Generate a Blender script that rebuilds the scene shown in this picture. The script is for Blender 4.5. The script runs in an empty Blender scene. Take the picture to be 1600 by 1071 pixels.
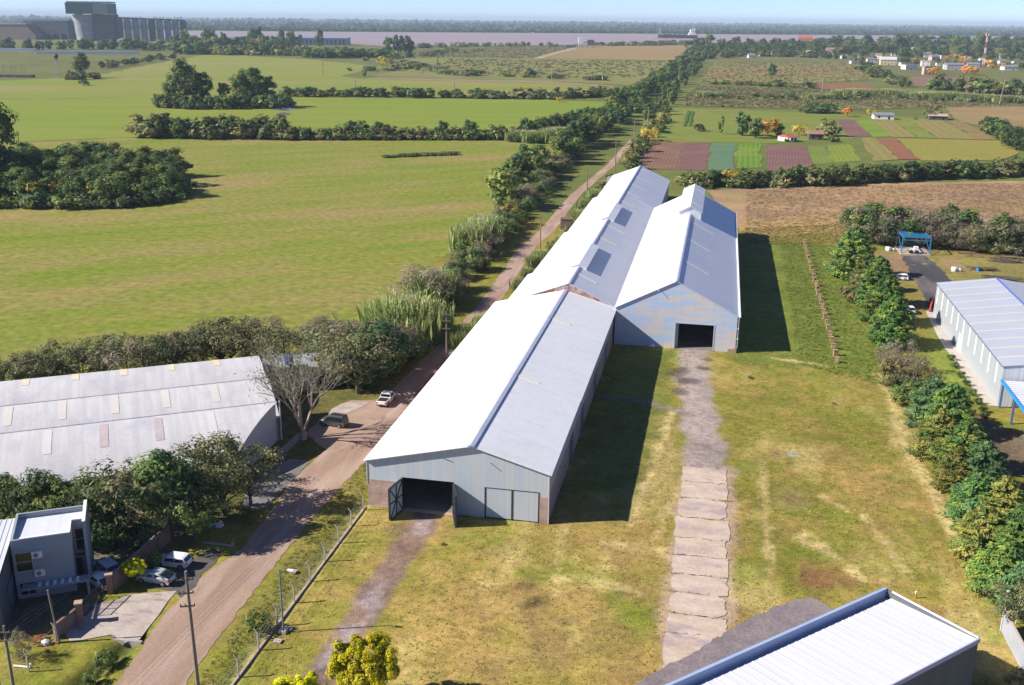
import bpy, math, random
import numpy as np
C = bpy.context.scene.collection
rad = math.radians
# ------------------------------------------------------------------ camera, sky, sun, exposure
# World axes: origin at the front left corner of the long white warehouse, X along its gable, Y along its ridge.
HEAD = rad(11.2)
CAM = np.array([41.0247, -113.4369, 60.0])   # replaced just below by the measured value
F_PX, PCX, PCY, HORY, ROLL = 1600.0, 800.0, 535.5, 29.5, rad(0.645)
_p = math.atan((PCY - HORY) / F_PX)
def _rot(v):                      # camera heading is 11.2 degrees left of the warehouse axis
    c, s = math.cos(HEAD), math.sin(HEAD)
    return np.array([v[0]*c - v[1]*s, v[0]*s + v[1]*c, v[2]])
_R = np.array([1, 0, 0.]); _F = np.array([0, math.cos(_p), -math.sin(_p)]); _U = np.array([0, math.sin(_p), math.cos(_p)])
IX = math.cos(ROLL)*_R + math.sin(ROLL)*_U; IY = math.sin(ROLL)*_R - math.cos(ROLL)*_U
IX, IY, FW = _rot(IX), _rot(IY), _rot(_F)
def ray(x, y): return FW*F_PX + (x-PCX)*IX + (y-PCY)*IY
_d = ray(576, 790); CAM = np.array([0, 0, 60.0]) - np.array([_d[0], _d[1], 0])*(60.0/-_d[2])
def at(x, y, z=0.0):              # the ground point seen at a place in the photograph (survey helper)
    d = ray(x, y); return CAM + d*((z - CAM[2])/d[2])
def pix(w):
    v = np.asarray(w, float) - CAM; k = F_PX/(v @ FW); return PCX + k*(v @ IX), PCY + k*(v @ IY)
def pxm(p): return float((np.asarray(p)-CAM) @ FW)/F_PX      # metres per photo pixel at a place
def tall(x, y, yt):               # height of an upright thing from its foot and its top
    b = at(x, y); lo, hi = 0.0, 200.0
    for _ in range(45):
        m = (lo+hi)/2
        if pix(b + np.array([0, 0, m]))[1] > yt: lo = m
        else: hi = m
    return lo
cam = bpy.data.cameras.new('camera'); camo = bpy.data.objects.new('camera', cam); C.objects.link(camo)
from mathutils import Matrix, Vector
M3 = Matrix((IX, -IY, -FW)).transposed().to_4x4(); M3.translation = Vector(CAM)
camo.matrix_world = M3
cam.sensor_width = 36.0; cam.lens = 36.0*F_PX/1600.0; cam.clip_start = 1.0; cam.clip_end = 200000
scene = bpy.context.scene; scene.camera = camo
scene.view_settings.view_transform = 'Standard'; scene.view_settings.look = 'None'
scene.view_settings.exposure = 0.9; scene.view_settings.gamma = 1.0
SUN_EL = rad(34.5); sdx, sdy = -0.946, -0.324       # towards the sun
world = bpy.data.worlds.new('World'); scene.world = world; world.use_nodes = True
wn = world.node_tree; bg = wn.nodes['Background']
sky = wn.nodes.new('ShaderNodeTexSky'); sky.sky_type = 'NISHITA'; sky.sun_disc = False
sky.sun_elevation = SUN_EL; sky.sun_rotation = math.atan2(sdx, sdy); sky.altitude = 50
sky.air_density = 0.45; sky.dust_density = 0.0; sky.ozone_density = 6.0
wt = wn.nodes.new('ShaderNodeVectorMath'); wt.operation = 'MULTIPLY'; wt.inputs[1].default_value = (1.12, 0.97, 1.0)
wn.links.new(sky.outputs[0], wt.inputs[0]); wn.links.new(wt.outputs[0], bg.inputs[0]); bg.inputs[1].default_value = 0.09
sl = bpy.data.lights.new('sun', 'SUN'); so = bpy.data.objects.new('sun', sl); C.objects.link(so)
sl.energy = 4.6; sl.angle = rad(0.5); sl.color = (1.0, 0.93, 0.83)
h_ = math.hypot(sdx, sdy)
sv = Vector((sdx/h_*math.cos(SUN_EL), sdy/h_*math.cos(SUN_EL), math.sin(SUN_EL)))
so.rotation_euler = sv.to_track_quat('Z', 'Y').to_euler()
scene.cycles.max_bounces = 6; scene.cycles.diffuse_bounces = 2; scene.cycles.glossy_bounces = 2
scene.cycles.transmission_bounces = 2; scene.cycles.volume_bounces = 0; scene.cycles.transparent_max_bounces = 4

# ------------------------------------------------------------------ helpers
rng = random.Random(7); nrs = np.random.RandomState(11)
def lin(c):
    c = c/255.0
    return c/12.92 if c <= 0.04045 else ((c+0.055)/1.055)**2.4
K = 1.45
def alb(r, g, b, k=1.0): return tuple(min(0.9, lin(v)/K*k) for v in (r, g, b))
def nodes_of(name):
    m = bpy.data.materials.new(name); m.use_nodes = True
    nt = m.node_tree; return m, nt, nt.nodes['Principled BSDF']
def rgba(c): return (c[0], c[1], c[2], 1.0)
def mat(name, c1, c2=None, scale=(1, 1, 1), rough=0.7, metal=0.0, spec=0.3, bump=0.0, detail=5.0, lo=0.35, hi=0.65,
        c3=None, scale3=(1, 1, 1), lo3=0.5, hi3=0.7, rot=0.0, rot3=0.0, fine=0.0, finescale=8.0):
    """two colours mixed by noise, an optional third laid over by another noise, optional fine grain; object coordinates"""
    m, nt, b = nodes_of(name); N, L = nt.nodes, nt.links
    b.inputs['Roughness'].default_value = rough; b.inputs['Metallic'].default_value = metal
    b.inputs['Specular IOR Level'].default_value = spec
    b.inputs['Base Color'].default_value = rgba(c1)
    if c2 is None and not fine: return m
    tc = N.new('ShaderNodeTexCoord')
    def noise(sc, r, lo, hi, dt):
        mp = N.new('ShaderNodeMapping'); mp.inputs['Scale'].default_value = sc; mp.inputs['Rotation'].default_value = (0, 0, r)
        mp0 = None
        L.new(tc.outputs['Object'], mp.inputs['Vector'])
        if r:   # rotate first, then stretch
            mp.inputs['Scale'].default_value = (1, 1, 1)
            mp0 = N.new('ShaderNodeMapping'); mp0.inputs['Scale'].default_value = sc
            L.new(mp.outputs[0], mp0.inputs['Vector'])
        nz = N.new('ShaderNodeTexNoise'); nz.inputs['Detail'].default_value = dt; nz.inputs['Scale'].default_value = 1.0
        nz.inputs['Roughness'].default_value = 0.6
        L.new((mp0 or mp).outputs[0], nz.inputs['Vector'])
        mr = N.new('ShaderNodeMapRange'); mr.inputs[1].default_value = lo; mr.inputs[2].default_value = hi
        L.new(nz.outputs[0], mr.inputs[0]); return mr.outputs[0], nz.outputs[0]
    col = None
    def mix(fac, a, bcol):
        x = N.new('ShaderNodeMix'); x.data_type = 'RGBA'
        L.new(fac, x.inputs[0])
        if isinstance(a, tuple): x.inputs[6].default_value = rgba(a)
        else: L.new(a, x.inputs[6])
        if isinstance(bcol, tuple): x.inputs[7].default_value = rgba(bcol)
        else: L.new(bcol, x.inputs[7])
        return x.outputs[2]
    col = c1
    raw = None
    if c2 is not None:
        f, raw = noise(scale, rot, lo, hi, detail); col = mix(f, c1, c2)
    if c3 is not None:
        f, _ = noise(scale3, rot3, lo3, hi3, detail); col = mix(f, col, c3)
    if fine:
        f, raw2 = noise((finescale,)*3, 0, 0.25, 0.75, 4.0)
        x = N.new('ShaderNodeMix'); x.data_type = 'RGBA'; x.blend_type = 'MULTIPLY'; x.inputs[0].default_value = 1.0
        if isinstance(col, tuple): x.inputs[6].default_value = rgba(col)
        else: L.new(col, x.inputs[6])
        mr = N.new('ShaderNodeMapRange'); mr.inputs[3].default_value = 1-fine; mr.inputs[4].default_value = 1+fine
        L.new(f, mr.inputs[0])
        cb = N.new('ShaderNodeCombineColor')
        for i in range(3): L.new(mr.outputs[0], cb.inputs[i])
        L.new(cb.outputs[0], x.inputs[7]); col = x.outputs[2]; raw = raw2
    if not isinstance(col, tuple): L.new(col, b.inputs['Base Color'])
    if bump and raw is not None:
        bp = N.new('ShaderNodeBump'); bp.inputs['Strength'].default_value = bump; bp.inputs['Distance'].default_value = 0.1
        L.new(raw, bp.inputs['Height']); L.new(bp.outputs[0], b.inputs['Normal'])
    return m
class MB:
    """collects faces for ONE mesh object"""
    def __init__(s): s.v, s.f, s.mi = [], [], []
    def add(s, vs, fs, mi=0):
        o = len(s.v); s.v += [tuple(map(float, p)) for p in vs]
        for f in fs: s.f.append(tuple(i+o for i in f)); s.mi.append(mi)
    def quad(s, a, b, c, d, mi=0): s.add([a, b, c, d], [(0, 1, 2, 3)], mi)
    def poly(s, pts, mi=0): s.add(pts, [tuple(range(len(pts)))], mi)
    def box(s, x0, x1, y0, y1, z0, z1, mi=0):
        v = [(x0, y0, z0), (x1, y0, z0), (x1, y1, z0), (x0, y1, z0), (x0, y0, z1), (x1, y0, z1), (x1, y1, z1), (x0, y1, z1)]
        s.add(v, [(3, 2, 1, 0), (4, 5, 6, 7), (0, 1, 5, 4), (1, 2, 6, 5), (2, 3, 7, 6), (3, 0, 4, 7)], mi)
    def prism(s, pts, d, mi=0):     # polygon pts swept by the vector d
        n = len(pts); q = [tuple(np.add(p, d)) for p in pts]
        fs = [tuple(range(n))[::-1], tuple(range(n, 2*n))] + [(i, (i+1) % n, n+(i+1) % n, n+i) for i in range(n)]
        s.add(list(pts)+q, fs, mi)
    def bar(s, a, b, w, h=None, mi=0):   # square bar between two points
        a, b = np.array(a, float), np.array(b, float); d = b-a; d /= (np.linalg.norm(d) or 1)
        up = np.array([0, 0, 1.]) if abs(d[2]) < 0.95 else np.array([1., 0, 0])
        x = np.cross(d, up); x /= np.linalg.norm(x); y = np.cross(x, d); h = h or w
        v = [p + x*sx*w/2 + y*sy*h/2 for p in (a, b) for sx, sy in ((-1, -1), (1, -1), (1, 1), (-1, 1))]
        s.add(v, [(3, 2, 1, 0), (4, 5, 6, 7), (0, 1, 5, 4), (1, 2, 6, 5), (2, 3, 7, 6), (3, 0, 4, 7)], mi)
    def tube(s, pts, rs, n=8, mi=0, cap=True):
        pts = [np.array(p, float) for p in pts]
        if not hasattr(rs, '__len__'): rs = [rs]*len(pts)
        rings = []
        for i, p in enumerate(pts):
            d = pts[min(i+1, len(pts)-1)] - pts[max(i-1, 0)]; d /= (np.linalg.norm(d) or 1)
            up = np.array([0, 0, 1.]) if abs(d[2]) < 0.9 else np.array([1., 0, 0])
            x = np.cross(d, up); x /= np.linalg.norm(x); y = np.cross(x, d)
            rings.append([p + rs[i]*(x*math.cos(t*2*math.pi/n)+y*math.sin(t*2*math.pi/n)) for t in range(n)])
        vs = [v for r in rings for v in r]; fs = []
        for i in range(len(pts)-1):
            for k in range(n): fs.append((i*n+k, i*n+(k+1) % n, (i+1)*n+(k+1) % n, (i+1)*n+k))
        if cap: fs += [tuple(range(n))[::-1], tuple(range((len(pts)-1)*n, len(pts)*n))]
        s.add(vs, fs, mi)
    def cyl(s, x, y, z0, z1, r, n=12, mi=0, r1=None): s.tube([(x, y, z0), (x, y, z1)], [r, r if r1 is None else r1], n, mi)
    def mesh(s, name, mats):
        me = bpy.data.meshes.new(name); me.from_pydata(s.v, [], s.f)
        for m in (mats if isinstance(mats, (list, tuple)) else [mats]): me.materials.append(m)
        if any(s.mi): me.polygons.foreach_set('material_index', s.mi)
        me.update(); return me
    def build(s, name, mats, parent=None, smooth=False):
        me = s.mesh(name, mats); o = bpy.data.objects.new(name, me); C.objects.link(o)
        if smooth:
            me.polygons.foreach_set('use_smooth', [True]*len(me.polygons))
        if parent is not None: o.parent = parent
        return o
def tag(o, label=None, cat=None, group=None, kind=None):
    if label: o['label'] = label
    if cat: o['category'] = cat
    if group: o['group'] = group
    if kind: o['kind'] = kind
    return o
def thing(name, label, cat, loc=(0, 0, 0), rz=0.0, group=None):
    o = bpy.data.objects.new(name, None); C.objects.link(o); o.empty_display_size = 0.3
    o.location = tuple(float(v) for v in loc); o.rotation_euler = (0, 0, rz)
    return tag(o, label, cat, group)
KIDS = {}
def dup(root, loc, rz=None, label=None, group=None, scale=None):
    r = root.copy(); C.objects.link(r); r.location = tuple(float(v) for v in loc)
    if rz is not None: r.rotation_euler = (0, 0, rz)
    if scale is not None: r.scale = scale
    if label: r['label'] = label
    if group: r['group'] = group
    if root.name not in KIDS: KIDS[root.name] = list(root.children_recursive)
    mp = {root: r}
    for ch in KIDS[root.name]:
        c = ch.copy(); C.objects.link(c); mp[ch] = c; c.parent = mp[ch.parent]
    return r
def struct(o, label=None):
    o['kind'] = 'structure'
    return o
# ------------------------------------------------------------------ ground: one sheet to the horizon, fine near the yard
def _hash(i, j, s):
    n = (i.astype(np.int64)*374761393 + j.astype(np.int64)*668265263 + s*982451653) & 0x7fffffff
    n = (n ^ (n >> 13))*1274126177 & 0x7fffffff
    return ((n ^ (n >> 16)) & 0xffff)/65535.0
def vn(x, y, sc, s=0):
    x, y = x/sc, y/sc; i, j = np.floor(x), np.floor(y); fx, fy = x-i, y-j
    fx, fy = fx*fx*(3-2*fx), fy*fy*(3-2*fy)
    a, b, c, d = _hash(i, j, s), _hash(i+1, j, s), _hash(i, j+1, s), _hash(i+1, j+1, s)
    return (a*(1-fx)+b*fx)*(1-fy) + (c*(1-fx)+d*fx)*fy
def fbm(x, y, sc, s=0, o=4):
    r, a, t = 0, 1.0, 0
    for k in range(o): r = r + a*vn(x, y, sc/2**k, s+k*17); t += a; a *= 0.55
    return r/t
def sst(x, a, b): t = np.clip((x-a)/(b-a), 0, 1); return t*t*(3-2*t)
def axis(a, b, step, far):
    m = list(np.arange(a, b+1e-6, step)); k, d = [], step
    lo, hi = [], []
    p = a; d = step
    while p > -far: d *= 1.5; p -= d; lo.append(p)
    p = b; d = step
    while p < far: d *= 1.5; p += d; hi.append(p)
    return np.array(lo[::-1]+m+hi)
gx = axis(-72, 118, 0.55, 65000); gy = axis(-52, 205, 0.62, 65000)
GX, GY = np.meshgrid(gx, gy)
def poly_d(pts):       # distance from every ground vertex to a polyline (world metres)
    D = np.full(GX.shape, 1e9)
    for (x0, y0), (x1, y1) in zip(pts[:-1], pts[1:]):
        dx, dy = x1-x0, y1-y0; t = np.clip(((GX-x0)*dx+(GY-y0)*dy)/(dx*dx+dy*dy+1e-9), 0, 1)
        D = np.minimum(D, np.hypot(GX-x0-t*dx, GY-y0-t*dy))
    return D
def pp(*px): return [tuple(at(x, y)[:2]) for x, y in px]
def inside(pts):
    r = np.zeros(GX.shape, bool); n = len(pts)
    for i in range(n):
        (x0, y0), (x1, y1) = pts[i], pts[(i+1) % n]
        c = ((y0 > GY) != (y1 > GY)) & (GX < (x1-x0)*(GY-y0)/(y1-y0+1e-12)+x0); r ^= c
    return r
def soft(pts, w):      # 1 inside a polygon, falling to 0 over w metres outside, ragged by noise
    d = poly_d(pts+[pts[0]]); d = np.where(inside(pts), -d, d) + (fbm(GX, GY, 3.5, 91)-0.5)*w*2.2
    return 1-sst(d, -w/2, w/2)
COL = np.zeros(GX.shape+(3,))
def lay(wt, c):
    global COL
    COL = COL*(1-wt[..., None]) + np.array(c)*wt[..., None]
LAWN = alb(146, 143, 60); OLIVE = alb(164, 149, 76); DRY = alb(188, 158, 94); STRAW = alb(216, 192, 128); GREEN = alb(122, 142, 44)
DIRT = alb(150, 124, 112); GRAV = alb(184, 168, 164); REDD = alb(160, 118, 92)
COL[:] = alb(120, 128, 66)
far = np.hypot(GX-CAM[0], GY-CAM[1])
lay(sst(far, 700, 1500)*0.8, alb(122, 122, 72)); lay(sst(far, 4200, 5200), alb(66, 86, 62))
nearw = (1-sst(np.maximum(np.maximum(-60-GX, GX-108), np.maximum(-48-GY, GY-190)), 0, 14))
n1, n2, n3 = fbm(GX, GY, 26, 1), fbm(GX, GY, 9, 2), fbm(GX, GY, 2.6, 3)
lay(nearw, LAWN); lay(nearw*sst(n1*0.55+n2*0.45, 0.42, 0.62)*0.85, OLIVE)
yard = nearw*sst(GX, -3, 4)*(1-sst(GX, 72, 76))
front = yard*(1-sst(GY, 40, 95))
lay(front*sst(n2*0.5+n3*0.35+n1*0.15, 0.40, 0.64)*0.9, DRY); lay(yard*sst(fbm(GX, GY, 14, 44)*.6+n3*.4, .48, .68)*.42, DRY)
lay(front*sst(fbm(GX, GY*0.45, 7, 8), 0.52, 0.72)*0.6, STRAW)
lay(front*sst(n3*0.6+n1*0.4, 0.55, 0.72)*0.4, alb(132, 112, 76))
lay(nearw*sst(fbm(GX, GY, 6, 33), 0.55, 0.75)*0.6, GREEN)
lay(soft([(46, 70), (70, 70), (72, 178), (46, 195)], 5)*0.85, alb(122, 138, 58))      # fresh grass beside the blue grey gable shed
lay(soft([(57, 72), (66, 72), (67, 180), (58, 180)], 4)*0.7*sst(n3, .3, .6), alb(106, 126, 46))
lay(soft([(66.5, 70), (74, 60), (76, 180), (67, 185)], 3)*0.6, alb(116, 140, 56))
lay(soft([(24, 10), (35, 10), (35, 75), (24, 75)], 3)*0.7, alb(104, 122, 50))          # rank grass along the long wall
# pale mown swathes and worn lines on the lawn
for px, w, s in (([(985, 820), (1008, 760), (1035, 690), (1052, 640)], .55, .8), ([(1020, 850), (1042, 800), (1060, 760)], .4, .5),
                 ([(880, 800), (875, 860), (868, 930)], .5, .4), ([(1190, 720), (1196, 800), (1205, 900)], .45, .55),
                 ([(1255, 830), (1320, 880), (1345, 905)], .5, .7), ([(1285, 775), (1330, 800)], .4, .6), ([(1405, 690), (1440, 740), (1470, 790), (1500, 850)], 1.0, .9),
                 ([(1370, 585), (1395, 620), (1405, 680)], .9, .6), ([(1240, 835), (1290, 865)], .6, .6), ([(950, 850), (1040, 865)], 1.2, .45),
                 ([(890, 905), (1000, 925)], 1.0, .45), ([(1350, 805), (1390, 860), (1420, 900)], .5, .5), ([(1210, 560), (1290, 572)], .8, .6)):
    lay(yard*(1-sst(poly_d(pp(*px))+(n3-.5)*1.8, w*.5, w*1.6))*min(1, s*1.35)*sst(fbm(GX, GY, 1.6, 7), .2, .5), alb(222, 198, 138))
for px, r, c, s in (((1278, 905), 2.6, alb(150, 98, 78), .75), ((1322, 910), 1.4, alb(150, 98, 78), .6), ((830, 945), 1.1, alb(70, 58, 48), .7), ((828, 918), .7, alb(84, 68, 56), .6),
                    ((1238, 711), 1.0, alb(180, 170, 168), .8), ((1215, 712), 1.6, alb(150, 112, 84), .5), ((1240, 780), 2.5, alb(168, 148, 110), .5), ((812, 915), .6, alb(90, 70, 60), .6),
                    ((855, 1000), 2.0, alb(130, 104, 78), .4), ((640, 820), 2.6, alb(96, 82, 74), .6), ((1000, 862), 2.5, alb(170, 142, 90), .5)):
    w = at(*px); d = np.hypot(GX-w[0], (GY-w[1])*.7) + (fbm(GX, GY, 1.8, 51)-.5)*r*1.8
    lay((1-sst(d, r*.3, r*1.25))*s, c)
# dirt drive out of the open door of the long warehouse
d = poly_d([(8, -0.5), (8.2, -4), (8.0, -12), (7.6, -20), (7.4, -30), (7.3, -40), (7.6, -52)]) + (fbm(GX, GY, 2.4, 21)-.5)*1.7
lay((1-sst(d, 1.35, 2.3))*.92, DIRT); lay((1-sst(d, .4, 1.7))*sst(fbm(GX, GY, 5, 22), .45, .6)*.9, alb(176, 160, 158))
lay((1-sst(d, .8, 2.0))*sst(fbm(GX, GY, 4, 25), .5, .66)*.75, alb(116, 94, 84)); lay((1-sst(abs(d-2.2), .1, .9))*sst(n3, .5, .7)*.6, DRY)
# gravel between the open gable shed and the concrete path
g = poly_d([(38.8, 75), (39.5, 62), (40.5, 46), (42, 30), (42.4, 22)]) + (fbm(GX, GY, 4.5, 23)-.5)*3.6
lay((1-sst(g, 1.8, 3.7))*.9, GRAV); lay((1-sst(g, .4, 2.0))*sst(fbm(GX, GY, 4.5, 24), .48, .62)*.8, alb(182, 164, 158))
for px, r in (((1065, 580), 1.5), ((1095, 575), 1.3), ((1078, 595), 1.7), ((1104, 562), 1.0), ((1060, 612), 1.2), ((1052, 585), 1.4)):   # dark oily damp patches
    w = at(*px); d = np.hypot(GX-w[0], GY-w[1])*1.0 + (fbm(GX, GY, 2.5, 61)-.5)*3.4
    lay((1-sst(d, r*.6, r*1.5))*.7, alb(88, 82, 84))
g = poly_d([(24.5, 46.5), (31, 46), (36, 43.5), (39, 42)]) + (fbm(GX, GY, 3, 29)-.5)*2.2; lay((1-sst(g, .6, 1.8))*.75, alb(150, 135, 130))
lay(soft(pp((1030, 1071), (1030, 1000), (1062, 735), (1150, 732), (1150, 960), (1100, 1030)), 1.2)*.9, alb(202, 174, 148))   # sandy margin of the slabs
# road verges, ditches, yards on the left
lay(soft([(-30, -8), (-13, -8), (-12, 60), (-30, 60)], 3)*.7, alb(92, 92, 62))
lay(soft([(-40, -36), (-24, -36), (-17, -8), (-36, -8)], 2)*.85, alb(112, 106, 98))
lay((1-sst(poly_d([(-4, -52), (-3, -14), (-4, 8), (-6, 40), (-7, 70)]), .6, 2.6))*.75*sst(n3, .25, .6), alb(150, 140, 80))
lay((1-sst(poly_d([(-1.5, -44), (-1.2, -10), (-2.2, 4)]), .3, 1.0))*.6, alb(92, 100, 44))
lay((1-sst(poly_d([(-.2, -44), (0, 0)]), .1, .7))*.55, STRAW)
dl = pp((120, 1071), (165, 1035), (205, 1000)); dl2 = [(-12.6, -12), (-12.2, 6), (-12.5, 12)]
lay((1-sst(poly_d(dl), .4, 2.2))*.8, alb(72, 84, 44))
# work yard on the far right
lay(soft(pp((1395, 385), (1600, 400), (1640, 470), (1440, 470)), 3)*.75, alb(166, 152, 92))
lay(soft(pp((1370, 395), (1408, 398), (1440, 440), (1395, 440)), 2)*.8, alb(170, 136, 112)); lay(soft(pp((1465, 405), (1500, 406), (1510, 422), (1475, 422)), 2)*.7, alb(184, 150, 120))
lay(soft(pp((1395, 440), (1440, 440), (1455, 520), (1410, 520)), 3)*.7, alb(160, 146, 86))
lay(soft(pp((1455, 490), (1490, 520), (1545, 625), (1500, 640), (1445, 560)), 1.5)*.8, alb(136, 152, 66))
lay(soft(pp((1505, 640), (1600, 680), (1640, 760), (1560, 730)), 2)*.9, alb(132, 112, 98))
COL *= (1 + nearw*(fbm(GX, GY, 1.3, 77, 3)-.5)*.6)[..., None]; COL = np.clip(COL, .004, .85)
GRS_W = np.clip((COL[..., 1]-COL[..., 2]*1.25)/np.maximum(COL[..., 1], .01)*2.0, 0, 1)*nearw      # where grass grows
GZ = np.zeros(GX.shape)
GZ -= 0.75*np.exp(-(poly_d(dl)/1.1)**2) + 0.18*np.exp(-(poly_d([(-1.9, -46), (-1.7, -10), (-2.4, 0)])/.7)**2)
GZ += nearw*(fbm(GX, GY, 3.0, 70)-.5)*.16*(1-sst(np.minimum(abs(GX-42.3), abs(GX+8)), 5.5, 4.0))
GZ = np.where(nearw > .5, GZ, 0) - .01
nx_, ny_ = len(gx), len(gy)
gm = bpy.data.meshes.new('ground')
V = np.stack([GX, GY, GZ], -1).reshape(-1, 3)
idx = np.arange(nx_*ny_).reshape(ny_, nx_)
FQ = np.stack([idx[:-1, :-1], idx[:-1, 1:], idx[1:, 1:], idx[1:, :-1]], -1).reshape(-1, 4)
gm.vertices.add(len(V)); gm.vertices.foreach_set('co', V.ravel())
gm.loops.add(FQ.size); gm.loops.foreach_set('vertex_index', FQ.ravel())
gm.polygons.add(len(FQ)); gm.polygons.foreach_set('loop_start', np.arange(0, FQ.size, 4)); gm.polygons.foreach_set('loop_total', np.full(len(FQ), 4))
ca = gm.attributes.new('Col', 'FLOAT_COLOR', 'POINT')
ca.data.foreach_set('color', np.concatenate([COL.reshape(-1, 3), GRS_W.reshape(-1, 1)], 1).ravel())
gm.polygons.foreach_set('use_smooth', [True]*len(FQ)); gm.update(calc_edges=True)
def ground_mat():
    m, nt, b = nodes_of('ground_grass'); N, L = nt.nodes, nt.links
    a = N.new('ShaderNodeAttribute'); a.attribute_name = 'Col'
    tc = N.new('ShaderNodeTexCoord'); prev = a.outputs['Color']
    hs = None
    for sc, amp in ((0.011, .16), (0.09, .14), (1.1, .22), (4.5, .3)):
        nz = N.new('ShaderNodeTexNoise'); nz.inputs['Scale'].default_value = sc; nz.inputs['Detail'].default_value = 4
        L.new(tc.outputs['Object'], nz.inputs['Vector'])
        mr = N.new('ShaderNodeMapRange'); mr.inputs[1].default_value = .3; mr.inputs[2].default_value = .7; mr.inputs[3].default_value = 1-amp; mr.inputs[4].default_value = 1+amp
        L.new(nz.outputs[0], mr.inputs[0])
        x = N.new('ShaderNodeVectorMath'); x.operation = 'SCALE'; L.new(prev, x.inputs[0]); L.new(mr.outputs[0], x.inputs['Scale']); prev = x.outputs[0]
        hs = nz.outputs[0]
    # blades and dead grass: fine warm and green strokes, seen only close by
    for sc, sx, col, lo, hi, amt in ((.85, .4, DRY, .54, .74, .4), (1.9, .5, tuple(v*.6 for v in GREEN), .55, .74, .5), (3.6, .5, STRAW, .56, .74, .4)):
        mp = N.new('ShaderNodeMapping'); mp.inputs['Scale'].default_value = (sc*sx, sc, sc); mp.inputs['Location'].default_value = (sc*7, sc*3, 0); mp.inputs['Rotation'].default_value = (0, 0, .35*sc); L.new(tc.outputs['Object'], mp.inputs[0])
        nz = N.new('ShaderNodeTexNoise'); nz.inputs['Scale'].default_value = 1; nz.inputs['Detail'].default_value = 5; nz.inputs['Roughness'].default_value = .65; L.new(mp.outputs[0], nz.inputs['Vector'])
        mr = N.new('ShaderNodeMapRange'); mr.inputs[1].default_value = lo; mr.inputs[2].default_value = hi; mr.inputs[4].default_value = amt; L.new(nz.outputs[0], mr.inputs[0])
        gm_ = N.new('ShaderNodeMath'); gm_.operation = 'MULTIPLY'; L.new(mr.outputs[0], gm_.inputs[0]); L.new(a.outputs['Alpha'], gm_.inputs[1])
        x = N.new('ShaderNodeMix'); x.data_type = 'RGBA'; L.new(gm_.outputs[0], x.inputs[0]); L.new(prev, x.inputs[6]); x.inputs[7].default_value = rgba(col); prev = x.outputs[2]
    L.new(prev, b.inputs['Base Color']); b.inputs['Roughness'].default_value = .9; b.inputs['Specular IOR Level'].default_value = .1
    bp = N.new('ShaderNodeBump'); bp.inputs['Strength'].default_value = .35; bp.inputs['Distance'].default_value = .12; L.new(hs, bp.inputs['Height']); L.new(bp.outputs[0], b.inputs['Normal'])
    return m
gm.materials.append(ground_mat()); ground = bpy.data.objects.new('ground', gm); C.objects.link(ground); struct(ground)

# ------------------------------------------------------------------ fields, river, roads (sheets a little above the ground)
def ragged(pts, step, amp, seed):
    out = []; n = len(pts); r = random.Random(seed)
    for i in range(n):
        a, b = np.array(pts[i]), np.array(pts[(i+1) % n]); L = np.linalg.norm(b-a); k = max(1, min(160, int(L/step)))
        nrm = np.array([-(b-a)[1], (b-a)[0]])/(L+1e-9)
        for j in range(k):
            out.append(a+(b-a)*j/k + nrm*(r.random()-.5)*2*amp*(1 if j else .3))
    return out
def sheet(name, pts, z, m, step=6, amp=1.0, seed=1):
    from mathutils.geometry import tessellate_polygon
    P = ragged(pts, step, amp, seed); vs = [Vector((p[0], p[1], z)) for p in P]
    tris = tessellate_polygon([vs]); b = MB(); b.add([tuple(v) for v in vs], [tuple(t) for t in tris])
    me = b.mesh(name, m)
    o = bpy.data.objects.new(name, me); C.objects.link(o)
    import bmesh as bmm
    bm = bmm.new(); bm.from_mesh(me)
    for f in bm.faces:
        if f.normal.z < 0: f.normal_flip()
    bm.to_mesh(me); bm.free()
    return struct(o)
_g = at(400, 385)-at(0, 420); SF = -math.atan2(_g[1], _g[0])      # drilling direction of the near pasture
SA = rad(-16)
def field_mat(name, a, b, c=None, big=.02, stripe=(.006, .09), srot=SA, lo3=.5, hi3=.68, fine=.3, fs=1.2):
    return mat(name, a, b, scale=(stripe[0], stripe[1], 1), rot=srot, rough=.9, spec=.1, c3=c, scale3=(big, big*2.6, 1), rot3=srot, lo3=lo3, hi3=hi3, fine=fine, finescale=fs, lo=.38, hi=.62)
FM1 = field_mat('pasture_near', alb(128, 147, 48), alb(152, 150, 72), alb(176, 150, 104), big=.011, stripe=(.014, .12), srot=SF, lo3=.46, hi3=.72, fine=.36, fs=.5)
FM1b = field_mat('pasture_mid', alb(132, 156, 52), alb(150, 156, 68), alb(170, 154, 98), big=.008, stripe=(.004, .05), lo3=.6, hi3=.8)
FM2 = field_mat('pasture_far', alb(140, 154, 66), alb(152, 154, 76), alb(174, 154, 108), big=.004, stripe=(.002, .02), lo3=.5, hi3=.75)
def poly(name, px, z, m, step=6, amp=1.0, seed=1): return sheet(name, pp(*px), z, m, step, amp, seed)
poly('field', [(-500, 640), (-100, 585), (200, 560), (430, 535), (600, 505), (640, 440), (760, 345), (890, 228), (760, 219), (440, 220), (200, 216), (-400, 240)], .03, FM1, 8, 1.2, 2)
poly('field', [(-400, 238), (230, 214), (440, 217), (800, 217), (885, 206), (962, 160), (840, 156), (450, 153), (250, 153), (-400, 160)], .035, FM1b, 12, 2, 3)
poly('field', [(-400, 158), (450, 151), (860, 153), (975, 137), (850, 129), (560, 123), (530, 119), (600, 105), (480, 93), (330, 84), (270, 95), (130, 122), (-400, 140)], .04, FM2, 20, 4, 4)
SCRUB = field_mat('scrubland', alb(128, 128, 84), alb(146, 136, 92), alb(112, 122, 68), big=.01, stripe=(.02, .02), lo3=.45, hi3=.6)
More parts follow.
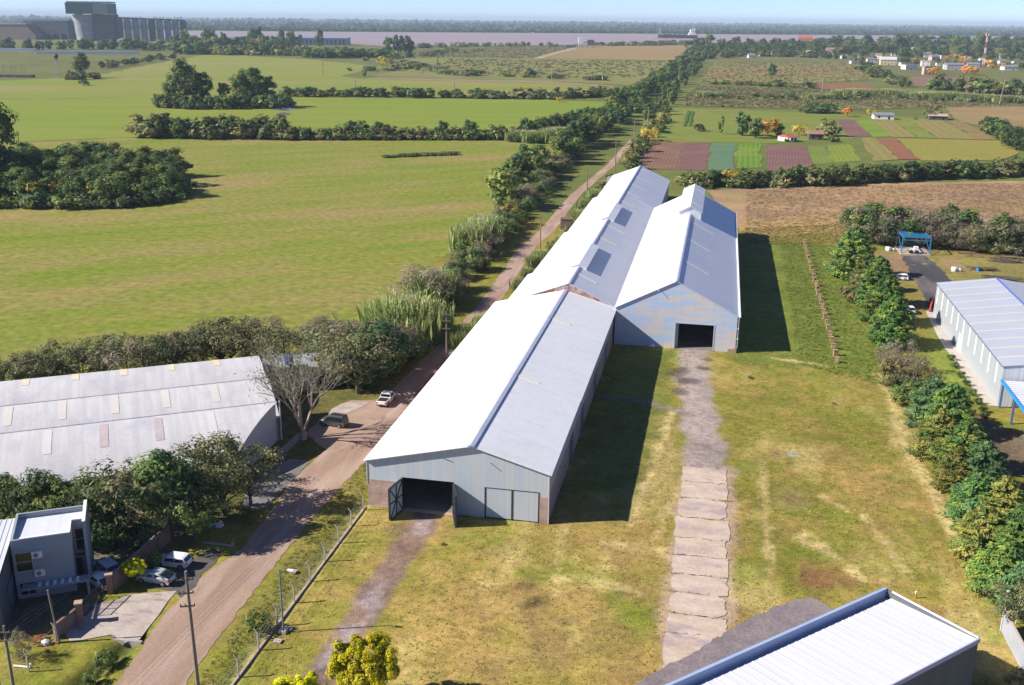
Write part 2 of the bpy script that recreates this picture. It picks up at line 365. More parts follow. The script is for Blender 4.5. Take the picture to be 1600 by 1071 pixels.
TAN = field_mat('dry_field', alb(178, 148, 104), alb(160, 132, 96), alb(150, 144, 88), big=.008, stripe=(.01, .03), srot=rad(10))
poly('field', [(560, 121), (850, 127), (985, 133), (1030, 108), (1060, 97), (900, 93), (700, 88), (590, 92), (640, 108)], .045, field_mat('rough_pasture', alb(150, 148, 86), alb(138, 138, 80), alb(122, 128, 76), big=.006, stripe=(.006, .03)), 25, 5, 5)
poly('field', [(840, 91), (905, 72), (1078, 71), (1062, 95)], .05, field_mat('brown_field', alb(172, 142, 100), alb(160, 138, 92), alb(150, 142, 84), big=.003, stripe=(.004, .01)), 30, 5, 6)
poly('field', [(640, 80), (800, 74), (905, 72), (830, 92), (700, 90)], .05, SCRUB, 30, 6, 7)
poly('track', [(833, 92), (850, 86), (895, 75), (905, 74.5), (900, 77), (862, 87), (845, 92.5)], .3, mat('pale_dirt_far', alb(200, 176, 146), alb(184, 160, 130), scale=(.05, .05, 1)), 30, 2, 8)
poly('track', [(560, 123), (700, 127), (850, 130), (975, 138), (940, 133), (850, 127.5), (700, 124.5), (600, 122)], .2, mat('dry_track', alb(176, 148, 118), alb(160, 138, 104), scale=(.05, .05, 1)), 25, 2, 9)
GOLD = field_mat('dry_grass', alb(196, 164, 122), alb(170, 138, 116), alb(176, 156, 104), big=.02, stripe=(.02, .05), srot=rad(5), fine=.3, fs=.9)
poly('field', [(1105, 298), (1330, 288), (1600, 283), (1750, 290), (1700, 345), (1600, 352), (1390, 350), (1300, 362), (1160, 366), (1130, 330)], .03, GOLD, 6, 1.6, 10)
poly('field', [(1150, 350), (1250, 335), (1390, 338), (1385, 352), (1310, 368), (1160, 374)], .05, field_mat('golden_grass', alb(200, 170, 116), alb(180, 152, 102), alb(164, 146, 86), big=.03, stripe=(.04, .05), fine=.35, fs=.7), 5, 3, 11)
def crop(name, a, b, per, rot, c=None):
    m, nt, bs = nodes_of(name); N, L = nt.nodes, nt.links
    tc = N.new('ShaderNodeTexCoord'); mp = N.new('ShaderNodeMapping'); mp.inputs['Rotation'].default_value = (0, 0, rot); L.new(tc.outputs['Object'], mp.inputs['Vector'])
    w = N.new('ShaderNodeTexWave'); w.inputs['Scale'].default_value = 0.314/per*1.0; w.inputs['Distortion'].default_value = 2.2; w.inputs['Detail'].default_value = 3; w.inputs['Detail Scale'].default_value = .6
    L.new(mp.outputs[0], w.inputs['Vector'])
    nz = N.new('ShaderNodeTexNoise'); nz.inputs['Scale'].default_value = .05; nz.inputs['Detail'].default_value = 6; L.new(tc.outputs['Object'], nz.inputs['Vector'])
    x = N.new('ShaderNodeMix'); x.data_type = 'RGBA'; x.inputs[6].default_value = rgba(a); x.inputs[7].default_value = rgba(b); L.new(w.outputs[0], x.inputs[0])
    y = N.new('ShaderNodeMix'); y.data_type = 'RGBA'; y.inputs[7].default_value = rgba(c or tuple(v*.7 for v in a)); L.new(x.outputs[2], y.inputs[6])
    mr = N.new('ShaderNodeMapRange'); mr.inputs[1].default_value = .45; mr.inputs[2].default_value = .75; mr.inputs[4].default_value = .8; L.new(nz.outputs[0], mr.inputs[0]); L.new(mr.outputs[0], y.inputs[0])
    L.new(y.outputs[2], bs.inputs['Base Color']); bs.inputs['Roughness'].default_value = .9; bs.inputs['Specular IOR Level'].default_value = .1
    return m
EARTH = crop('ploughed_earth', alb(150, 116, 100), alb(132, 98, 86), 1.6, 0, alb(164, 130, 104))
EARTH2 = crop('ploughed_purple', alb(146, 110, 104), alb(124, 92, 92), 1.4, .05, alb(156, 120, 108))
KALE = crop('kale_rows', alb(104, 142, 116), alb(120, 136, 84), 3.2, .02, alb(92, 132, 112))
LETT = crop('lettuce_rows', alb(124, 156, 58), alb(104, 138, 50), 2.4, .02, alb(150, 164, 72))
GRS = field_mat('meadow', alb(130, 146, 60), alb(146, 146, 74), alb(120, 136, 56), big=.02, stripe=(.02, .04), srot=0)
FALL = crop('fallow_strips', alb(164, 146, 92), alb(148, 140, 80), 5, .03, alb(150, 146, 78))
REDS = crop('red_strip', alb(166, 112, 84), alb(150, 100, 80), 2, .03, alb(150, 122, 88))
z0 = .06
for nm, px, m in (('field', [(1010, 168), (1270, 176), (1480, 188), (1330, 217), (1195, 224), (1000, 222)], GRS),
    ('field', [(1012, 222), (1066, 223), (1058, 266), (988, 262)], EARTH), ('field', [(1067, 223), (1111, 224), (1105, 267), (1060, 266)], EARTH2),
    ('field', [(1112, 224), (1149, 224), (1149, 266), (1105, 267)], KALE), ('field', [(1150, 224), (1187, 224), (1190, 262), (1150, 264)], LETT),
    ('field', [(1196, 227), (1258, 229), (1272, 258), (1225, 268), (1199, 268)], EARTH2), ('field', [(1260, 229), (1290, 228), (1303, 256), (1273, 258)], crop('green_rows', alb(120, 148, 62), alb(140, 146, 74), 2.4, .02)),
    ('field', [(1291, 228), (1327, 226), (1347, 252), (1304, 256)], crop('pale_green_rows', alb(150, 160, 68), alb(132, 150, 60), 2.4, .02)),
    ('field', [(1305, 186), (1335, 188), (1362, 214), (1326, 215)], EARTH2),
    ('field', [(1337, 188), (1362, 189), (1395, 214), (1364, 215)], crop('lime_strip', alb(140, 164, 64), alb(126, 152, 56), 2.2, .03)),
    ('field', [(1363, 189), (1395, 189), (1435, 215), (1396, 215)], FALL), ('field', [(1396, 189), (1420, 189), (1465, 217), (1436, 216)], crop('green_strip', alb(134, 152, 66), alb(150, 148, 76), 2.2, .03)),
    ('field', [(1421, 189), (1475, 189), (1530, 219), (1466, 217)], FALL), ('field', [(1476, 189), (1500, 189), (1560, 219), (1531, 219)], crop('brown_strip', alb(164, 136, 96), alb(150, 140, 80), 2.2, .03)),
    ('field', [(1345, 216), (1368, 216), (1404, 250), (1368, 253)], FALL), ('field', [(1369, 217), (1398, 217), (1437, 250), (1405, 250)], REDS),
    ('field', [(1399, 217), (1562, 221), (1592, 240), (1560, 252), (1438, 252)], field_mat('olive_field', alb(160, 152, 74), alb(150, 150, 66), alb(170, 150, 86), big=.02, stripe=(.01, .05), srot=0)),
    ('field', [(1478, 165), (1640, 168), (1640, 215), (1600, 214), (1548, 203), (1488, 186)], TAN),
    ('field', [(1268, 131), (1355, 132), (1382, 144), (1268, 140)], crop('rust_soil', alb(150, 104, 78), alb(164, 122, 90), 3, 0)),
    ('field', [(1420, 120), (1512, 121), (1508, 137), (1432, 136)], crop('mauve_soil', alb(152, 116, 106), alb(160, 130, 110), 4, 0)),
    ('field', [(1112, 99), (1332, 99), (1366, 125), (1268, 131), (1095, 128)], field_mat('olive_rough', alb(152, 146, 88), alb(140, 138, 80), alb(168, 130, 92), big=.004, stripe=(.006, .02), srot=0)),
    ('field', [(1075, 150), (1090, 136), (1270, 140), (1380, 146), (1640, 152), (1640, 166), (1290, 172), (1066, 166)], SCRUB)):
    poly(nm, px, z0, m, 9, 1.2, int(z0*1000)); z0 += .012
for px in ([(1066, 198), (1074, 174), (1078, 174), (1072, 198)], [(1075, 198), (1080, 174), (1084, 175), (1080, 198)]):
    poly('crop_row', px, .4, crop('dark_row', alb(80, 116, 60), alb(96, 128, 66), 2, 0), 8, .5, 4)
WATER = mat('river_water', alb(190, 160, 148), alb(180, 152, 144), scale=(.0006, .003, 1), rough=.35, spec=.25)
poly('river', [(250, 60), (420, 58), (600, 73), (900, 70.5), (1100, 68), (1200, 67), (1900, 69), (1900, 58.5), (1600, 56.5), (1200, 54.5), (800, 52), (500, 50), (250, 48)], .35, WATER, 60, 8, 12)
# delta marshes beyond the river: long low bands of reed and woodland
for k, (y0, y1, c) in enumerate(((51, 48, (96, 108, 82)), (47, 45, (128, 128, 96)), (44, 42.5, (84, 100, 82)), (41, 39.5, (132, 132, 104)))):
    poly('marsh', [(-200, y0-10.5), (400, y0-4), (800, y0), (1900, y0+9), (1900, y1+9.5), (800, y1), (400, y1-4), (-200, y1-10)], .5+k*.1,
         mat('marsh_band', alb(*c), alb(c[0]*.72, c[1]*.8, c[2]*.78), scale=(.0003, .0012, 1), rough=.9), 400, 40, 40+k)
# ---- the dirt road
ROADM = mat('dirt_road', alb(190, 160, 142), alb(172, 144, 128), scale=(.5, .06, 1), rough=.92, spec=.1, c3=alb(202, 178, 162), scale3=(.3, .05, 1), lo3=.45, hi3=.65, fine=.16, finescale=3.5, bump=.12)
RL = [(170, 1085), (215, 1022), (245, 975), (290, 925), (330, 890), (378, 858), (415, 812), (455, 752), (482, 728), (505, 706), (535, 686), (580, 640), (622, 600), (662, 560), (684, 541), (741, 484), (769, 448), (793, 412), (811, 385), (844, 360), (868, 331), (892, 304), (915, 285), (948, 258), (971, 232), (985, 218)]
RR = [(278, 1087), (325, 1020), (400, 920), (480, 820), (526, 768), (572, 720), (640, 640), (684, 582), (714, 542), (772, 484), (798, 448), (820, 412), (838, 385), (866, 362), (888, 331), (908, 304), (929, 286), (960, 259), (981, 234), (992, 220)]
poly('road', RL+RR[::-1], .02, ROADM, .7, .16, 21)
poly('road_apron', [(500, 655), (520, 640), (548, 626), (600, 624), (628, 598), (640, 602), (600, 655), (560, 695), (515, 705), (478, 678)], .028, mat('apron_dirt', alb(198, 170, 150), alb(174, 146, 130), scale=(.3, .3, 1), rough=.9, fine=.2), 2, .4, 22)
CONC = mat('concrete', alb(214, 200, 190), alb(192, 178, 170), scale=(.5, .5, 1), rough=.85, c3=alb(160, 140, 134), scale3=(.3, .9, 1), lo3=.55, hi3=.7, fine=.15, finescale=3, bump=.1)
poly('apron_slab', [(518, 640), (535, 631), (575, 629), (571, 634), (528, 652), (505, 664)], .05, CONC, 4, .15, 23)
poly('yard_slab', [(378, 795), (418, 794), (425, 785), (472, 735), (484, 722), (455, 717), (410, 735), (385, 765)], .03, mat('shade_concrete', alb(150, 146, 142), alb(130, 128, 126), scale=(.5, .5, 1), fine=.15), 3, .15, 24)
poly('footpath', [(425, 715), (438, 718), (474, 682), (466, 676)], .04, mat('path_concrete', alb(176, 166, 160), alb(160, 150, 146), scale=(.5, .5, 1), fine=.15), 3, .1, 25)
poly('driveway', [(98, 985), (120, 948), (175, 940), (200, 930), (276, 924), (218, 1000), (196, 1004), (174, 992), (110, 1004)], .045, CONC, 2, .1, 26)
poly('parking_apron', [(283, 935), (272, 924), (225, 918), (270, 893), (300, 878), (330, 856), (345, 862), (336, 880)], .024, mat('dark_gravel', alb(118, 112, 108), alb(98, 94, 92), scale=(.8, .8, 1), fine=.3), 2, .5, 27)
# ---- broken concrete slabs of the old path, each with a ragged end
b = MB(); r9 = random.Random(5); ys = [21.3, 16.4, 11.3, 5.6, .2, -4.2, -8.6, -12.6, -17.0, -20.6, -27.5]
ys_path = list(ys)
for i in range(len(ys)-1):
    xa, xb = 39.1+r9.uniform(-.15, .25), 45.6-r9.uniform(0, .4); ga, gb = r9.uniform(.0, .035), r9.uniform(.0, .035); sk = r9.uniform(-.35, .35); r9w = r9.uniform(4, 16)
    bl_, br_ = r9.choice((0, .1, .2, .9))*(i > 1), r9.choice((0, .1, .3, 1.1))*(i > 1)      # bitten corners overgrown by grass
    def edge(t, y, sgn):
        e = y + sk*(t-.5) + .12*math.sin(t*r9w+i) + (r9.random()-.5)*.07
        if t < .16: e -= sgn*bl_*(.16-t)/.16*r9.uniform(.6, 1)
        if t > .84: e -= sgn*br_*(t-.84)/.16*r9.uniform(.6, 1)
        return e
    ts = np.linspace(0, 1, 40); top = [(xa+(xb-xa)*t, edge(t, ys[i]-ga, 1)) for t in ts]; bot = [(xa+(xb-xa)*t, edge(t, ys[i+1]+gb, -1)) for t in ts[::-1]]
    lf = [(xa+(r9.random()-.5)*.3, bot[-1][1]+(top[0][1]-bot[-1][1])*q) for q in (.2, .4, .6, .8)]; rt = [(xb+(r9.random()-.5)*.4, top[-1][1]+(bot[0][1]-top[-1][1])*q) for q in (.2, .4, .6, .8)]
    P_ = top+rt+bot+lf
    if max(q[1] for q in P_) - min(q[1] for q in P_) > .5: b.poly([(x, y, .05) for x, y in P_][::-1])
struct(b.build('concrete_path', mat('old_slabs', alb(230, 210, 192), alb(210, 188, 170), scale=(.3, .5, 1), rough=.85, c3=alb(192, 172, 172), scale3=(.16, .3, 1), lo3=.5, hi3=.64, fine=.14, finescale=2.2)))
poly('gravel_lot', [(960, 1090), (1010, 1058), (1100, 1010), (1180, 962), (1240, 938), (1268, 934), (1290, 945), (1330, 975), (1300, 1090)], .06, mat('gravel', alb(156, 144, 146), alb(140, 128, 132), scale=(.5, .5, 1), fine=.3, finescale=3, c3=alb(168, 156, 150), scale3=(.1, .1, 1)), .8, .22, 28)
poly('asphalt_drive', [(1408, 400), (1446, 400), (1470, 420), (1490, 445), (1466, 470), (1462, 500), (1448, 478), (1432, 440)], .03, mat('asphalt', alb(96, 92, 96), alb(78, 76, 82), scale=(.15, .05, 1), c3=alb(130, 122, 122), scale3=(.1, .04, 1), lo3=.5, hi3=.65, fine=.2), 2, .5, 29)
poly('pavement', [(1446, 487), (1464, 484), (1500, 530), (1552, 620), (1566, 636), (1540, 634), (1510, 592), (1470, 535)], .05, mat('white_concrete', alb(226, 214, 200), alb(206, 196, 186), scale=(.3, .3, 1), fine=.1), 4, .1, 30)
poly('puddle', [(425, 172), (440, 169), (462, 170), (452, 174)], .12, mat('puddle_water', alb(150, 160, 176), rough=.1, spec=.6), 8, 2, 31); poly('puddle', [(430, 178), (445, 176), (455, 178), (440, 182)], .12, mat('puddle_water', alb(150, 150, 150), rough=.1, spec=.6), 8, 2, 32)
# ------------------------------------------------------------------ building materials
ROOFW = mat('white_sheet_roof', (.68, .69, .75), (.63, .64, .70), scale=(.1, .15, .1), rough=.45, spec=.4, c3=(.60, .61, .66), scale3=(.06, .7, .06), lo3=.58, hi3=.85, fine=.05, finescale=1.5)
ROOFA = mat('weathered_sheet_roof', (.80, .80, .82), (.76, .76, .78), scale=(.1, .1, .1), rough=.5, spec=.35, c3=(.68, .68, .72), scale3=(.12, .5, .12), lo3=.52, hi3=.8, fine=.06, finescale=1.2)
GALV = mat('galvanised_cladding', (.40, .47, .56), (.50, .53, .55), scale=(2.6, .5, .06), rough=.55, metal=0.0, spec=.4, c3=(.52, .47, .40), scale3=(3.4, 1, .05), lo3=.52, hi3=.72, fine=.07, finescale=6)
GALV2 = mat('patchy_blue_cladding', (.40, .54, .76), (.60, .555, .535), scale=(.16, .1, .85), rot=0, rough=.55, spec=.4, lo=.42, hi=.56, c3=(.50, .47, .50), scale3=(5, 1, .04), lo3=.5, hi3=.72, fine=.09, finescale=5)
SIDEG = mat('grey_side_cladding', (.46, .47, .47), (.40, .42, .43), scale=(1, 1.8, .08), rough=.6)
RUST = mat('rusty_sheet', (.30, .12, .08), (.55, .45, .40), scale=(.9, .9, .5), rough=.8, lo=.4, hi=.6)
def brick_mat(name, a, b, mortar):
    m, nt, bs = nodes_of(name); N, L = nt.nodes, nt.links
    tc = N.new('ShaderNodeTexCoord'); sp = N.new('ShaderNodeSeparateXYZ'); L.new(tc.outputs['Object'], sp.inputs[0])
    ad = N.new('ShaderNodeMath'); L.new(sp.outputs[0], ad.inputs[0]); L.new(sp.outputs[1], ad.inputs[1])
    cb = N.new('ShaderNodeCombineXYZ'); L.new(ad.outputs[0], cb.inputs[0]); L.new(sp.outputs[2], cb.inputs[1])
    bt = N.new('ShaderNodeTexBrick'); bt.inputs['Color1'].default_value = rgba(a); bt.inputs['Color2'].default_value = rgba(b); bt.inputs['Mortar'].default_value = rgba(mortar)
    bt.inputs['Scale'].default_value = 1.6; bt.inputs['Mortar Size'].default_value = .03; L.new(cb.outputs[0], bt.inputs['Vector'])
    nz = N.new('ShaderNodeTexNoise'); nz.inputs['Scale'].default_value = .9; nz.inputs['Detail'].default_value = 6; L.new(tc.outputs['Object'], nz.inputs['Vector'])
    mr = N.new('ShaderNodeMapRange'); mr.inputs[1].default_value = .3; mr.inputs[2].default_value = .7; mr.inputs[3].default_value = .75; mr.inputs[4].default_value = 1.2; L.new(nz.outputs[0], mr.inputs[0])
    x = N.new('ShaderNodeVectorMath'); x.operation = 'SCALE'; L.new(bt.outputs[0], x.inputs[0]); L.new(mr.outputs[0], x.inputs['Scale']); L.new(x.outputs[0], bs.inputs['Base Color']); bs.inputs['Roughness'].default_value = .9
    return m
BRICK = brick_mat('old_brick', (.34, .20, .17), (.42, .27, .22), (.40, .34, .30))
BLOCK = brick_mat('hollow_brick', (.20, .11, .09), (.25, .15, .12), (.26, .22, .2))
DARKM = mat('dark_steel', (.03, .035, .045), rough=.6)
DARK = mat('black_paint', (.012, .013, .016), rough=.6)
SKYL = mat('yellowed_fibreglass', (.88, .85, .66), (.82, .78, .60), scale=(.6, .6, .6), rough=.4)
SKYW = mat('white_fibreglass', (.85, .86, .88), rough=.4)
FLOORC = mat('shed_floor', (.25, .22, .21), (.18, .16, .15), scale=(.3, .3, 1), rough=.9)
WHITE = mat('white_paint', (.8, .8, .8), (.72, .72, .73), scale=(.6, .6, .6), rough=.5)
TRIM = mat('ridge_metal', (.52, .54, .66), (.44, .46, .58), scale=(.4, .4, .4), rough=.45)
GUT = mat('zinc_gutter', (.55, .55, .62), (.45, .46, .54), scale=(.3, .3, .3), rough=.45)
def slope(b, x0, z0, x1, z1, y0, y1, t=.1, mi=0, sag=0.0, n=1, sd=1):
    """a roof slope as a thick sheet from (x0,z0) to (x1,z1); a little sag along old eaves"""
    r = random.Random(sd); ys = np.linspace(y0, y1, n+1); off = [0]+[r.uniform(-sag, sag) for _ in ys[1:-1]]+[0] if n > 1 else [0, 0]
    for i in range(n):
        ya, yb, oa, ob = ys[i], ys[i+1], off[i], off[i+1]
        b.add([(x0, ya, z0+oa), (x1, ya, z1), (x1, yb, z1), (x0, yb, z0+ob), (x0, ya, z0-t+oa), (x1, ya, z1-t), (x1, yb, z1-t), (x0, yb, z0-t+ob)],
              [(0, 1, 2, 3), (7, 6, 5, 4), (4, 5, 1, 0), (6, 7, 3, 2), (5, 6, 2, 1), (7, 4, 0, 3)], mi)
def strip_on(b, x0, z0, x1, z1, xa, xb, y, w, lift=.05):
    za, zb = [z0+(z1-z0)*(x-x0)/(x1-x0)+lift for x in (xa, xb)]
    b.add([(xa, y-w/2, za), (xb, y-w/2, zb), (xb, y+w/2, zb), (xa, y+w/2, za), (xa, y-w/2, za-.04), (xb, y-w/2, zb-.04), (xb, y+w/2, zb-.04), (xa, y+w/2, za-.04)],
          [(0, 1, 2, 3), (7, 6, 5, 4), (4, 5, 1, 0), (6, 7, 3, 2), (5, 6, 2, 1), (7, 4, 0, 3)])
# ------------------------------------------------------------------ the long front warehouse
A = thing('warehouse', 'nearest long warehouse, white and grey roof, open lattice doors in its brick based gable', 'warehouse')
XL, XR, YB, RX, RZ, EL, ER = 0.0, 23.4, 78.0, 13.6, 9.75, 6.55, 6.9
def zr(x): return EL+.05+(RZ-EL-.05)*(x/RX) if x < RX else RZ-(RZ-ER)*(x-RX)/(XR-RX)
b = MB()
def panel(x0, x1, z0, y=0.0, t=.1):     # cladding from z0 up to the roof, front gable
    pts = [(x0, y, z0), (x1, y, z0), (x1, y, zr(x1)-.12)] + ([(RX, y, RZ-.12)] if x0 < RX < x1 else []) + [(x0, y, zr(x0)-.12)]
    b.prism(pts, (0, t, 0))
panel(XL, 4.55, 3.75); panel(4.55, 11.35, 4.45); panel(11.35, 15.3, 0); panel(15.3, 22.25, 4.2); panel(22.25, XR, 3.55)
b.build('gable_cladding', GALV, A)
b = MB(); b.box(.02, 4.5, -.03, .35, 0, 3.74); b.build('brick_panel', BRICK, A)
b = MB(); b.box(22.3, 23.38, -.03, .5, 0, 3.54); b.build('brick_pillar', BRICK, A)
b = MB(); b.box(4.45, 11.45, -.5, .3, .0, .06); b.box(0, 4.5, -.12, -.035, 0, .12); b.build('door_sill', mat('sill_concrete', alb(200, 176, 150), rough=.9), A)
def lattice_leaf(name, hx, ox, oy, h, parent):
    """a big hinged door leaf: sheet on one side, dark bracing on the other"""
    L_ = math.hypot(ox-hx, oy); d = np.array([(ox-hx)/L_, oy/L_, 0]); n = np.array([-d[1], d[0], 0]) * (1 if hx < 8 else -1); P = lambda s, z, o=0: np.array([hx, -.12, .08+z]) + d*s + n*o
    b = MB(); b.prism([P(0, 0), P(L_, 0), P(L_, h), P(0, h)], n*.05); leaf = b.build(name, GALV, parent)
    f = MB()
    for a, c in (((0, 0), (L_, 0)), ((0, h), (L_, h)), ((0, 0), (0, h)), ((L_, 0), (L_, h)), ((0, h*.5), (L_, h*.5)), ((L_*.5, 0), (L_*.5, h)), ((0, 0), (L_, h)), ((0, h), (L_, 0))):
        f.bar(P(a[0], a[1], -.06), P(c[0], c[1], -.06), .12)
        f.bar(P(a[0], a[1], .11), P(c[0], c[1], .11), .10)
    f.build('lattice_frame', DARKM, leaf); return leaf
lattice_leaf('door_leaf', 4.55, 3.95, -3.3, 4.2, A); lattice_leaf('door_leaf', 11.35, 12.5, -3.3, 4.2, A)
for x0, x1 in ((15.5, 18.75), (18.95, 22.15)):
    b = MB(); b.box(x0, x1, -.02, .06, .15, 4.12); sdr = b.build('sliding_door', GALV, A)
    f = MB(); f.box(x0-.16, x0, -.06, .1, 0, 4.2); f.box(x1-.02, x1+.1, -.05, .1, 0, 4.2); f.box(x0, x1-.02, -.05, .1, 4.12, 4.2); f.build('door_frame', DARKM, sdr)
b = MB(); b.box(.01, .25, .37, YB, 0, 3.7); b.box(.05, .2, .11, YB, 3.7, EL-.1); b.build('left_wall', BRICK, A)
b = MB(); b.box(XR-.14, XR, .11, YB, 3.9, ER-.16); b.build('side_cladding', SIDEG, A)
b = MB()
for y0, y1 in ((.52, 18), (22, 30), (34, 46), (50, 62), (66, YB)): b.box(XR-.25, XR-.02, y0, y1, 0, 3.9)
b.build('side_brickwork', BRICK, A)
for y0 in (18, 30, 46, 62):
    b = MB(); b.box(XR-.2, XR-.06, y0+.02, y0+3.98, 0, 3.88); b.build('side_door', mat('blue_grey_door', (.10, .14, .2), rough=.5), A)
b = MB(); b.box(.3, XR-.3, .4, YB-.1, .01, .05); b.build('floor', FLOORC, A)
b = MB()
slope(b, -.35, EL-.05, RX, RZ, -.45, 20, n=4, sag=.05, sd=3); slope(b, -.35, EL-.05, RX, RZ, 20.02, 50, n=4, sag=.05, sd=4); slope(b, -.35, EL-.05, RX, RZ, 50.02, YB, n=3, sag=.04, sd=5)
slope(b, XR+.4, ER-.11, RX, RZ, -.35, 26, n=2, sag=.04, sd=6); slope(b, XR+.46, ER-.11, RX, RZ+.01, 26.02, YB, n=4, sag=.05, sd=7)
roof = b.build('roof', ROOFA, A)
b = MB(); b.prism([(RX-.5, -.5, RZ+.0), (RX, -.5, RZ+.16), (RX+.5, -.5, RZ+.0), (RX, -.5, RZ+.04)], (0, YB+.5, 0)); b.build('ridge_cap', TRIM, roof)
for side, x, y in ((1, 17.6, 58.4), (1, 17.5, 27.1), (-1, 9.9, 57.9), (-1, 9.8, 26.8)):
    b = MB()
    if side > 0: strip_on(b, RX, RZ, XR+.4, ER-.11, RX+.55, x, y, .8)
    else: strip_on(b, RX, RZ, -.35, EL-.05, RX-.55, x, y, .8)
    b.build('skylight', SKYL, roof)
b = MB(); b.tube([(9.1, -.3, 8.2), (9.1, -.75, 8.75)], .05, 6); b.tube([(9.1, -.3, 8.2), (9.1, -.1, 8.2)], .05, 6); b.build('vent_pipe', GUT, A)
b = MB(); b.tube([(16, -.02, 7.6), (16, -.5, 7.6)], .05, 6); b.build('vent_pipe', GUT, A)
b = MB(); b.box(23.38, 23.5, -.06, .06, 0, 6.6); b.box(-.1, .0, -.08, .04, 3.2, 6.4); b.build('downpipe', GUT, A)
# ------------------------------------------------------------------ the rear left warehouse (two low ridge vents)
Cc = thing('warehouse', 'long rear warehouse with two low ridge vents, behind the one with lattice doors', 'warehouse', (2.6, 78.2, 0))
W2 = 21.0; cr, cz, cl, ce, y2 = 11.65, 11.1, 6.7, 6.85, 173
b = MB(); b.prism([(0, 0, 0), (W2-.1, 0, 0), (W2-.1, 0, ce-.1), (cr, 0, cz-.15), (0, 0, cl-.1)], (0, .2, 0)); b.build('gable_wall', RUST, Cc)
b = MB(); b.prism([(0, y2-.2, 0), (W2-.1, y2-.2, 0), (W2-.1, y2-.2, ce-.1), (cr, y2-.2, cz-.15), (0, y2-.2, cl-.1)], (0, .2, 0)); b.build('gable_wall', SIDEG, Cc)
b = MB(); b.box(2.3, 2.5, .2, y2-.2, 0, cl-.1); b.build('left_wall', BRICK, Cc)
b = MB(); b.box(W2-.2, W2, .2, 112, 0, ce-.3); b.box(W2+.75, W2+.95, 112, y2, 0, ce-.5); b.box(W2-.2, W2+.75, 112, 112.2, 0, ce-.5); b.build('right_wall', mat('pale_wall', (.55, .55, .56), (.47, .47, .5), scale=(.4, .4, .1)), Cc)
for yy in (135, 150, 163):
    b = MB(); b.box(W2+.94, W2+1.0, yy, yy+3, 0, 4); b.build('side_door', mat('blue_grey_door', (.10, .14, .2), rough=.5), Cc)
b = MB()
slope(b, -.9, cl-.3, cr, cz, -.1, 24, n=2, sag=.05, sd=8); slope(b, .1, cl, cr, cz, 24.02, 70, n=4, sag=.05, sd=9); slope(b, 1.0, cl+.25, cr, cz, 70.02, 125, n=4, sag=.05, sd=10); slope(b, 2.2, cl+.7, cr+.2, cz, 125.02, y2, n=3, sag=.04, sd=11)
slope(b, W2-.05, ce-.05, cr, cz, -.1, 111, n=1); slope(b, W2+1.3, ce-.55, cr, cz, 111.02, y2+.3, n=1)
roof = b.build('roof', ROOFW, Cc)
b = MB(); b.prism([(cr-.3, -.1, cz+.01), (cr, -.1, cz+.12), (cr+.3, -.1, cz+.01)], (0, y2, 0)); b.build('ridge_cap', TRIM, roof)
for x, y, m in ((16.1, 9.2, SKYW), (16.4, 47, SKYL), (17, 62.4, SKYL), (16.1, 99.6, SKYL), (16.9, 116.2, SKYL), (16.8, 132, SKYL), (17, 148.4, SKYL), (17.4, 166, SKYL)):
    b = MB(); strip_on(b, cr, cz, W2, ce-.05, cr+.6, x, y, .9); b.build('skylight', m, roof)
for y in (14.3, 69):
    v = MB(); y1 = y+21.5
    for s in (-1, 1): slope(v, cr+s*1.75, cz-.08, cr, cz+.55, y, y1, .08)
    for yy in (y+.1, y1-.2): v.prism([(cr-1.6, yy, cz-1.0), (cr+1.6, yy, cz-1.0), (cr+1.6, yy, cz-.13), (cr, yy, cz+.45), (cr-1.6, yy, cz-.13)], (0, .1, 0))
    ro = v.build('ridge_vent', ROOFW, roof)
# ------------------------------------------------------------------ the gable shed with patchy blue cladding
B = thing('gable_shed', 'steep roofed metal shed with patchy blue and rust gable and one open black doorway', 'warehouse', (23.7, 76.1, 0))
WB, br, bz, bl, be, yb = 23.0, 11.3, 13.3, 7.5, 7.2, 111.5
b = MB()
def pan(x0, x1, z0):
    zz = lambda x: (bl+(bz-bl)*x/br if x < br else bz-(bz-be)*(x-br)/(WB-br)) - .12
    b.prism([(x0, 0, z0), (x1, 0, z0), (x1, 0, zz(x1))] + ([(br, 0, bz-.12)] if x0 < br < x1 else []) + [(x0, 0, zz(x0))], (0, .12, 0))
pan(0, 11.6, 0); pan(11.6, 18.75, 5.15); pan(18.75, WB, 0); b.build('gable_cladding', GALV2, B)
b = MB(); b.box(11.35, 11.6, -.06, .5, 0, 5.3); b.box(18.75, 18.95, -.05, .5, 0, 5.2); b.box(11.6, 18.75, -.05, .1, 5.05, 5.25); b.build('door_frame', GUT, B)
b = MB(); b.box(11.6, 12.1, .5, 6, 0, 5.0); b.build('door_leaf', SIDEG, B)
b = MB(); b.box(WB-.12, WB, .12, yb, 0, be-.2); b.build('right_wall', SIDEG, B)
b = MB(); b.box(0, .12, .12, yb, 0, bl-.3); b.build('left_wall', SIDEG, B)
b = MB(); b.prism([(0, yb-.1, 0), (WB, yb-.1, 0), (WB, yb-.1, be-.1), (br, yb-.1, bz-.15), (0, yb-.1, bl-.1)], (0, .1, 0)); b.build('rear_wall', SIDEG, B)
b = MB(); b.box(21.6, 23.1, -.35, -.02, 0, .75); b.box(22.6, 23.15, -.4, .3, 0, 1.0); b.build('base_block', mat('block_stone', alb(190, 166, 146), rough=.9), B)
b = MB(); b.box(.2, WB-.2, .2, yb-.2, .01, .05); b.build('floor', FLOORC, B)
b = MB(); slope(b, -.15, bl-.07, br, bz, -.25, yb+.2, n=1); slope(b, WB+.3, be-.15, br, bz, -.2, yb+.2, n=1)
roof = b.build('roof', ROOFW, B)
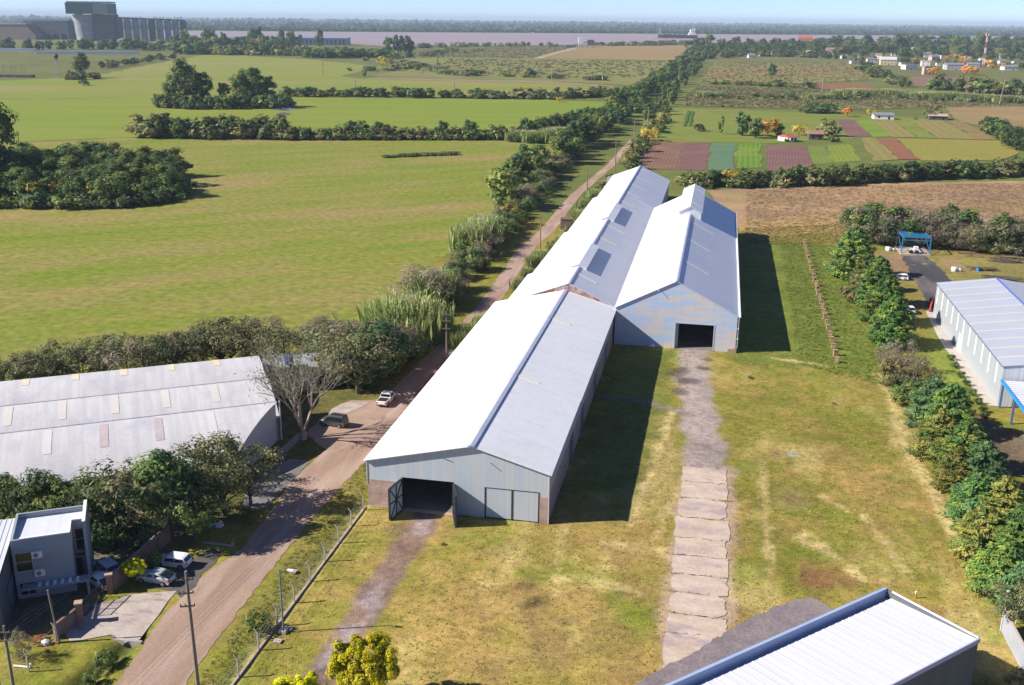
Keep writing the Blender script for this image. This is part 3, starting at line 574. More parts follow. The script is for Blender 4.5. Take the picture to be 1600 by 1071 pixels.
b = MB(); b.prism([(br-.35, -.3, bz+.01), (br, -.3, bz+.14), (br+.35, -.3, bz+.01)], (0, 72, 0)); b.build('ridge_cap', TRIM, roof)
for x, y in ((17.6, 62.9), (17.3, 41.6), (17.2, 19.3)):
    s_ = MB(); strip_on(s_, br, bz, WB+.3, be-.15, br+.5, x, y, .8); s_.build('skylight', SKYL, roof)
s_ = MB(); strip_on(s_, br, bz, -.15, bl-.07, br-.2, 8.3, 41, .9); s_.build('skylight', mat('rust_strip', (.5, .36, .27), (.6, .5, .42), scale=(.8, .8, .8)), roof)
v = MB(); y0, y1 = 71, 109
for s in (-1, 1):
    slope(v, br+s*3.1, bz+.55, br, bz+2.05, y0-.3, y1+.3, .1)
for yy in (y0, y1): v.prism([(br-2.8, yy, bz-1.6), (br+2.8, yy, bz-1.6), (br+2.8, yy, bz+.6), (br, yy, bz+1.95), (br-2.8, yy, bz+.6)], (0, .12, 0))
mo = v.build('ridge_monitor', ROOFW, roof)
s_ = MB(); strip_on(s_, br, bz+2.05, br+3.1, bz+.55, br+.3, br+2.9, y0+7, .9); strip_on(s_, br, bz+2.05, br+3.1, bz+.55, br+.3, br+2.9, y0+30, .9); s_.build('skylight', SKYL, mo)
b = MB(); b.tube([(WB+.45, -.2, be-.1), (WB+.45, yb, be-.1)], .2, 6); b.build('gutter', WHITE, B)
b = MB(); b.cyl(WB+.3, -.1, 0, be-.2, .07, 6); b.cyl(WB+.3, -.1, 4.6, 4.9, .16, 8); b.cyl(WB+.3, -.1, 2.6, 2.9, .16, 8); b.build('downpipe', GUT, B)
b = MB(); b.tube([(8, -.1, 11.6), (8, -.7, 11.2)], .05, 6); b.build('vent_pipe', GUT, B)
# ------------------------------------------------------------------ vaulted warehouse on the left, 32 degrees off the grid
VA = rad(32.2); va = np.array([math.cos(VA), math.sin(VA)]); vnn = np.array([math.sin(VA), -math.cos(VA)])
vo = np.array([-20.05, 17.29])      # right end of the second valley
Vh = thing('vaulted_warehouse', 'pale warehouse of three curved roof vaults with yellowed skylight patches behind the dark trees', 'warehouse', (vo[0], vo[1], 0), VA)
VROOF = mat('dusty_vault_roof', (.49, .48, .50), (.58, .57, .58), scale=(1.1, .06, .1), rough=.55, c3=(.43, .43, .48), scale3=(.3, .16, .2), lo3=.5, hi3=.75, fine=.08, finescale=3)
def vault(y_far, w, zf, zn, x1, name, back=False, x0=-75, n=10, cut=None):
    b = MB(); prof = []
    if back: prof += [(y_far+2.6, zf-1.3), (y_far+1.3, zf-.4)]
    for i in range(n+1):
        t = i/n; prof.append((y_far-w*t, zf-(zf-zn)*t**2.0))
    for (ya, za), (yb_, zb) in zip(prof[:-1], prof[1:]):
        xa = x1 if cut is None else x1-cut*(y_far-ya); xb = x1 if cut is None else x1-cut*(y_far-yb_)
        b.add([(x0, ya, za), (xa, ya, za), (xb, yb_, zb), (x0, yb_, zb), (x0, ya, za-.12), (xa, ya, za-.12), (xb, yb_, zb-.12), (x0, yb_, zb-.12)],
              [(3, 2, 1, 0), (4, 5, 6, 7), (1, 2, 6, 5), (0, 1, 5, 4), (2, 3, 7, 6)])
    o = b.build('vault_roof', VROOF, Vh, smooth=False)
    return o, prof
SP = 7.05; X2 = 0
def pz(prof, y):
    for (ya, za), (yb_, zb) in zip(prof[:-1], prof[1:]):
        if ya >= y >= yb_: return za+(zb-za)*(ya-y)/(ya-yb_)
    return prof[-1][1]
for vi, (yf, w, zf, zn, x1, back, cut, cols) in enumerate(((21.6, 10.7, 6.4, 4.1, .5, True, None, 'y'), (10.7, 10.9, 6.2, 3.9, .4, False, None, 'w'), (-.1, 12.4, 6.1, 3.2, .2, False, .62, 'b'))):
    o, prof = vault(yf, w, zf, zn, x1, 'v', back, cut=cut)
    for k in range(9):
        x = -6.4-SP*k - (1.5*vi); ya, yb_ = {'y': (yf+2.3, yf-2.6), 'w': (yf-.5, yf-6.2), 'b': (yf-.9, yf-7.0)}[cols]
        if vi == 2 and k in (0, 3): m_ = mat('pale_fibreglass2', (.60, .58, .57), (.56, .55, .55), scale=(.4, .4, .4))
        else: m_ = {'y': mat('cream_patch', (.66, .60, .44), (.58, .53, .40), scale=(.6, .6, .6)), 'w': mat('pale_fibreglass', (.60, .57, .52), (.56, .54, .52), scale=(.4, .4, .4)), 'b': mat('brown_fibreglass', (.42, .36, .35), (.5, .44, .44), scale=(.8, .8, .8))}[cols]
        s_ = MB(); q = np.linspace(ya, yb_, 7)
        for a_, c_ in zip(q[:-1], q[1:]): s_.quad((x-.55, c_, pz(prof, c_)+.04), (x+.55, c_, pz(prof, c_)+.04), (x+.55, a_, pz(prof, a_)+.04), (x-.55, a_, pz(prof, a_)+.04))
        s_.build('skylight', m_, o)
    g = MB()
    if cut is None: g.prism([(x1-.35, y, z-.14) for y, z in prof]+[(x1-.35, yf-w, 0), (x1-.35, yf+(2.6 if back else 0), 0)], (.1, 0, 0))
    else: g.prism([(x1-.35-cut*(yf-y), y, z-.14) for y, z in prof]+[(x1-.35-cut*w, yf-w, 0), (x1-.35, yf, 0)], (.1, .02, 0))
    g.build('gable_wall', mat('blue_grey_wall', (.30, .36, .42), (.36, .40, .44), scale=(.3, .3, .1), rough=.7), Vh)
    g = MB(); g.box(-75, x1, yf+(.0 if not back else 0), yf+.28, zf-.05, zf+.04); g.build('valley_shadow_strip', mat('valley_shadow_grey', (.20, .20, .25), (.3, .3, .34), scale=(.5, .5, .5)), o) if not back else None  # dark strip added to draw the thin shadow line where two vaults meet
    g = MB(); g.tube([(-75, yf-w-.12, zn-.05), (x1-(cut or 0)*w, yf-w-.12, zn-.05)], .14, 6); g.build('gutter', GUT, Vh)
g = MB(); g.box(-75, .1, 23.9, 24.1, 0, 5); g.box(-75, -7.9, -12.4, -12.2, 0, 3.4); g.build('long_wall', SIDEG, Vh)
g = MB(); g.cyl(.55, 0, 0, 6.2, .12, 6); g.build('downpipe', GUT, Vh)
# ------------------------------------------------------------------ two storey house, bottom left
HW = mat('grey_render', (.30, .33, .37), (.26, .29, .33), scale=(.3, .3, .3), rough=.8)
HROOF = mat('white_house_roof', (.62, .64, .68), (.55, .57, .62), scale=(2.5, .1, .1), rough=.5)
hz = 7.0; f0 = at(15, 846, hz); f1 = at(109, 833, hz); hd = (f1-f0)[:2]; hl = np.linalg.norm(hd); hr = math.atan2(hd[1], hd[0])
House = thing('house', 'grey two storey house with white sheet roof inside parapets and two air conditioners', 'house', (f0[0], f0[1], 0), hr)
hb = at(133, 785, hz+.3); q = hb-f0; hx, hy = q[0]*math.cos(hr)+q[1]*math.sin(hr), -q[0]*math.sin(hr)+q[1]*math.cos(hr)
D = max(6.0, min(16, hy)); W = hl; W2h = max(W+1.5, hx)
b = MB(); b.box(0, W, 0, .25, 0, hz); b.box(0, .25, .25, D, 0, hz); b.box(.25, W2h, D-.25, D, 0, hz); b.box(W-.25, W, .25, 3.2, 0, hz); b.box(W, W2h-.3, 2.95, 3.2, 2.9, hz)
b.box(W2h-.3, W2h, 1.2, D-.25, 0, hz+.5); b.box(W, W2h-.3, 3.0, 3.2, 0, 2.7); b.build('wall', HW, House)
b = MB(); b.add([(.25, .25, hz-.5), (W2h-.3, .25, hz-.5), (W2h-.3, D-.25, hz-.8), (.25, D-.25, hz-.8)], [(0, 1, 2, 3)]); b.f[-1:] = [(0, 1, 2, 3)]
b = MB(); b.add([(.25, .25, hz-.35), (W-.25, .25, hz-.35), (W-.25, 3.2, hz-.42), (W2h-.3, 3.2, hz-.42), (W2h-.3, D-.25, hz-.6), (.25, D-.25, hz-.6)], [(0, 1, 2, 3, 4, 5)]); b.build('roof', HROOF, House)
b = MB(); b.box(.9, W, -.02, .28, hz, hz+.12); b.box(W-.27, W+.02, .28, 3.2, hz, hz+.12); b.box(W+.02, W2h-.3, 2.93, 3.22, hz, hz+.12); b.box(W2h-.32, W2h+.02, 1.2, D, hz+.5, hz+.6); b.build('parapet_cap', WHITE, House)
GLASS = mat('dark_window_glass', (.02, .022, .028), rough=.15, spec=.5)
FRM = mat('aluminium_frame', (.45, .46, .48), rough=.4)
def window(x0, x1, z0, z1, y=-.03, parent=House, m=1, axis='x', fm=FRM):
    w = MB(); w.box(x0, x1, y-.02, y+.02, z0, z1); o = w.build('window', GLASS, parent)
    f = MB(); t = .07
    f.box(x0-t, x1+t, y-.05, y+.0, z1, z1+t); f.box(x0-t, x1+t, y-.07, y+.0, z0-t, z0); f.box(x0-t, x0, y-.05, y, z0, z1); f.box(x1, x1+t, y-.05, y, z0, z1)
    if m == 1: f.box(x0, x1, y-.04, y-.021, (z0+z1)/2-.03, (z0+z1)/2+.03)
    if m == 2: f.box((x0+x1)/2-.03, (x0+x1)/2+.03, y-.04, y-.021, z0, z1)
    f.build('frame', fm, o); return o
def onwall(x, y, yl=0.0):      # local x, z of a place on the house front
    d = ray(x, y); p0 = np.array([f0[0], f0[1], 0]); n = np.array([-math.sin(hr), math.cos(hr), 0]); p0 = p0+n*yl
    P = CAM + d*(((p0-CAM)@n)/(d@n)); r = P-p0; return r[0]*math.cos(hr)+r[1]*math.sin(hr), P[2]
wx0, wz1 = onwall(23, 866); wx1, wz0 = onwall(52, 890); window(wx0, wx1, wz0, wz1)
wx0, wz1 = onwall(31, 912); wx1, wz0 = onwall(58, 932); window(wx0, wx1, max(wz0, .5), wz1, m=2)
b2 = W+.25; window(W+.2, W2h-.45, 3.4, 6.0, 2.9)
for px, py in ((58, 865), (63, 893)):
    ax, az = onwall(px, py); b = MB(); b.box(ax-.5, ax+.5, -.42, -.02, az-.36, az+.36); ac = b.build('air_conditioner', WHITE, House)
    b = MB(); b.tube([(ax-.1, -.44, az), (ax-.1, -.421, az)], .26, 14); b.build('fan_grille', mat('grille_grey', (.2, .2, .21)), ac)
az = onwall(70, 908)[1]
b = MB(); b.box(.6, W2h, -1.3, -.0, az-.15, az); aw = b.build('canopy_slab', HW, House)
for k in range(6): b = MB(); x = 2.2+.75*k; b.box(x, x+.3, -1.1, -.15, az+.001, az+.06); b.build('skylight', SKYW, aw)
b = MB(); b.box(W2h-.35, W2h-.1, -1.25, -1.0, 0, az-.15); b.build('post', HW, House)
b = MB(); b.box(W-.2, W2h-.9, 2.9, 2.94, 0, 2.4); b.build('door', DARKM, House)
# sheet roofed annex at the frame's left edge
e0 = at(27, 810, 6.5); e1 = at(0, 898, 6.0); dd = (e1-e0)[:2]; L_ = np.linalg.norm(dd); ar = math.atan2(dd[1], dd[0])+math.pi/2
An = thing('annex', 'low annex with ribbed white sheet roof at the left edge beside the grey house', 'building', (e0[0], e0[1], 0), ar)
b = MB()
for k in range(24):
    x = -.02-.55*k; b.add([(x-.5, -L_-1.5, 6.0-.02*k), (x, -L_-1.5, 6.0-.02*k), (x, .1, 6.5-.02*k), (x-.5, .1, 6.5-.02*k)], [(0, 1, 2, 3)]); b.box(x-.55, x-.5, -L_-1.5, .1, 5.7, 5.9)
    b.add([(x-.56, -L_-1.5, 6.05-.02*k), (x-.49, -L_-1.5, 6.05-.02*k), (x-.49, .1, 6.55-.02*k), (x-.56, .1, 6.55-.02*k)], [(0, 1, 2, 3)])
b.build('roof', HROOF, An)
b = MB(); b.box(-13, -.1, -L_-1.3, -L_-1.1, 0, 5.6); b.box(-.3, -.1, -L_-1.1, 0, 0, 5.6); b.build('wall', mat('dark_wall', (.10, .11, .13), rough=.8), An)
b = MB(); b.box(-.05, 0, -L_*.8, -L_*.35, .2, 3.2); b.build('door', mat('blue_grey_door', (.10, .14, .2), rough=.5), An)
# boundary wall of hollow brick, pillars, black gate
def wall(name, label, p, q, h, t, m, cap=None, cat='wall', kind=None):
    p, q = np.array(p[:2]), np.array(q[:2]); d = q-p; L_ = np.linalg.norm(d); r = math.atan2(d[1], d[0])
    o = thing(name, label, cat, (p[0], p[1], 0), r)
    b = MB(); b.box(0, L_, -t/2, t/2, 0, h); b.build('wall_panel', m, o)
    b = MB(); b.box(-.02, L_+.02, -t/2-.04, t/2+.04, h, h+.08); b.build('coping', cap or m, o)
    return o, L_
PIL = mat('pillar_brick', alb(190, 150, 136), alb(150, 110, 100), scale=(3, 3, 8), rough=.9)
w1 = at(178, 925); w2 = at(246, 862); o, L_ = wall('boundary_wall', 'dark red brick boundary wall behind the two white cars by the black gate', w1, w2, 2.1, .2, BLOCK)
w3 = at(266, 845); o, L_ = wall('boundary_wall', 'far stretch of brick boundary wall running under the dark trees past the white cars', w2+np.array([.1, .1, 0]), w3, 2.1, .2, BLOCK)
o, L_ = wall('boundary_wall', 'low brick boundary wall between the gate and the leaning wooden pole', at(86, 1000), at(122, 972), 1.6, .2, BLOCK)
for (x, y), lb in (((173, 926), 'brick gate pillar beside the silver saloon car, right of the black gate'), ((126, 972), 'brick gate pillar at the lower left end of the black gate')):
    p = at(x, y); o = thing('gate_pillar', lb, 'pillar', p, .5); b = MB(); b.box(-.32, .32, -.32, .32, 0, 2.2); b.build('shaft', PIL, o); b = MB(); b.box(-.4, .4, -.4, .4, 2.2, 2.36); b.build('cap', mat('cap_stone', alb(206, 176, 160)), o)
ga, gb = at(127, 968)[:2], at(168, 930)[:2]; gd = gb-ga; gl = np.linalg.norm(gd)
G_ = thing('sliding_gate', 'black metal sliding gate between two brick pillars in front of the grey house', 'gate', (ga[0], ga[1], 0), math.atan2(gd[1], gd[0]))
b = MB()
for z in (.1, 1.0, 1.85): b.box(.45, gl-.45, -.04, .04, z, z+.07)
for k in range(4): x = .45+(gl-.9-.08)*k/3; b.box(x, x+.08, -.05, .05, .1, 1.92)
fr = b.build('frame', DARK, G_)
b = MB()
for k in range(26): x = .5+(gl-1.05)*k/25; b.box(x, x+.02, -.012, .012, .17, 1.85)
b.build('bars', DARK, fr)
# culvert under the driveway
p = at(183, 1000); q = at(217, 1004); o = thing('culvert_wall', 'pale concrete culvert end under the driveway slab by the ditch', 'culvert', p, math.atan2((q-p)[1], (q-p)[0])); L_ = np.linalg.norm(q-p)
b = MB(); b.box(-.6, L_+.3, -.1, .2, -.8, .12); b.build('headwall', CONC, o); b = MB(); b.tube([(L_*.45, -.16, -.5), (L_*.45, -.105, -.5)], .35, 14); b.build('pipe_mouth', DARK, o)
# ------------------------------------------------------------------ right hand warehouse with awning
RW = thing('warehouse', 'light blue grey warehouse at the right edge with a row of tall narrow translucent panels', 'warehouse', (88.9, 57, 0))
RWM = mat('pale_blue_sheet', (.56, .60, .68), (.52, .56, .64), scale=(.2, 1, .1), rough=.45); RWR = mat('pale_lilac_roof', (.40, .43, .50), (.37, .40, .47), scale=(.2, .2, .2), rough=.45, fine=.04)
Ly, rx_, rz_ = 56.5, 11.6, 8.7
WALLM = mat('light_wall_sheet', (.36, .39, .42), (.32, .35, .38), scale=(.2, 2.2, .1), rough=.5)
b = MB(); b.box(0, .15, .15, Ly, .0, 6.9); b.build('left_wall', WALLM, RW)
b = MB(); b.prism([(0, 0, 0), (23, 0, 0), (23, 0, 6.9), (rx_, 0, rz_-.1), (0, 0, 6.9)], (0, .14, 0)); b.build('front_wall', mat('ribbed_front', (.60, .63, .68), (.45, .48, .54), scale=(3.5, 1, .01), rough=.45, detail=1), RW)
b = MB(); b.prism([(0, Ly-.15, 0), (23, Ly-.15, 0), (23, Ly-.15, 6.9), (rx_, Ly-.15, rz_-.1), (0, Ly-.15, 6.9)], (0, .15, 0)); b.build('rear_wall', WALLM, RW)
b = MB(); slope(b, -.25, 6.97, rx_, rz_, -.2, Ly+.2); slope(b, 23, 6.97, rx_, rz_, -.2, Ly+.2); roof = b.build('roof', RWR, RW)
b = MB(); b.bar((-.27, -.2, 6.95), (-.27, Ly+.2, 6.95), .12); b.build('gutter', mat('dark_gutter', (.16, .17, .2), rough=.5), RW)
b = MB(); b.bar((rx_, -.2, rz_+.05), (rx_, Ly+.2, rz_+.05), .35, .12); b.build('ridge_cap', mat('blue_flashing', (.12, .16, .5), rough=.4), roof)
for k in range(11):
    y = 4.2+5.1*k
    b = MB(); strip_on(b, -.25, 6.97, rx_, rz_, .2, rx_-.3, y, .55); b.build('skylight', mat('cream_fibreglass', (.56, .54, .47), rough=.4), roof)
    b = MB(); b.box(-.05, -.004, y-1.2, y-.6, 3.0, 6.6); b.build('wall_light_panel', mat('white_translucent', (.82, .85, .9), rough=.35), RW)
b = MB(); b.box(-.06, -.005, 28, 31.5, 0, 3.4); b.build('sliding_door', RWM, RW)
# lower roof butting on the far side
o = thing('warehouse', 'second pale roof beyond the blue ridge flashing at the right edge', 'warehouse', (112.2, 60, 0))
b = MB(); slope(b, 0, 7.8, 12, 9.0, 0, 52); slope(b, 24, 7.8, 12, 9.0, 0, 52); rf = b.build('roof', mat('pale_grey_roof', (.56, .57, .60), (.52, .53, .57), scale=(.2, .2, .2), rough=.5), o)
for k in range(9): b = MB(); strip_on(b, 0, 7.8, 12, 9.0, .3, 11.5, 4+5.1*k, .5); b.build('skylight', mat('cream_fibreglass', (.74, .72, .66), rough=.4), rf)
b = MB(); b.prism([(0, .1, 0), (24, .1, 0), (24, .1, 7.7), (12, .1, 8.85), (0, .1, 7.7)], (0, 51.8, 0)); b.build('wall', WALLM, o)
aw = thing('awning', 'ribbed white awning with bright blue edge beam at the front of the right warehouse', 'awning', (88.6, 56.4, 0))
b = MB()
for k in range(16):
    y = -.06-1.0*k; b.box(.35, 20, y-.55, y, 4.62, 4.68); b.box(.35, 20, y-1.0, y-.55, 4.52, 4.58)
b.build('roof', mat('awning_sheet', (.70, .71, .74), (.62, .64, .72), scale=(.2, 1, 1), rough=.45), aw)
BLUE = mat('bright_blue', (.02, .26, .72), rough=.4)
b = MB(); b.box(.1, .34, -15.6, .1, 4.35, 4.85); b.build('edge_beam', BLUE, aw)
for y in (-.3, -7.5, -15.2): b = MB(); b.box(.35, .65, y-.15, y+.15, 0, 4.5); b.build('post', mat('blue_post', (.08, .14, .28)), aw)
# white ribbed store at the bottom right, 45 degrees off the grid
s0 = at(1383, 918, 8.0); s1 = at(1530, 996, 8.0); s2 = at(1058, 1073, 8.0)
ud = (s1-s0)[:2]; uL = np.linalg.norm(ud); ur = math.atan2(ud[1], ud[0]); lL = np.linalg.norm((s2-s0)[:2])+3
S = thing('warehouse', 'white ribbed flat roofed warehouse with blue grey gutter in the bottom right corner', 'warehouse', (s0[0], s0[1], 0), ur)
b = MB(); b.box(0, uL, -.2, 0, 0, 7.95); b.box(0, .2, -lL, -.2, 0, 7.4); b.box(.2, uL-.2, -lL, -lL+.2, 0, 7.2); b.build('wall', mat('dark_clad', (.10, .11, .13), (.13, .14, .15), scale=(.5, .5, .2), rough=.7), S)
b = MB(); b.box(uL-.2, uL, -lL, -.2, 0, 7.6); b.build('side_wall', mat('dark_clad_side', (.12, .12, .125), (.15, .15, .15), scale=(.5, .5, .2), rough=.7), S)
b = MB(); z_ = 7.75
b = MB(); n_ = int(lL/.9)
for k in range(n_):
    y1_, y0_ = -.2-.9*k, -.2-.9*(k+1); b.quad((.95, y0_+.28, 7.35), (uL+.05, y0_+.28, 7.85), (uL+.05, y1_, 7.85), (.95, y1_, 7.35)); b.box(.95, .96, y0_, y1_, 7.0, 7.3)
    b.quad((.95, y0_+.2, 7.39), (uL+.05, y0_+.2, 7.89), (uL+.05, y0_+.28, 7.85), (.95, y0_+.28, 7.35)); b.quad((.95, y0_+.08, 7.39), (uL+.05, y0_+.08, 7.89), (uL+.05, y0_+.2, 7.89), (.95, y0_+.2, 7.39)); b.quad((.95, y0_, 7.35), (uL+.05, y0_, 7.85), (uL+.05, y0_+.08, 7.89), (.95, y0_+.08, 7.39))
b.build('roof', mat('clean_white_sheet', (.66, .67, .70), (.60, .61, .65), scale=(.05, .8, .1), rough=.4, spec=.4), S)
b = MB(); b.box(.9, uL, -.19, -.02, 7.951, 8.05); b.build('flashing', WHITE, S)
b = MB(); b.add([(-.02, -lL, 7.95), (.35, -lL, 8.1), (.35, .02, 8.1), (-.02, .02, 7.95), (.36, -lL, 7.1), (.36, .02, 7.1), (.94, -lL, 7.15), (.94, .02, 7.15)], [(0, 1, 2, 3), (1, 4, 5, 2), (4, 6, 7, 5)]); b.box(-.12, -.02, -lL, .02, 6.9, 7.95); b.build('gutter', mat('blue_grey_gutter', (.30, .38, .56), (.26, .34, .5), scale=(.3, .3, .3), rough=.4), S)
b = MB(); b.box(uL+.0, uL+.14, -lL, .02, 7.5, 7.97); b.build('edge_trim', mat('lilac_trim', (.45, .45, .62), rough=.4), S)
for yy in (-9, -13): b = MB(); b.box(uL-.02, uL+.05, yy-2.6, yy, 0, 4.5); b.build('door', DARK, S)
# white yard wall at the right edge
o, L_ = wall('yard_wall', 'white rendered yard wall with buttress at the bottom right corner', (73.3, -12.6), (73.9, -30), 2.3, .2, mat('white_render', (.36, .38, .42), (.31, .33, .37), scale=(.4, .4, .4)), mat('pink_coping', (.5, .4, .38)))
for x in (0.2, 5.2): b = MB(); b.box(x, x+.5, .101, .4, 0, 2.1); b.build('buttress', WHITE, o)
for p, lb, hh in ((at(1563, 986), 'tall thin steel floodlight pole at the white wall end', 4.6), (at(1587, 975), 'shorter steel floodlight pole behind the white yard wall', 4.0)):
    o = thing('floodlight_pole', lb, 'lamp post', p); b = MB(); b.cyl(0, 0, 0, hh, .06, 8); b.cyl(.45, .02, 0, 2.2, .05, 8) if hh > 4.2 else None; b.build('pole', GUT, o); b = MB(); b.box(-.05, .25, -.12, .12, hh, hh+.14); b.build('lamp_head', WHITE, o)
# hut, tank and buildings behind the bare tree
p = at(430, 612); o = thing('outbuilding', 'small pale flat roofed building behind the bare tree, blue water tank above', 'building', p, .35)
b = MB(); b.box(-2, 7, 0, 7, 0, 4); b.build('wall', mat('cream_wall', alb(214, 194, 184), alb(190, 170, 160), scale=(.5, .5, .5)), o); b = MB(); b.box(-2.2, 7.2, -.2, 7.2, 4.0, 4.2); b.build('roof', mat('grey_slab', (.3, .32, .36)), o)
q = np.array(at(452, 573, 4.2)); o = thing('water_tank', 'round blue water tank on the small pale building behind the bare tree', 'tank', (q[0], q[1], 4.2)); b = MB(); b.cyl(0, 0, 0.5, 1.7, .75, 14); b.cyl(0, 0, 1.7, 1.95, .74, 14, r1=.3); b.build('body', mat('tank_blue', (.03, .09, .3), rough=.4), o)
b = MB(); [b.box(x-.06, x+.06, y-.06, y+.06, 0, .5) for x in (-.5, .5) for y in (-.5, .5)]; b.build('legs', DARKM, o)
p = at(884, 361); o = thing('brick_hut', 'small square brick hut against the left eave of the rear warehouse', 'hut', p, 0); b = MB(); b.box(-1.6, 1.6, 0, 3, 0, 3.4); b.build('wall', mat('grey_brick', alb(130, 112, 104), alb(112, 96, 90), scale=(1, 1, 3)), o); b = MB(); b.box(-1.8, 1.8, -.2, 3.2, 3.4, 3.6); b.build('roof', mat('hut_roof', alb(140, 116, 104)), o)
p = at(1425, 397); o = thing('steel_shelter', 'open blue steel frame shelter at the end of the asphalt drive', 'shelter', (95.3, 175.5, 0))
b = MB()
for x in (-3.6, 3.6):
    for y in (0, 9): b.box(x-.12, x+.12, y-.12, y+.12, .3, 4.6)
    b.bar((x, 0, .6), (x, 9, 4.4), .1); b.bar((x, 0, 4.6), (x, 9, 4.6), .2)
for y in np.linspace(0, 9, 7): b.bar((-3.6, y, 4.7), (3.6, y, 4.7), .2)
b.bar((-3.6, 0, 3.9), (3.6, 0, 3.9), .14)
b.build('frame', mat('blue_steel', (.03, .22, .42), rough=.5), o); b = MB(); b.box(-4, 4, -1, 9.3, .0, .3); b.build('base_slab', CONC, o); b = MB(); b.box(-3.4, 3.4, 8.9, 9.1, .3, 3.2); b.build('rear_panel', DARKM, o)
# ------------------------------------------------------------------ vegetation: prototypes built of many leaf faces, then copied
def leaf_material():
    m, nt, b = nodes_of('leaves'); N, L = nt.nodes, nt.links
    a = N.new('ShaderNodeAttribute'); a.attribute_name = 'Col'
    oi = N.new('ShaderNodeObjectInfo')
    mr = N.new('ShaderNodeMapRange'); mr.inputs[3].default_value = .72; mr.inputs[4].default_value = 1.3; L.new(oi.outputs['Random'], mr.inputs[0])
    ml = N.new('ShaderNodeMath'); ml.operation = 'MULTIPLY'; ml.inputs[1].default_value = 7.31; L.new(oi.outputs['Random'], ml.inputs[0])
    fr = N.new('ShaderNodeMath'); fr.operation = 'FRACT'; L.new(ml.outputs[0], fr.inputs[0])
    mh = N.new('ShaderNodeMapRange'); mh.inputs[3].default_value = .484; mh.inputs[4].default_value = .508; L.new(fr.outputs[0], mh.inputs[0])
    hs = N.new('ShaderNodeHueSaturation'); L.new(a.outputs['Color'], hs.inputs['Color']); L.new(mr.outputs[0], hs.inputs['Value']); L.new(mh.outputs[0], hs.inputs['Hue'])
    L.new(hs.outputs[0], b.inputs['Base Color']); b.inputs['Roughness'].default_value = .65; b.inputs['Specular IOR Level'].default_value = .2
    tr = N.new('ShaderNodeBsdfTranslucent'); L.new(hs.outputs[0], tr.inputs[0])
    mx = N.new('ShaderNodeMixShader'); mx.inputs[0].default_value = .38; L.new(b.outputs[0], mx.inputs[1]); L.new(tr.outputs[0], mx.inputs[2])
    L.new(mx.outputs[0], nt.nodes['Material Output'].inputs[0]); return m
LEAF = leaf_material()
BARK = mat('bark', (.12, .095, .08), (.08, .065, .055), scale=(1.5, 1.5, .4), rough=.9)
PALEBARK = mat('pale_bark', (.34, .29, .25), (.24, .20, .17), scale=(1.5, 1.5, .4), rough=.9)
def leaf_mesh(name, P, Nn, size, cols, aspect=.55, along=None):
    """rhombic leaf tufts at P facing Nn; size and colour per leaf; along gives the long direction"""
    n = len(P); Nn = Nn/np.maximum(np.linalg.norm(Nn, axis=1, keepdims=True), 1e-6)
    if along is None: along = nrs.normal(size=(n, 3))
    t = along - Nn*(along*Nn).sum(1, keepdims=True); t /= np.maximum(np.linalg.norm(t, axis=1, keepdims=True), 1e-6)
    s = np.cross(Nn, t); sz = size[:, None]
    V = np.stack([P - t*sz, P + s*sz*aspect - t*sz*.1, P + t*sz, P - s*sz*aspect + t*sz*.15], 1).reshape(-1, 3)
    me = bpy.data.meshes.new(name); F = np.arange(4*n)
    me.vertices.add(4*n); me.vertices.foreach_set('co', V.astype(np.float32).ravel())
    me.loops.add(4*n); me.loops.foreach_set('vertex_index', F)
    me.polygons.add(n); me.polygons.foreach_set('loop_start', np.arange(0, 4*n, 4)); me.polygons.foreach_set('loop_total', np.full(n, 4))
    ca = me.attributes.new('Col', 'FLOAT_COLOR', 'FACE'); ca.data.foreach_set('color', np.concatenate([np.clip(cols, 0, .9), np.ones((n, 1))], 1).astype(np.float32).ravel())
    me.materials.append(LEAF); me.update(calc_edges=True); return me
def unit(n):
    v = nrs.normal(size=(n, 3)); return v/np.linalg.norm(v, axis=1, keepdims=True)
def tones(pal, n, clump=None):
    pal = np.array(pal); k = nrs.randint(0, len(pal), n if clump is None else clump.max()+1); c = pal[k if clump is None else k[clump]]
    g = nrs.uniform(.72, 1.3, (c.shape[0], 1)); return c*g
def cloud(ncl, nleaf, rx, rz, zc, rc, size, pal, fill=.55, flat=.8, ry=None, lowcut=None, wob=.25, thin=.55, up=.35, shape=None):
    """clumps spread through a crown, leaves on the clumps' shells"""
    ry = ry or rx; u = unit(ncl*3); r = nrs.uniform(fill**3, 1, (len(u), 1))**(1/3)
    Cn = u*r; Cn[:, 2] = np.where(Cn[:, 2] < -.75, -.75, Cn[:, 2])
    if shape is not None: Cn = shape(Cn)
    Cn = Cn[:ncl]*np.array([rx, ry, rz]) + np.array([0, 0, zc]); Cn += nrs.normal(size=Cn.shape)*rx*wob*.35
    if lowcut is not None: Cn[:, 2] = np.maximum(Cn[:, 2], lowcut)
    cr_ = rc*nrs.uniform(.6, 1.35, ncl); k = nrs.randint(0, ncl, nleaf); d = unit(nleaf)
    P = Cn[k] + d*(cr_[k]*nrs.uniform(.55, 1.05, nleaf))[:, None]*np.array([1, 1, flat])
    P[:, 2] = np.maximum(P[:, 2], .05)
    out = (P-np.array([0, 0, zc]))/np.array([rx, ry, rz])
    Nn = d*.8 + out*.5 + unit(nleaf)*.55 + np.array([0, 0, up])
    sz = size*nrs.uniform(.55, 1.35, nleaf)
    tc = tones(pal, 0, k) * nrs.uniform(.8, 1.22, (nleaf, 1))
    return P, Nn, sz, tc, Cn
G_ = lambda *c: alb(*c, k=2.0)
G2_ = lambda *c: alb(*c, k=1.5)
DKG = [G_(78, 98, 52), G_(64, 84, 50), G_(92, 108, 56), G_(70, 92, 60), G_(56, 76, 48)]
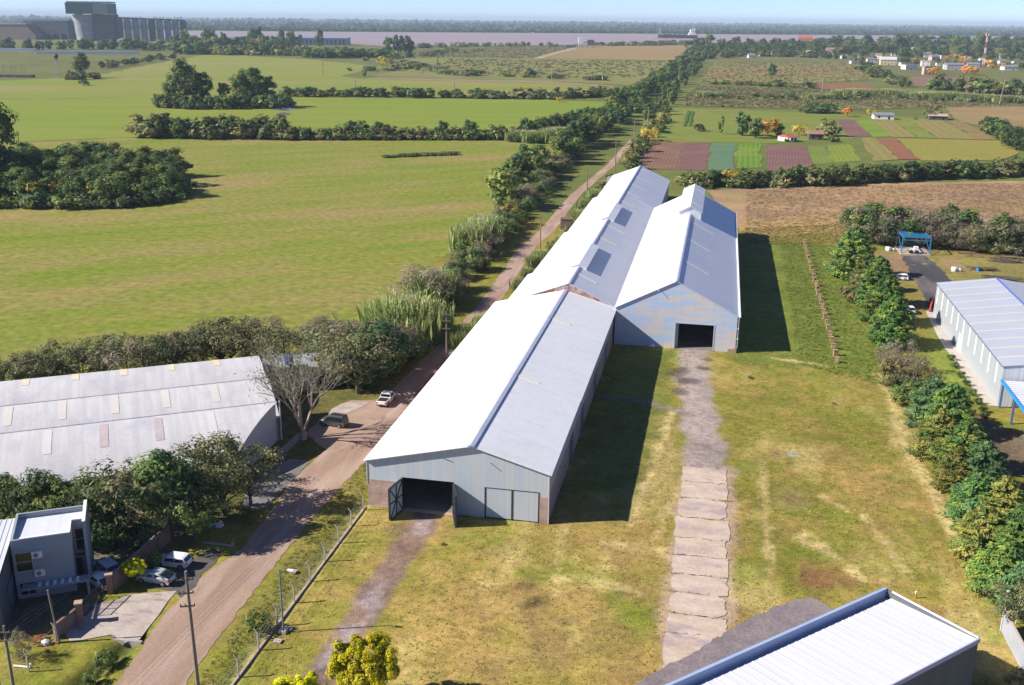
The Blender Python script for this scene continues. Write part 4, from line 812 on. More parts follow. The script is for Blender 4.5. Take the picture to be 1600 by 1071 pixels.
MIDG = [G_(104, 118, 60), G_(88, 106, 56), G_(118, 124, 66), G_(78, 98, 54)]
OLV = [G2_(128, 130, 88), G2_(108, 116, 78), G2_(140, 138, 98), G2_(94, 104, 70)]
GRY = [G2_(146, 132, 116), G2_(128, 118, 104), G2_(158, 146, 126), G2_(112, 108, 90)]
BRN = [G2_(130, 126, 82), G2_(118, 118, 72), G2_(108, 114, 68), G2_(146, 138, 92)]
GOLDP = [G_(172, 152, 62), G_(150, 140, 60), G_(186, 164, 74), G_(130, 128, 60)]
ORG = [G_(206, 150, 62), G_(190, 138, 58), G_(176, 140, 70), G_(214, 168, 76)]
YEL = [alb(238, 232, 18, 1.25), alb(222, 222, 20, 1.25), alb(246, 240, 60, 1.25), alb(196, 204, 26, 1.1)]
CON = [G_(94, 124, 60), G_(82, 112, 60), G_(108, 130, 62), G_(74, 104, 56), G_(116, 130, 64)]
CONB = [G_(96, 126, 80), G_(84, 114, 74), G_(106, 134, 88)]
CONY = [G_(120, 124, 60), G_(106, 116, 58), G_(130, 128, 66), G_(92, 106, 54)]
def limbs(h, zt, rx, n, r0, seed, rb=.35, m=7):
    r = random.Random(seed); b = MB(); b.tube([(0, 0, -.2), (r.uniform(-.1, .1), r.uniform(-.1, .1), zt*.5), (r.uniform(-.3, .3)*.5, r.uniform(-.3, .3)*.5, zt), (0, 0, h*.8)], [r0*1.25, r0, r0*.8, r0*.2], m)
    for i in range(n):
        a = i*2.4+r.uniform(-.4, .4); z = zt*r.uniform(.5, 1.0); L_ = rx*r.uniform(.6, .95); e = r.uniform(.5, 1.1)
        p0 = (0, 0, z); p1 = (math.cos(a)*L_*.45, math.sin(a)*L_*.45, z+L_*e*.55); p2 = (math.cos(a+.2)*L_, math.sin(a+.2)*L_, z+L_*e*1.1)
        b.tube([p0, p1, p2], [r0*.55, r0*.33, r0*.08], max(4, m-2))
    return b
PROTO = {}
def proto(kind, parts, leafargs, trunk=None, h=10.0, bark=BARK, **kw):
    P, Nn, sz, tc, Cn = cloud(**leafargs)
    me = leaf_mesh(kind, P, Nn, sz, tc, **kw)
    tm = trunk.mesh(kind+'_trunk', bark) if trunk else None
    PROTO.setdefault(kind, []).append((me, tm, h)); return me
for s in range(4):      # broad dark trees, near quality
    rx = 3.6+.5*s; proto('broad', 1, dict(ncl=46, nleaf=3600, rx=rx*.82, rz=3.7, zc=5.9, rc=1.15, size=.26, pal=DKG if s % 2 else DKG+MIDG, lowcut=2.2), limbs(10, 3.0, 3.2, 6, .26, s))
for s in range(3):      # olive grey airy trees with showing limbs
    proto('olive', 1, dict(ncl=40, nleaf=2600, rx=3.7, rz=2.7, zc=5.6, rc=.95, size=.17, pal=OLV, fill=.6, lowcut=2.6), limbs(8.5, 2.2, 3.8, 9, .2, 20+s), h=9.0)
for s in range(3):      # low bush down to the ground
    proto('bush', 1, dict(ncl=26, nleaf=1300, rx=2.2, rz=1.9, zc=1.8, rc=.85, size=.24, pal=[DKG, MIDG, BRN][s]), None, h=4.0)
for s in range(3):      # brown grey twiggy thicket
    proto('thicket', 1, dict(ncl=34, nleaf=3000, rx=2.9, rz=2.3, zc=2.6, rc=.95, size=.22, pal=GRY if s < 2 else GRY+OLV, up=.1), limbs(5, 1, 3, 8, .1, 30+s), h=5.4, aspect=.16)
for s in range(2):      # yellow blossom tree
    P, Nn, sz, tc, Cn = cloud(ncl=110, nleaf=22000, rx=2.6, rz=1.3, zc=3.4, rc=.42, size=.1, pal=YEL, fill=.55, lowcut=2.0, up=.6, wob=.12)
    PROTO.setdefault('yellow', []).append((leaf_mesh('yellow', P, Nn, sz, tc), limbs(4.2, 1.3, 2.6, 9, .12, 50+s).mesh('yellow_trunk', BARK), 5.0))
def conifer(kind, pal, seed, h=9.5, R=3.7, nb=120, per=76, size=.26):
    r = random.Random(seed); Ps, Ns, Al, Cs, Sz = [], [], [], [], []; pal = np.array(pal)
    b = MB(); b.tube([(0, 0, -.2), (0, 0, h*.5), (0, 0, h*.96)], [.32, .2, .03], 7)
    for i in range(nb):
        t = (i+.5)/nb; z = h*(.04+.93*t**.9); L_ = R*(1-t**1.7)**.75*r.uniform(.7, 1.12)+.35; a = i*2.399+r.uniform(-.3, .3); rise = r.uniform(.0, .4)*L_*.7
        c = pal[r.randrange(len(pal))]*r.uniform(.75, 1.25); n = int(per*(.45+.55*L_/R)); s = nrs.uniform(.25, 1, n)**.7
        wd = (.16+.42*s*(1-s*.55))*L_*.62; off = nrs.uniform(-1, 1, n)*wd; lift = -abs(off)*.25 + nrs.normal(size=n)*.13
        dx, dy = math.cos(a), math.sin(a)
        P = np.stack([dx*L_*s - dy*off, dy*L_*s + dx*off, z + rise*s**2 - .14*L_*s + lift], 1)
        al = np.stack([dx + -dy*np.sign(off)*.6, dy + dx*np.sign(off)*.6, np.full(n, .25)], 1) + nrs.normal(size=(n, 3))*.25
        Ns.append(np.array([dx*.5, dy*.5, .8]) + nrs.normal(size=(n, 3))*.4); Ps.append(P); Al.append(al); Sz.append(size*nrs.uniform(.6, 1.4, n)); Cs.append(c*nrs.uniform(.8, 1.2, (n, 1)))
        if i % 5 == 0: b.tube([(0, 0, z), (dx*L_*.8, dy*L_*.8, z+rise*.6-.1*L_)], [.07, .02], 4)
    me = leaf_mesh(kind, np.concatenate(Ps), np.concatenate(Ns), np.concatenate(Sz), np.concatenate(Cs), aspect=.42, along=np.concatenate(Al))
    PROTO.setdefault(kind, []).append((me, b.mesh(kind+'_trunk', BARK), h))
for s in range(3): conifer('conifer', CON, 60+s, R=3.6+.3*s)
conifer('conifer_blue', CONB, 70); conifer('conifer_blue', CONB+CON, 71, R=4.1); conifer('conifer_gold', CONY, 72, R=3.9); conifer('conifer_gold', CONY+CON, 73)
def bare(seed, h=9.5):
    r = random.Random(seed); b = MB(); tips = []
    def grow(p, d, L_, rad_, lev):
        q = p + d*L_*.5 + np.array([r.uniform(-.1, .1)*L_, r.uniform(-.1, .1)*L_, 0]); e = q + (d+np.array([0, 0, .12]))*L_*.5
        b.tube([p, q, e], [rad_, rad_*.82, rad_*.62], 6 if lev < 2 else 4, cap=lev > 3)
        if lev >= 4: tips.append(e); return
        for k in range(3 if lev < 3 else 2):
            a = r.uniform(0, 2*math.pi); sp_ = r.uniform(.28, .62); nd = d + sp_*np.array([math.cos(a), math.sin(a), r.uniform(-.2, .25)]); nd /= np.linalg.norm(nd)
            grow(e, nd, L_*r.uniform(.62, .85), rad_*.6, lev+1)
    b.tube([(0, 0, -.2), (0, 0, .8)], [.42, .34], 8)
    for k in range(6):
        a = k*1.05+r.uniform(-.3, .3); d = np.array([math.cos(a)*.42, math.sin(a)*.42, 1]); d /= np.linalg.norm(d); grow(np.array([0, 0, .5]), d, h*.29, .125, 0)
    T = np.array(tips); n = 2600; k = nrs.randint(0, len(T), n); P = T[k] + nrs.normal(size=(n, 3))*.5
    me = leaf_mesh('bare_crown', P, unit(n)+np.array([0, 0, .3]), .17*nrs.uniform(.5, 1.2, n), tones(BRN+OLV, n), aspect=.22)
    PROTO.setdefault('bare', []).append((me, b.mesh('bare_trunk', PALEBARK), h))
bare(3)
def reeds(seed, n=520, R=2.0, h=3.6, pal=None):
    pal = np.array(pal or [G_(128, 140, 84), G_(108, 126, 72), G_(144, 148, 96), G_(92, 112, 62)]); b = []; r = nrs
    x, y = r.normal(size=n)*R*.5, r.normal(size=n)*R*.5; hh = h*r.uniform(.6, 1.05, n); a = r.uniform(0, 6.28, n); le = r.uniform(.05, .35, n)*hh
    P = np.stack([x + np.cos(a)*le*.5, y + np.sin(a)*le*.5, hh*.5], 1); al = np.stack([np.cos(a)*le, np.sin(a)*le, hh], 1); Nn = np.stack([np.cos(a+1.4), np.sin(a+1.4), np.full(n, .25)], 1)
    n2 = n*3; k = r.randint(0, n, n2); t = r.uniform(.35, .95, n2); a2 = r.uniform(0, 6.28, n2)
    P2 = np.stack([x[k]+np.cos(a[k])*le[k]*t + np.cos(a2)*.35, y[k]+np.sin(a[k])*le[k]*t + np.sin(a2)*.35, hh[k]*t+.1], 1); al2 = np.stack([np.cos(a2), np.sin(a2), np.full(n2, .5)], 1); N2 = np.stack([-np.cos(a2)*.4, -np.sin(a2)*.4, np.ones(n2)], 1)+r.normal(size=(n2, 3))*.2
    n3 = n//4; P3 = np.stack([x[:n3]+np.cos(a[:n3])*le[:n3], y[:n3]+np.sin(a[:n3])*le[:n3], hh[:n3]+.15], 1)
    me = leaf_mesh('reeds', np.concatenate([P, P2, P3]), np.concatenate([Nn, N2, unit(n3)]), np.concatenate([hh*.5, .42*r.uniform(.6, 1.3, n2), .3*r.uniform(.7, 1.3, n3)]),
        np.concatenate([tones(pal, n), tones(pal, n2), tones([G_(206, 190, 160), G_(190, 172, 140)], n3)]), aspect=.1, along=np.concatenate([al, al2, np.tile([0, 0, 1.], (n3, 1))]))
    PROTO.setdefault('reed', []).append((me, None, h))
reeds(1, 1100, 3.2, 6.5); reeds(2, 1000, 3.0, 6.5)
# far versions
for s in range(5):
    rx = (3.2, 3.9, 2.9, 4.3, 3.4)[s]; proto('fbroad', 0, dict(ncl=30, nleaf=760, rx=rx*.88, rz=4.5, zc=5.0, rc=1.35, size=.6, pal=(DKG, DKG, MIDG+DKG, DKG, MIDG)[s], lowcut=.8), limbs(10, 3, 3, 3, .28, 80+s, m=5))
for s in range(3): proto('fbush', 0, dict(ncl=18, nleaf=300, rx=2.3, rz=1.7, zc=1.6, rc=.95, size=.5, pal=(MIDG, BRN+OLV, OLV+DKG)[s]), None, h=4.0)
for s in range(2): proto('fgold', 0, dict(ncl=18, nleaf=360, rx=2.8, rz=2.3, zc=3.2, rc=1.1, size=.5, pal=(ORG, GOLDP)[s], lowcut=1.0), limbs(6, 1.5, 2, 3, .2, 90+s, m=5), h=6.0)
for s in range(3): proto('euc', 0, dict(ncl=60, nleaf=4800, rx=6.8, rz=11.5, zc=14.2, rc=2.6, size=.6, pal=(OLV+MIDG+DKG, DKG+MIDG, DKG)[s], fill=.35, lowcut=2.5), limbs(25, 12, 7, 7, .7, 95+s), h=27.0)
for s in range(2): proto('fcypress', 0, dict(ncl=20, nleaf=260, rx=1.3, rz=5, zc=5.2, rc=.8, size=.5, pal=DKG), None, h=10.5)
for s in range(2): proto('copse', 0, dict(ncl=34, nleaf=2300, rx=3.6, rz=4.3, zc=4.7, rc=1.3, size=.34, pal=(DKG+MIDG[:1], DKG+MIDG[:2])[s], lowcut=.6), limbs(9, 3, 3, 4, .26, 110+s, m=5), h=9.6)
_joined = {}
def joined(me, tm, nm):       # far trees: trunk and crown in one mesh
    if tm is None: return me
    key = me.name
    if key not in _joined:
        v1 = np.zeros(len(me.vertices)*3, np.float32); me.vertices.foreach_get('co', v1); v2 = [tuple(v.co) for v in tm.vertices]; n1 = len(me.vertices)
        nf = len(me.polygons); col = np.zeros(nf*4, np.float32); me.attributes['Col'].data.foreach_get('color', col)
        F = [tuple(range(4*i, 4*i+4)) for i in range(nf)] + [tuple(n1+i for i in p.vertices) for p in tm.polygons]
        j = bpy.data.meshes.new(nm); j.from_pydata([tuple(p) for p in v1.reshape(-1, 3)]+v2, [], F); j.materials.append(LEAF); j.materials.append(tm.materials[0])
        j.polygons.foreach_set('material_index', [0]*nf+[1]*len(tm.polygons))
        a = j.attributes.new('Col', 'FLOAT_COLOR', 'FACE'); a.data.foreach_set('color', np.concatenate([col, np.ones(4*len(tm.polygons), np.float32)])); j.update(); _joined[key] = j
    return _joined[key]
NTREE = [0]; SUBK = [None]; KINDN = {'olive': 'olive tree', 'euc': 'gum tree', 'bare': 'bare tree', 'yellow': 'blossom tree', 'fgold': 'autumn tree'}
def mass(name, rows_, seed=1):
    """a far wood that reads as one mass: many crowns joined in ONE object"""
    r = random.Random(seed); VS, CS, n = [], [], 0
    for px, cnt, kinds, h0, h1, jx, w0, w1 in rows_:
        for p in along(px, cnt, jx=jx):
            me, tm, H0 = r.choice(PROTO[r.choice(kinds)]); nv = len(me.vertices); v = np.zeros(nv*3, np.float32); me.vertices.foreach_get('co', v); v = v.reshape(-1, 3)
            h = r.uniform(h0, h1)/H0; w = h*r.uniform(w0, w1); a = r.uniform(0, 6.28); c, s = math.cos(a), math.sin(a)
            VS.append(np.stack([(v[:, 0]*c-v[:, 1]*s)*w+p[0], (v[:, 0]*s+v[:, 1]*c)*w+p[1], v[:, 2]*h], 1))
            col = np.zeros(len(me.polygons)*4, np.float32); me.attributes['Col'].data.foreach_get('color', col); col = col.reshape(-1, 4).copy(); col[:, :3] *= r.uniform(.75, 1.3)*np.array([r.uniform(.88, 1.15), 1, r.uniform(.9, 1.1)]); CS.append(col)
    V = np.concatenate(VS); Cc_ = np.concatenate(CS); nf = len(Cc_); me = bpy.data.meshes.new(name)
    me.vertices.add(len(V)); me.vertices.foreach_set('co', V.astype(np.float32).ravel()); me.loops.add(4*nf); me.loops.foreach_set('vertex_index', np.arange(4*nf))
    me.polygons.add(nf); me.polygons.foreach_set('loop_start', np.arange(0, 4*nf, 4)); me.polygons.foreach_set('loop_total', np.full(nf, 4))
    ca = me.attributes.new('Col', 'FLOAT_COLOR', 'FACE'); ca.data.foreach_set('color', Cc_.astype(np.float32).ravel()); me.materials.append(LEAF); me.update(calc_edges=True)
    o = bpy.data.objects.new(name, me); C.objects.link(o); return tag(o, None, None, None, 'stuff')
def plant(kind, p, h, label, cat, group=None, name=None, far=False, wide=1.0, var=None, rz=None):
    V_ = PROTO[kind]; me, tm, H0 = V_[rng.randrange(len(V_)) if var is None else var]; s = h/H0; NTREE[0] += 1
    if cat == 'tree' and kind in KINDN: cat = KINDN[kind]
    if SUBK[0] and cat == 'tree': cat = SUBK[0]
    nm = cat.replace(' ', '_') if cat.endswith(' tree') else (name or cat.replace(' ', '_'))
    rz = rng.uniform(0, 6.28) if rz is None else rz
    if far or tm is None:
        o = bpy.data.objects.new(nm, joined(me, tm, nm)); C.objects.link(o)
    else:
        o = bpy.data.objects.new(nm, None); C.objects.link(o); o.empty_display_size = .3
        for q, n_ in ((tm, 'trunk'), (me, 'crown')):
            c = bpy.data.objects.new(n_, q); C.objects.link(c); c.parent = o
    o.location = (float(p[0]), float(p[1]), 0.0); o.rotation_euler = (0, 0, rz); o.scale = (s*wide, s*wide, s)
    return tag(o, label, cat, group)
def along(px, n, jit=.0, jx=1.5):
    P = [at(x, y)[:2] for x, y in px]; seg = [np.linalg.norm(b-a) for a, b in zip(P[:-1], P[1:])]; T = sum(seg); out = []
    for i in range(n):
        t = (i+.5+rng.uniform(-.35, .35))/n*T
        for a, b, L_ in zip(P[:-1], P[1:], seg):
            if t <= L_ or b is P[-1]: out.append(a+(b-a)*min(t/L_, 1)+np.array([rng.uniform(-jx, jx), rng.uniform(-jx, jx)])); break
            t -= L_
    return out
def row(px, n, kinds, h0, h1, label, cat, group, jx=1.5, far=True, wide=(.95, 1.3), name=None):
    for p in along(px, n, jx=jx):
        k = rng.choice(kinds); k, v = k if isinstance(k, tuple) else (k, None); plant(k, p, rng.uniform(h0, h1), label, cat, group, name, far, rng.uniform(*wide), var=v)
T = lambda x, y, yt: (at(x, y), tall(x, y, yt))
# --- conifer row on the right (each told apart by its look and place)
for (x, y, yt), kind, lb in (((1330, 432, 355), 'conifer', 'bright green conifer, farthest of the row beside the white cars'), ((1352, 455, 398), 'conifer_gold', 'short yellow brown conifer just in front of the farthest green one in the row'),
    ((1368, 478, 402), 'conifer', 'dark green conifer level with the blue and white van'), ((1380, 505, 430), 'conifer', 'dark wide conifer beside the white car on the grass'),
    ((1392, 540, 462), 'conifer', 'conifer leaning over the end of the stump row, beside the lower white car'), ((1452, 665, 590), 'conifer_blue', 'blue green conifer just past the russet shrubs'),
    ((1480, 680, 600), 'conifer', 'dark conifer touching the lawn of the right warehouse'), ((1462, 715, 640), 'conifer_gold', 'small yellowish conifer on the lawn side of the row'),
    ((1505, 735, 655), 'conifer', 'broad mid green conifer throwing a shadow toward the blue awning'), ((1530, 770, 690), 'conifer_blue', 'grey green conifer with dense rounded top below the awning'),
    ((1490, 765, 700), 'conifer_gold', 'low olive conifer on the open side of the row'), ((1520, 820, 740), 'conifer_blue', 'bluish conifer bulging into the open lawn'),
    ((1560, 830, 745), 'conifer_gold', 'golden green conifer with a bare twig at its top'), ((1530, 875, 790), 'conifer_gold', 'wide olive gold conifer at the lower bend of the row'),
    ((1585, 890, 790), 'conifer', 'large dark green conifer at the right edge of the picture'), ((1562, 925, 840), 'conifer', 'deep green conifer near the floodlight poles'), ((1590, 950, 880), 'conifer_blue', 'blue tinged conifer behind the white yard wall')):
    p, h = T(x, y, yt); plant(kind, p, h*1.02, lb, 'conifer', None, 'conifer', False, 1.22)
for (x, y, yt), k, v, lb in (((1405, 585, 530), 'thicket', 0, 'russet twiggy shrub at the gap in the conifer row'), ((1425, 610, 552), 'thicket', 2, 'larger russet brown shrub next to the blue green conifer'), ((1398, 603, 560), 'bush', 2, 'low yellow brown bush at the lawn edge by the russet shrubs'), ((1418, 632, 590), 'bush', 1, 'olive bush at the foot of the blue green conifer'), ((1575, 985, 905), 'olive', 0, 'grey leaved tree behind the floodlight poles'), ((1345, 470, 425), 'bush', 2, 'ochre bush at the foot of the farthest conifers'), ((1590, 1090, 1045), 'olive', 1, 'pale leaved shrub top in the bottom right corner')):
    p, h = T(x, y, yt); plant(k, p, h, lb, 'shrub', None, 'shrub', False, 1.1, v)
# --- trees in front of the vaulted warehouse
for (x, y, yt), k, v, lb in (((15, 825, 742), 'broad', 0, 'dark glossy tree at the left edge in front of the vaulted warehouse'), ((70, 830, 738), 'broad', 1, 'dark tree behind the white roof of the grey house'), ((118, 835, 740), 'broad', 2, 'dark tree rising behind the house parapet corner'),
    ((165, 845, 738), 'broad', 3, 'bushy dark tree between the house and the taller olive trees'), ((215, 848, 710), 'olive', 0, 'tall olive tree before the brown skylights of the vaulted warehouse'), ((268, 840, 706), 'broad', 0, 'dark tree over the parked white cars'),
    ((255, 805, 715), 'olive', 2, 'grey olive tree against the vaulted roof'), ((318, 812, 690), 'olive', 1, 'leaning olive tree with a forked dark trunk by the shaded concrete yard'), ((350, 806, 672), 'olive', 2, 'wide spreading pale olive tree standing in front of the warehouse gable'), ((392, 790, 690), 'olive', 0, 'olive tree nearest the warehouse gable wall'), ((305, 845, 745), 'broad', 2, 'shaded dark tree above the dirt verge'), ((338, 680+85, 675), 'olive', 0, 'upright olive shoot standing against the white vault')):
    p, h = T(x, y, yt); plant(k, p, h, lb, 'tree', None, 'tree', False, 1.12, v)
row([(0, 850), (130, 850), (240, 848)], 8, [('bush', 0)], 3, 4.5, 'dark bush at the foot of the trees between the house and the vaulted warehouse', 'shrub', 'bushes under the dark trees', far=False, name='shrub')
# --- bare tree and its neighbours by the road
p, h = T(474, 686, 555); plant('bare', p, h*1.08, 'bare pale limbed tree standing between the road and the vaulted warehouse', 'tree', None, 'bare_tree', False, 1.0)
for (x, y, yt), k, v, lb in (((560, 615, 505), 'olive', 1, 'tall shadowy tree on the verge behind the white pickup'), ((590, 600, 500), 'broad', 1, 'dark tree beside the reeds at the road'), ((525, 600, 498), 'olive', 0, 'grey olive tree left of the shadowy verge tree'), ((445, 580, 505), 'olive', 2, 'olive tree behind the blue water tank'), ((398, 585, 498), 'olive', 1, 'dead topped olive tree near the pasture edge'), ((615, 570, 505), 'thicket', 0, 'purplish grey thicket tree next to the first reed clump')):
    p, h = T(x, y, yt); plant(k, p, h, lb, 'tree', None, 'tree', False, 1.25, v)
row([(480, 560), (630, 560)], 9, [('thicket', 0), ('thicket', 1)], 5.5, 8, 'purplish grey leafless thicket between the pasture and the road bend', 'thicket', 'leafless thicket by the road bend', far=False, jx=3, wide=(1.1, 1.5))
row([(540, 605), (600, 590), (640, 560)], 8, [('bush', 0), 'broad'], 4, 7, 'dark bushy growth in the shade on the left verge past the pickup', 'shrub', 'dark growth on the verge past the pickup', far=False, jx=2, name='shrub')
row([(-40, 620), (60, 612), (200, 598), (330, 580), (410, 575)], 26, [('olive', 0), ('olive', 1), ('olive', 2), ('olive', 0), ('thicket', 2)], 7, 10, 'olive grey tree in the row between the pasture and the vaulted warehouse', 'tree', 'olive trees behind the vaulted warehouse', far=False, jx=3.5, wide=(1.1, 1.4))
row([(-40, 640), (100, 625), (300, 595), (420, 585)], 16, [('bush', 1), ('bush', 2)], 2.5, 4, 'green undergrowth bush below the olive trees behind the vaulted warehouse', 'shrub', 'undergrowth below the olive trees', far=False, jx=2.5, name='shrub')
# --- reeds and hedge along the left of the dirt track
for x, y, yt in ((610, 525, 470), (640, 530, 462), (655, 520, 470), (640, 540, 490), (680, 472, 427), (692, 457, 422), (670, 480, 430), (748, 385, 342), (765, 372, 336), (732, 397, 352)):
    p, h = T(x, y, yt); plant('reed', p, h, 'tall pale green reed clump on the left side of the track', 'reed', 'reed clumps left of the track', 'reed_clump', True, rng.uniform(.95, 1.2))
for x, y, yt in ((732, 535, 495), (724, 545, 510), (752, 515, 485), (834, 418, 393), (845, 408, 385), (826, 440, 412), (815, 458, 428), (866, 398, 375), (880, 388, 362), (906, 345, 322), (916, 330, 306), (930, 312, 290), (945, 296, 278)):
    p, h = T(x, y, yt); plant('reed', p, h*.75, 'reed and weed clump between the track and the white sheds', 'reed', 'reed clumps right of the track', 'reed_clump', True, rng.uniform(.9, 1.15))
row([(640, 515), (695, 465), (735, 420), (775, 378), (820, 322), (865, 272), (890, 245)], 105, [('thicket', 2), 'bush', 'bush', ('bush', 1), ('bush', 0), ('olive', 1)], 3.6, 6.4, 'scrubby bush in the hedge along the left side of the dirt track', 'shrub', 'hedge bushes along the left of the track', far=False, jx=3.2, wide=(1.0, 1.35), name='hedge_bush')
p, h = T(655, 480, 412); plant('thicket', p, h, 'large brown twiggy bush bulging out of the hedge into the pasture', 'shrub', None, 'hedge_bush', False, 1.4, 2)
p, h = T(792, 345, 315); plant('fgold', p, h, 'yellow green bush standing out of the hedge left of the track', 'shrub', None, 'hedge_bush', True, 1.0, 1)
SUBK[0] = 'roadside tree'
row([(800, 325), (872, 255), (900, 228), (935, 205), (965, 175), (1000, 150), (1030, 128), (1060, 105), (1085, 82)], 110, ['fbroad', 'fbroad', 'copse', 'fbroad'], 8.5, 14, 'dark broadleaf tree in the dense row along the left of the dirt track', 'tree', 'tree row left of the dirt track', jx=6, wide=(1.1, 1.6))
row([(905, 232), (960, 190), (1010, 150), (1060, 110), (1085, 90)], 60, ['fbroad', 'copse'], 9, 15, 'dark broadleaf tree in the second line of the row left of the dirt track', 'tree', 'second tree line left of the dirt track', jx=9, wide=(1.1, 1.6))
row([(1020, 190), (1045, 160), (1060, 135), (1085, 112), (1100, 82)], 46, ['fbroad', 'copse'], 7, 13, 'tree in the row along the right side of the far dirt track', 'tree', 'tree row right of the dirt track', jx=6)
SUBK[0] = None
row([(978, 268), (990, 248), (1002, 230), (1012, 215), (1030, 200), (1040, 185)], 20, [('fgold', 1), ('fbush', 1), ('fbush', 0)], 4, 7.5, 'yellowish bush on the right verge of the track by the ploughed plots', 'shrub', 'yellowish verge bushes by the ploughed plots', jx=2.5, name='verge_bush')
row([(862, 398), (890, 366), (910, 336), (932, 306), (962, 278)], 15, [('fbush', 1), ('fbush', 2)], 2, 3.5, 'low weedy bush between the track and the rear warehouse', 'shrub', 'weedy bushes by the rear warehouse', jx=1.2, name='weed_bush')
row([(598, 247), (640, 245), (712, 242)], 22, ['reed'], 1.2, 2.0, 'short reeds in a narrow strip across the near pasture', 'reed', 'narrow reed strip in the pasture', jx=.8, name='reed_clump', wide=(1.5, 2.2))
# --- left copse
SUBK[0] = 'copse tree'
cA = at(-20, 300)[:2]; poly_c = [tuple(at(x, y)[:2]) for x, y in ((-150, 318), (100, 323), (200, 321), (262, 312), (292, 296), (285, 280), (240, 268), (150, 262), (-150, 262))]
def inpoly(p, pts):
    r = False; n = len(pts)
    for i in range(n):
        (x0, y0), (x1, y1) = pts[i], pts[(i+1) % n]
        if (y0 > p[1]) != (y1 > p[1]) and p[0] < (x1-x0)*(p[1]-y0)/(y1-y0)+x0: r = not r
    return r
xs_ = [q[0] for q in poly_c]; ys_ = [q[1] for q in poly_c]; cnt = 0; placed = []
while cnt < 105:
    p = np.array([rng.uniform(min(xs_), max(xs_)), rng.uniform(min(ys_), max(ys_))])
    if not inpoly(p, poly_c) or any(np.hypot(*(p-q)) < 4.2 for q in placed): cnt += .02; continue
    placed.append(p); cnt += 1; plant('copse', p, rng.uniform(8, 12.5), 'round crowned tree of the dense dark copse on the left pasture', 'tree', 'trees of the left copse', 'tree', True, rng.uniform(1.1, 1.5))
row([(-60, 321), (100, 325), (200, 323), (262, 314), (294, 297)], 40, [('fbush', 0), ('fbush', 2)], 3.5, 6, 'leafy bush closing the lower edge of the left copse', 'shrub', 'edge bushes of the left copse', jx=1.5, name='shrub', wide=(1.1, 1.5))
for x, y, k in ((60, 318, 1), (160, 316, 1), (215, 300, 1), (118, 300, 1)): plant('fgold', at(x, y)[:2]+np.array([0, 2]), 8, 'yellowish tree showing among the dark left copse', 'tree', 'yellowish trees in the left copse', 'tree', True, 1.3, 1)
SUBK[0] = None
p, h = T(2, 285, 138); plant('euc', p, h, 'very tall tree rising above the copse at the left edge', 'tree', None, 'tree', False, .85, 1)
p, h = T(-35, 290, 175); plant('euc', p, h, 'second tall tree cut by the left edge above the copse', 'tree', None, 'tree', False, .9, 2)
# --- mid clusters in the pastures
for (x, y, yt), v, lb in (((292, 166, 88), 0, 'tall pale topped gum tree on the left of the pasture grove'), ((272, 166, 112), 1, 'shorter tree at the left flank of the pale topped gum'), ((318, 166, 106), 2, 'dark tree just right of the pale topped gum'), ((398, 167, 97), 2, 'broad dark tree on the right of the pasture grove'), ((378, 167, 106), 1, 'dark tree beside the broad right hand tree of the grove'), ((420, 167, 112), 2, 'dark tree at the right flank of the pasture grove'), ((352, 166, 124), 2, 'lower tree in the middle of the pasture grove')):
    p, h = T(x, y, yt); plant('euc', p, h, lb, 'tree', None, 'tree', False, 1.05, v)
row([(248, 168), (300, 171), (360, 170), (445, 169)], 44, ['fbush', 'fbroad', 'fbroad'], 6, 11, 'low bushy tree at the foot of the pasture grove', 'tree', 'low trees under the pasture grove', jx=4)
row([(232, 214), (300, 216), (370, 216), (430, 216)], 40, ['fbroad', 'fbroad', ('fbush', 1)], 8, 12.5, 'dark tree of the low wide thicket below the pasture grove', 'tree', 'trees of the low wide thicket', jx=5, wide=(1.1, 1.4))
row([(440, 218), (560, 218), (700, 218), (800, 218), (880, 215)], 78, ['fbush', 'fbush', ('fbush', 1)], 4, 7.5, 'hedge bush between the near pasture and the second pasture', 'shrub', 'hedge below the second pasture', jx=4, name='hedge_bush', wide=(1.0, 1.5))
for x, yt, v in ((548, 186, 2), (563, 184, 1), (592, 188, 2), (602, 190, 1), (692, 188, 0), (735, 187, 0), (778, 195, 1)):
    p, h = T(x, 217, yt); plant('fbroad' if v != 1 else 'fbroad', p, h, 'taller round tree standing in the hedge below the second pasture', 'tree', 'taller trees in the second pasture hedge', 'tree', True, 1.2, v)
row([(820, 218), (850, 212), (890, 205), (920, 192)], 30, ['fbroad'], 8, 12, 'dark tree where the second pasture hedge meets the track', 'tree', 'dark trees at the end of the second hedge', jx=5)
row([(800, 222), (850, 222), (890, 218)], 12, [('reed', 0), ('reed', 1)], 5, 6.5, 'pale reed patch at the corner of the near pasture', 'reed', 'reeds at the pasture corner', jx=4, name='reed_clump', wide=(1.5, 2))
row([(445, 150), (560, 151), (700, 153), (850, 155), (975, 150)], 84, ['fbush', 'fbush', ('fbroad', 2)], 4.5, 9, 'hedge bush along the far side of the second pasture', 'shrub', 'hedge along the far side of the second pasture', jx=6, name='hedge_bush', wide=(1.2, 1.8))
for (x, y, yt), k, lb in (((128, 122, 80), 'euc', 'broad dark tree by the substation on the far left'), ((131, 134, 123), 'fbush', 'small round bush alone before the broad tree on the far left'), ((569, 120, 107), 'fbroad', 'small round tree alone on the far pasture'), ((547, 111, 104), 'fbush', 'low bush left of the small round tree'), ((597, 103, 86), 'fgold', 'brownish tree in the far scrub'), ((828, 121, 104), 'fbroad', 'grey tree beside the pale far track'), ((1206, 119, 99), 'fbroad', 'lone dark pine like tree on the right rough field'), ((875, 160, 150), 'fgold', 'yellow green bush beside the far pole')):
    p, h = T(x, y, yt); plant(k, p, h, lb, 'tree', None, 'tree', True, 1.15)
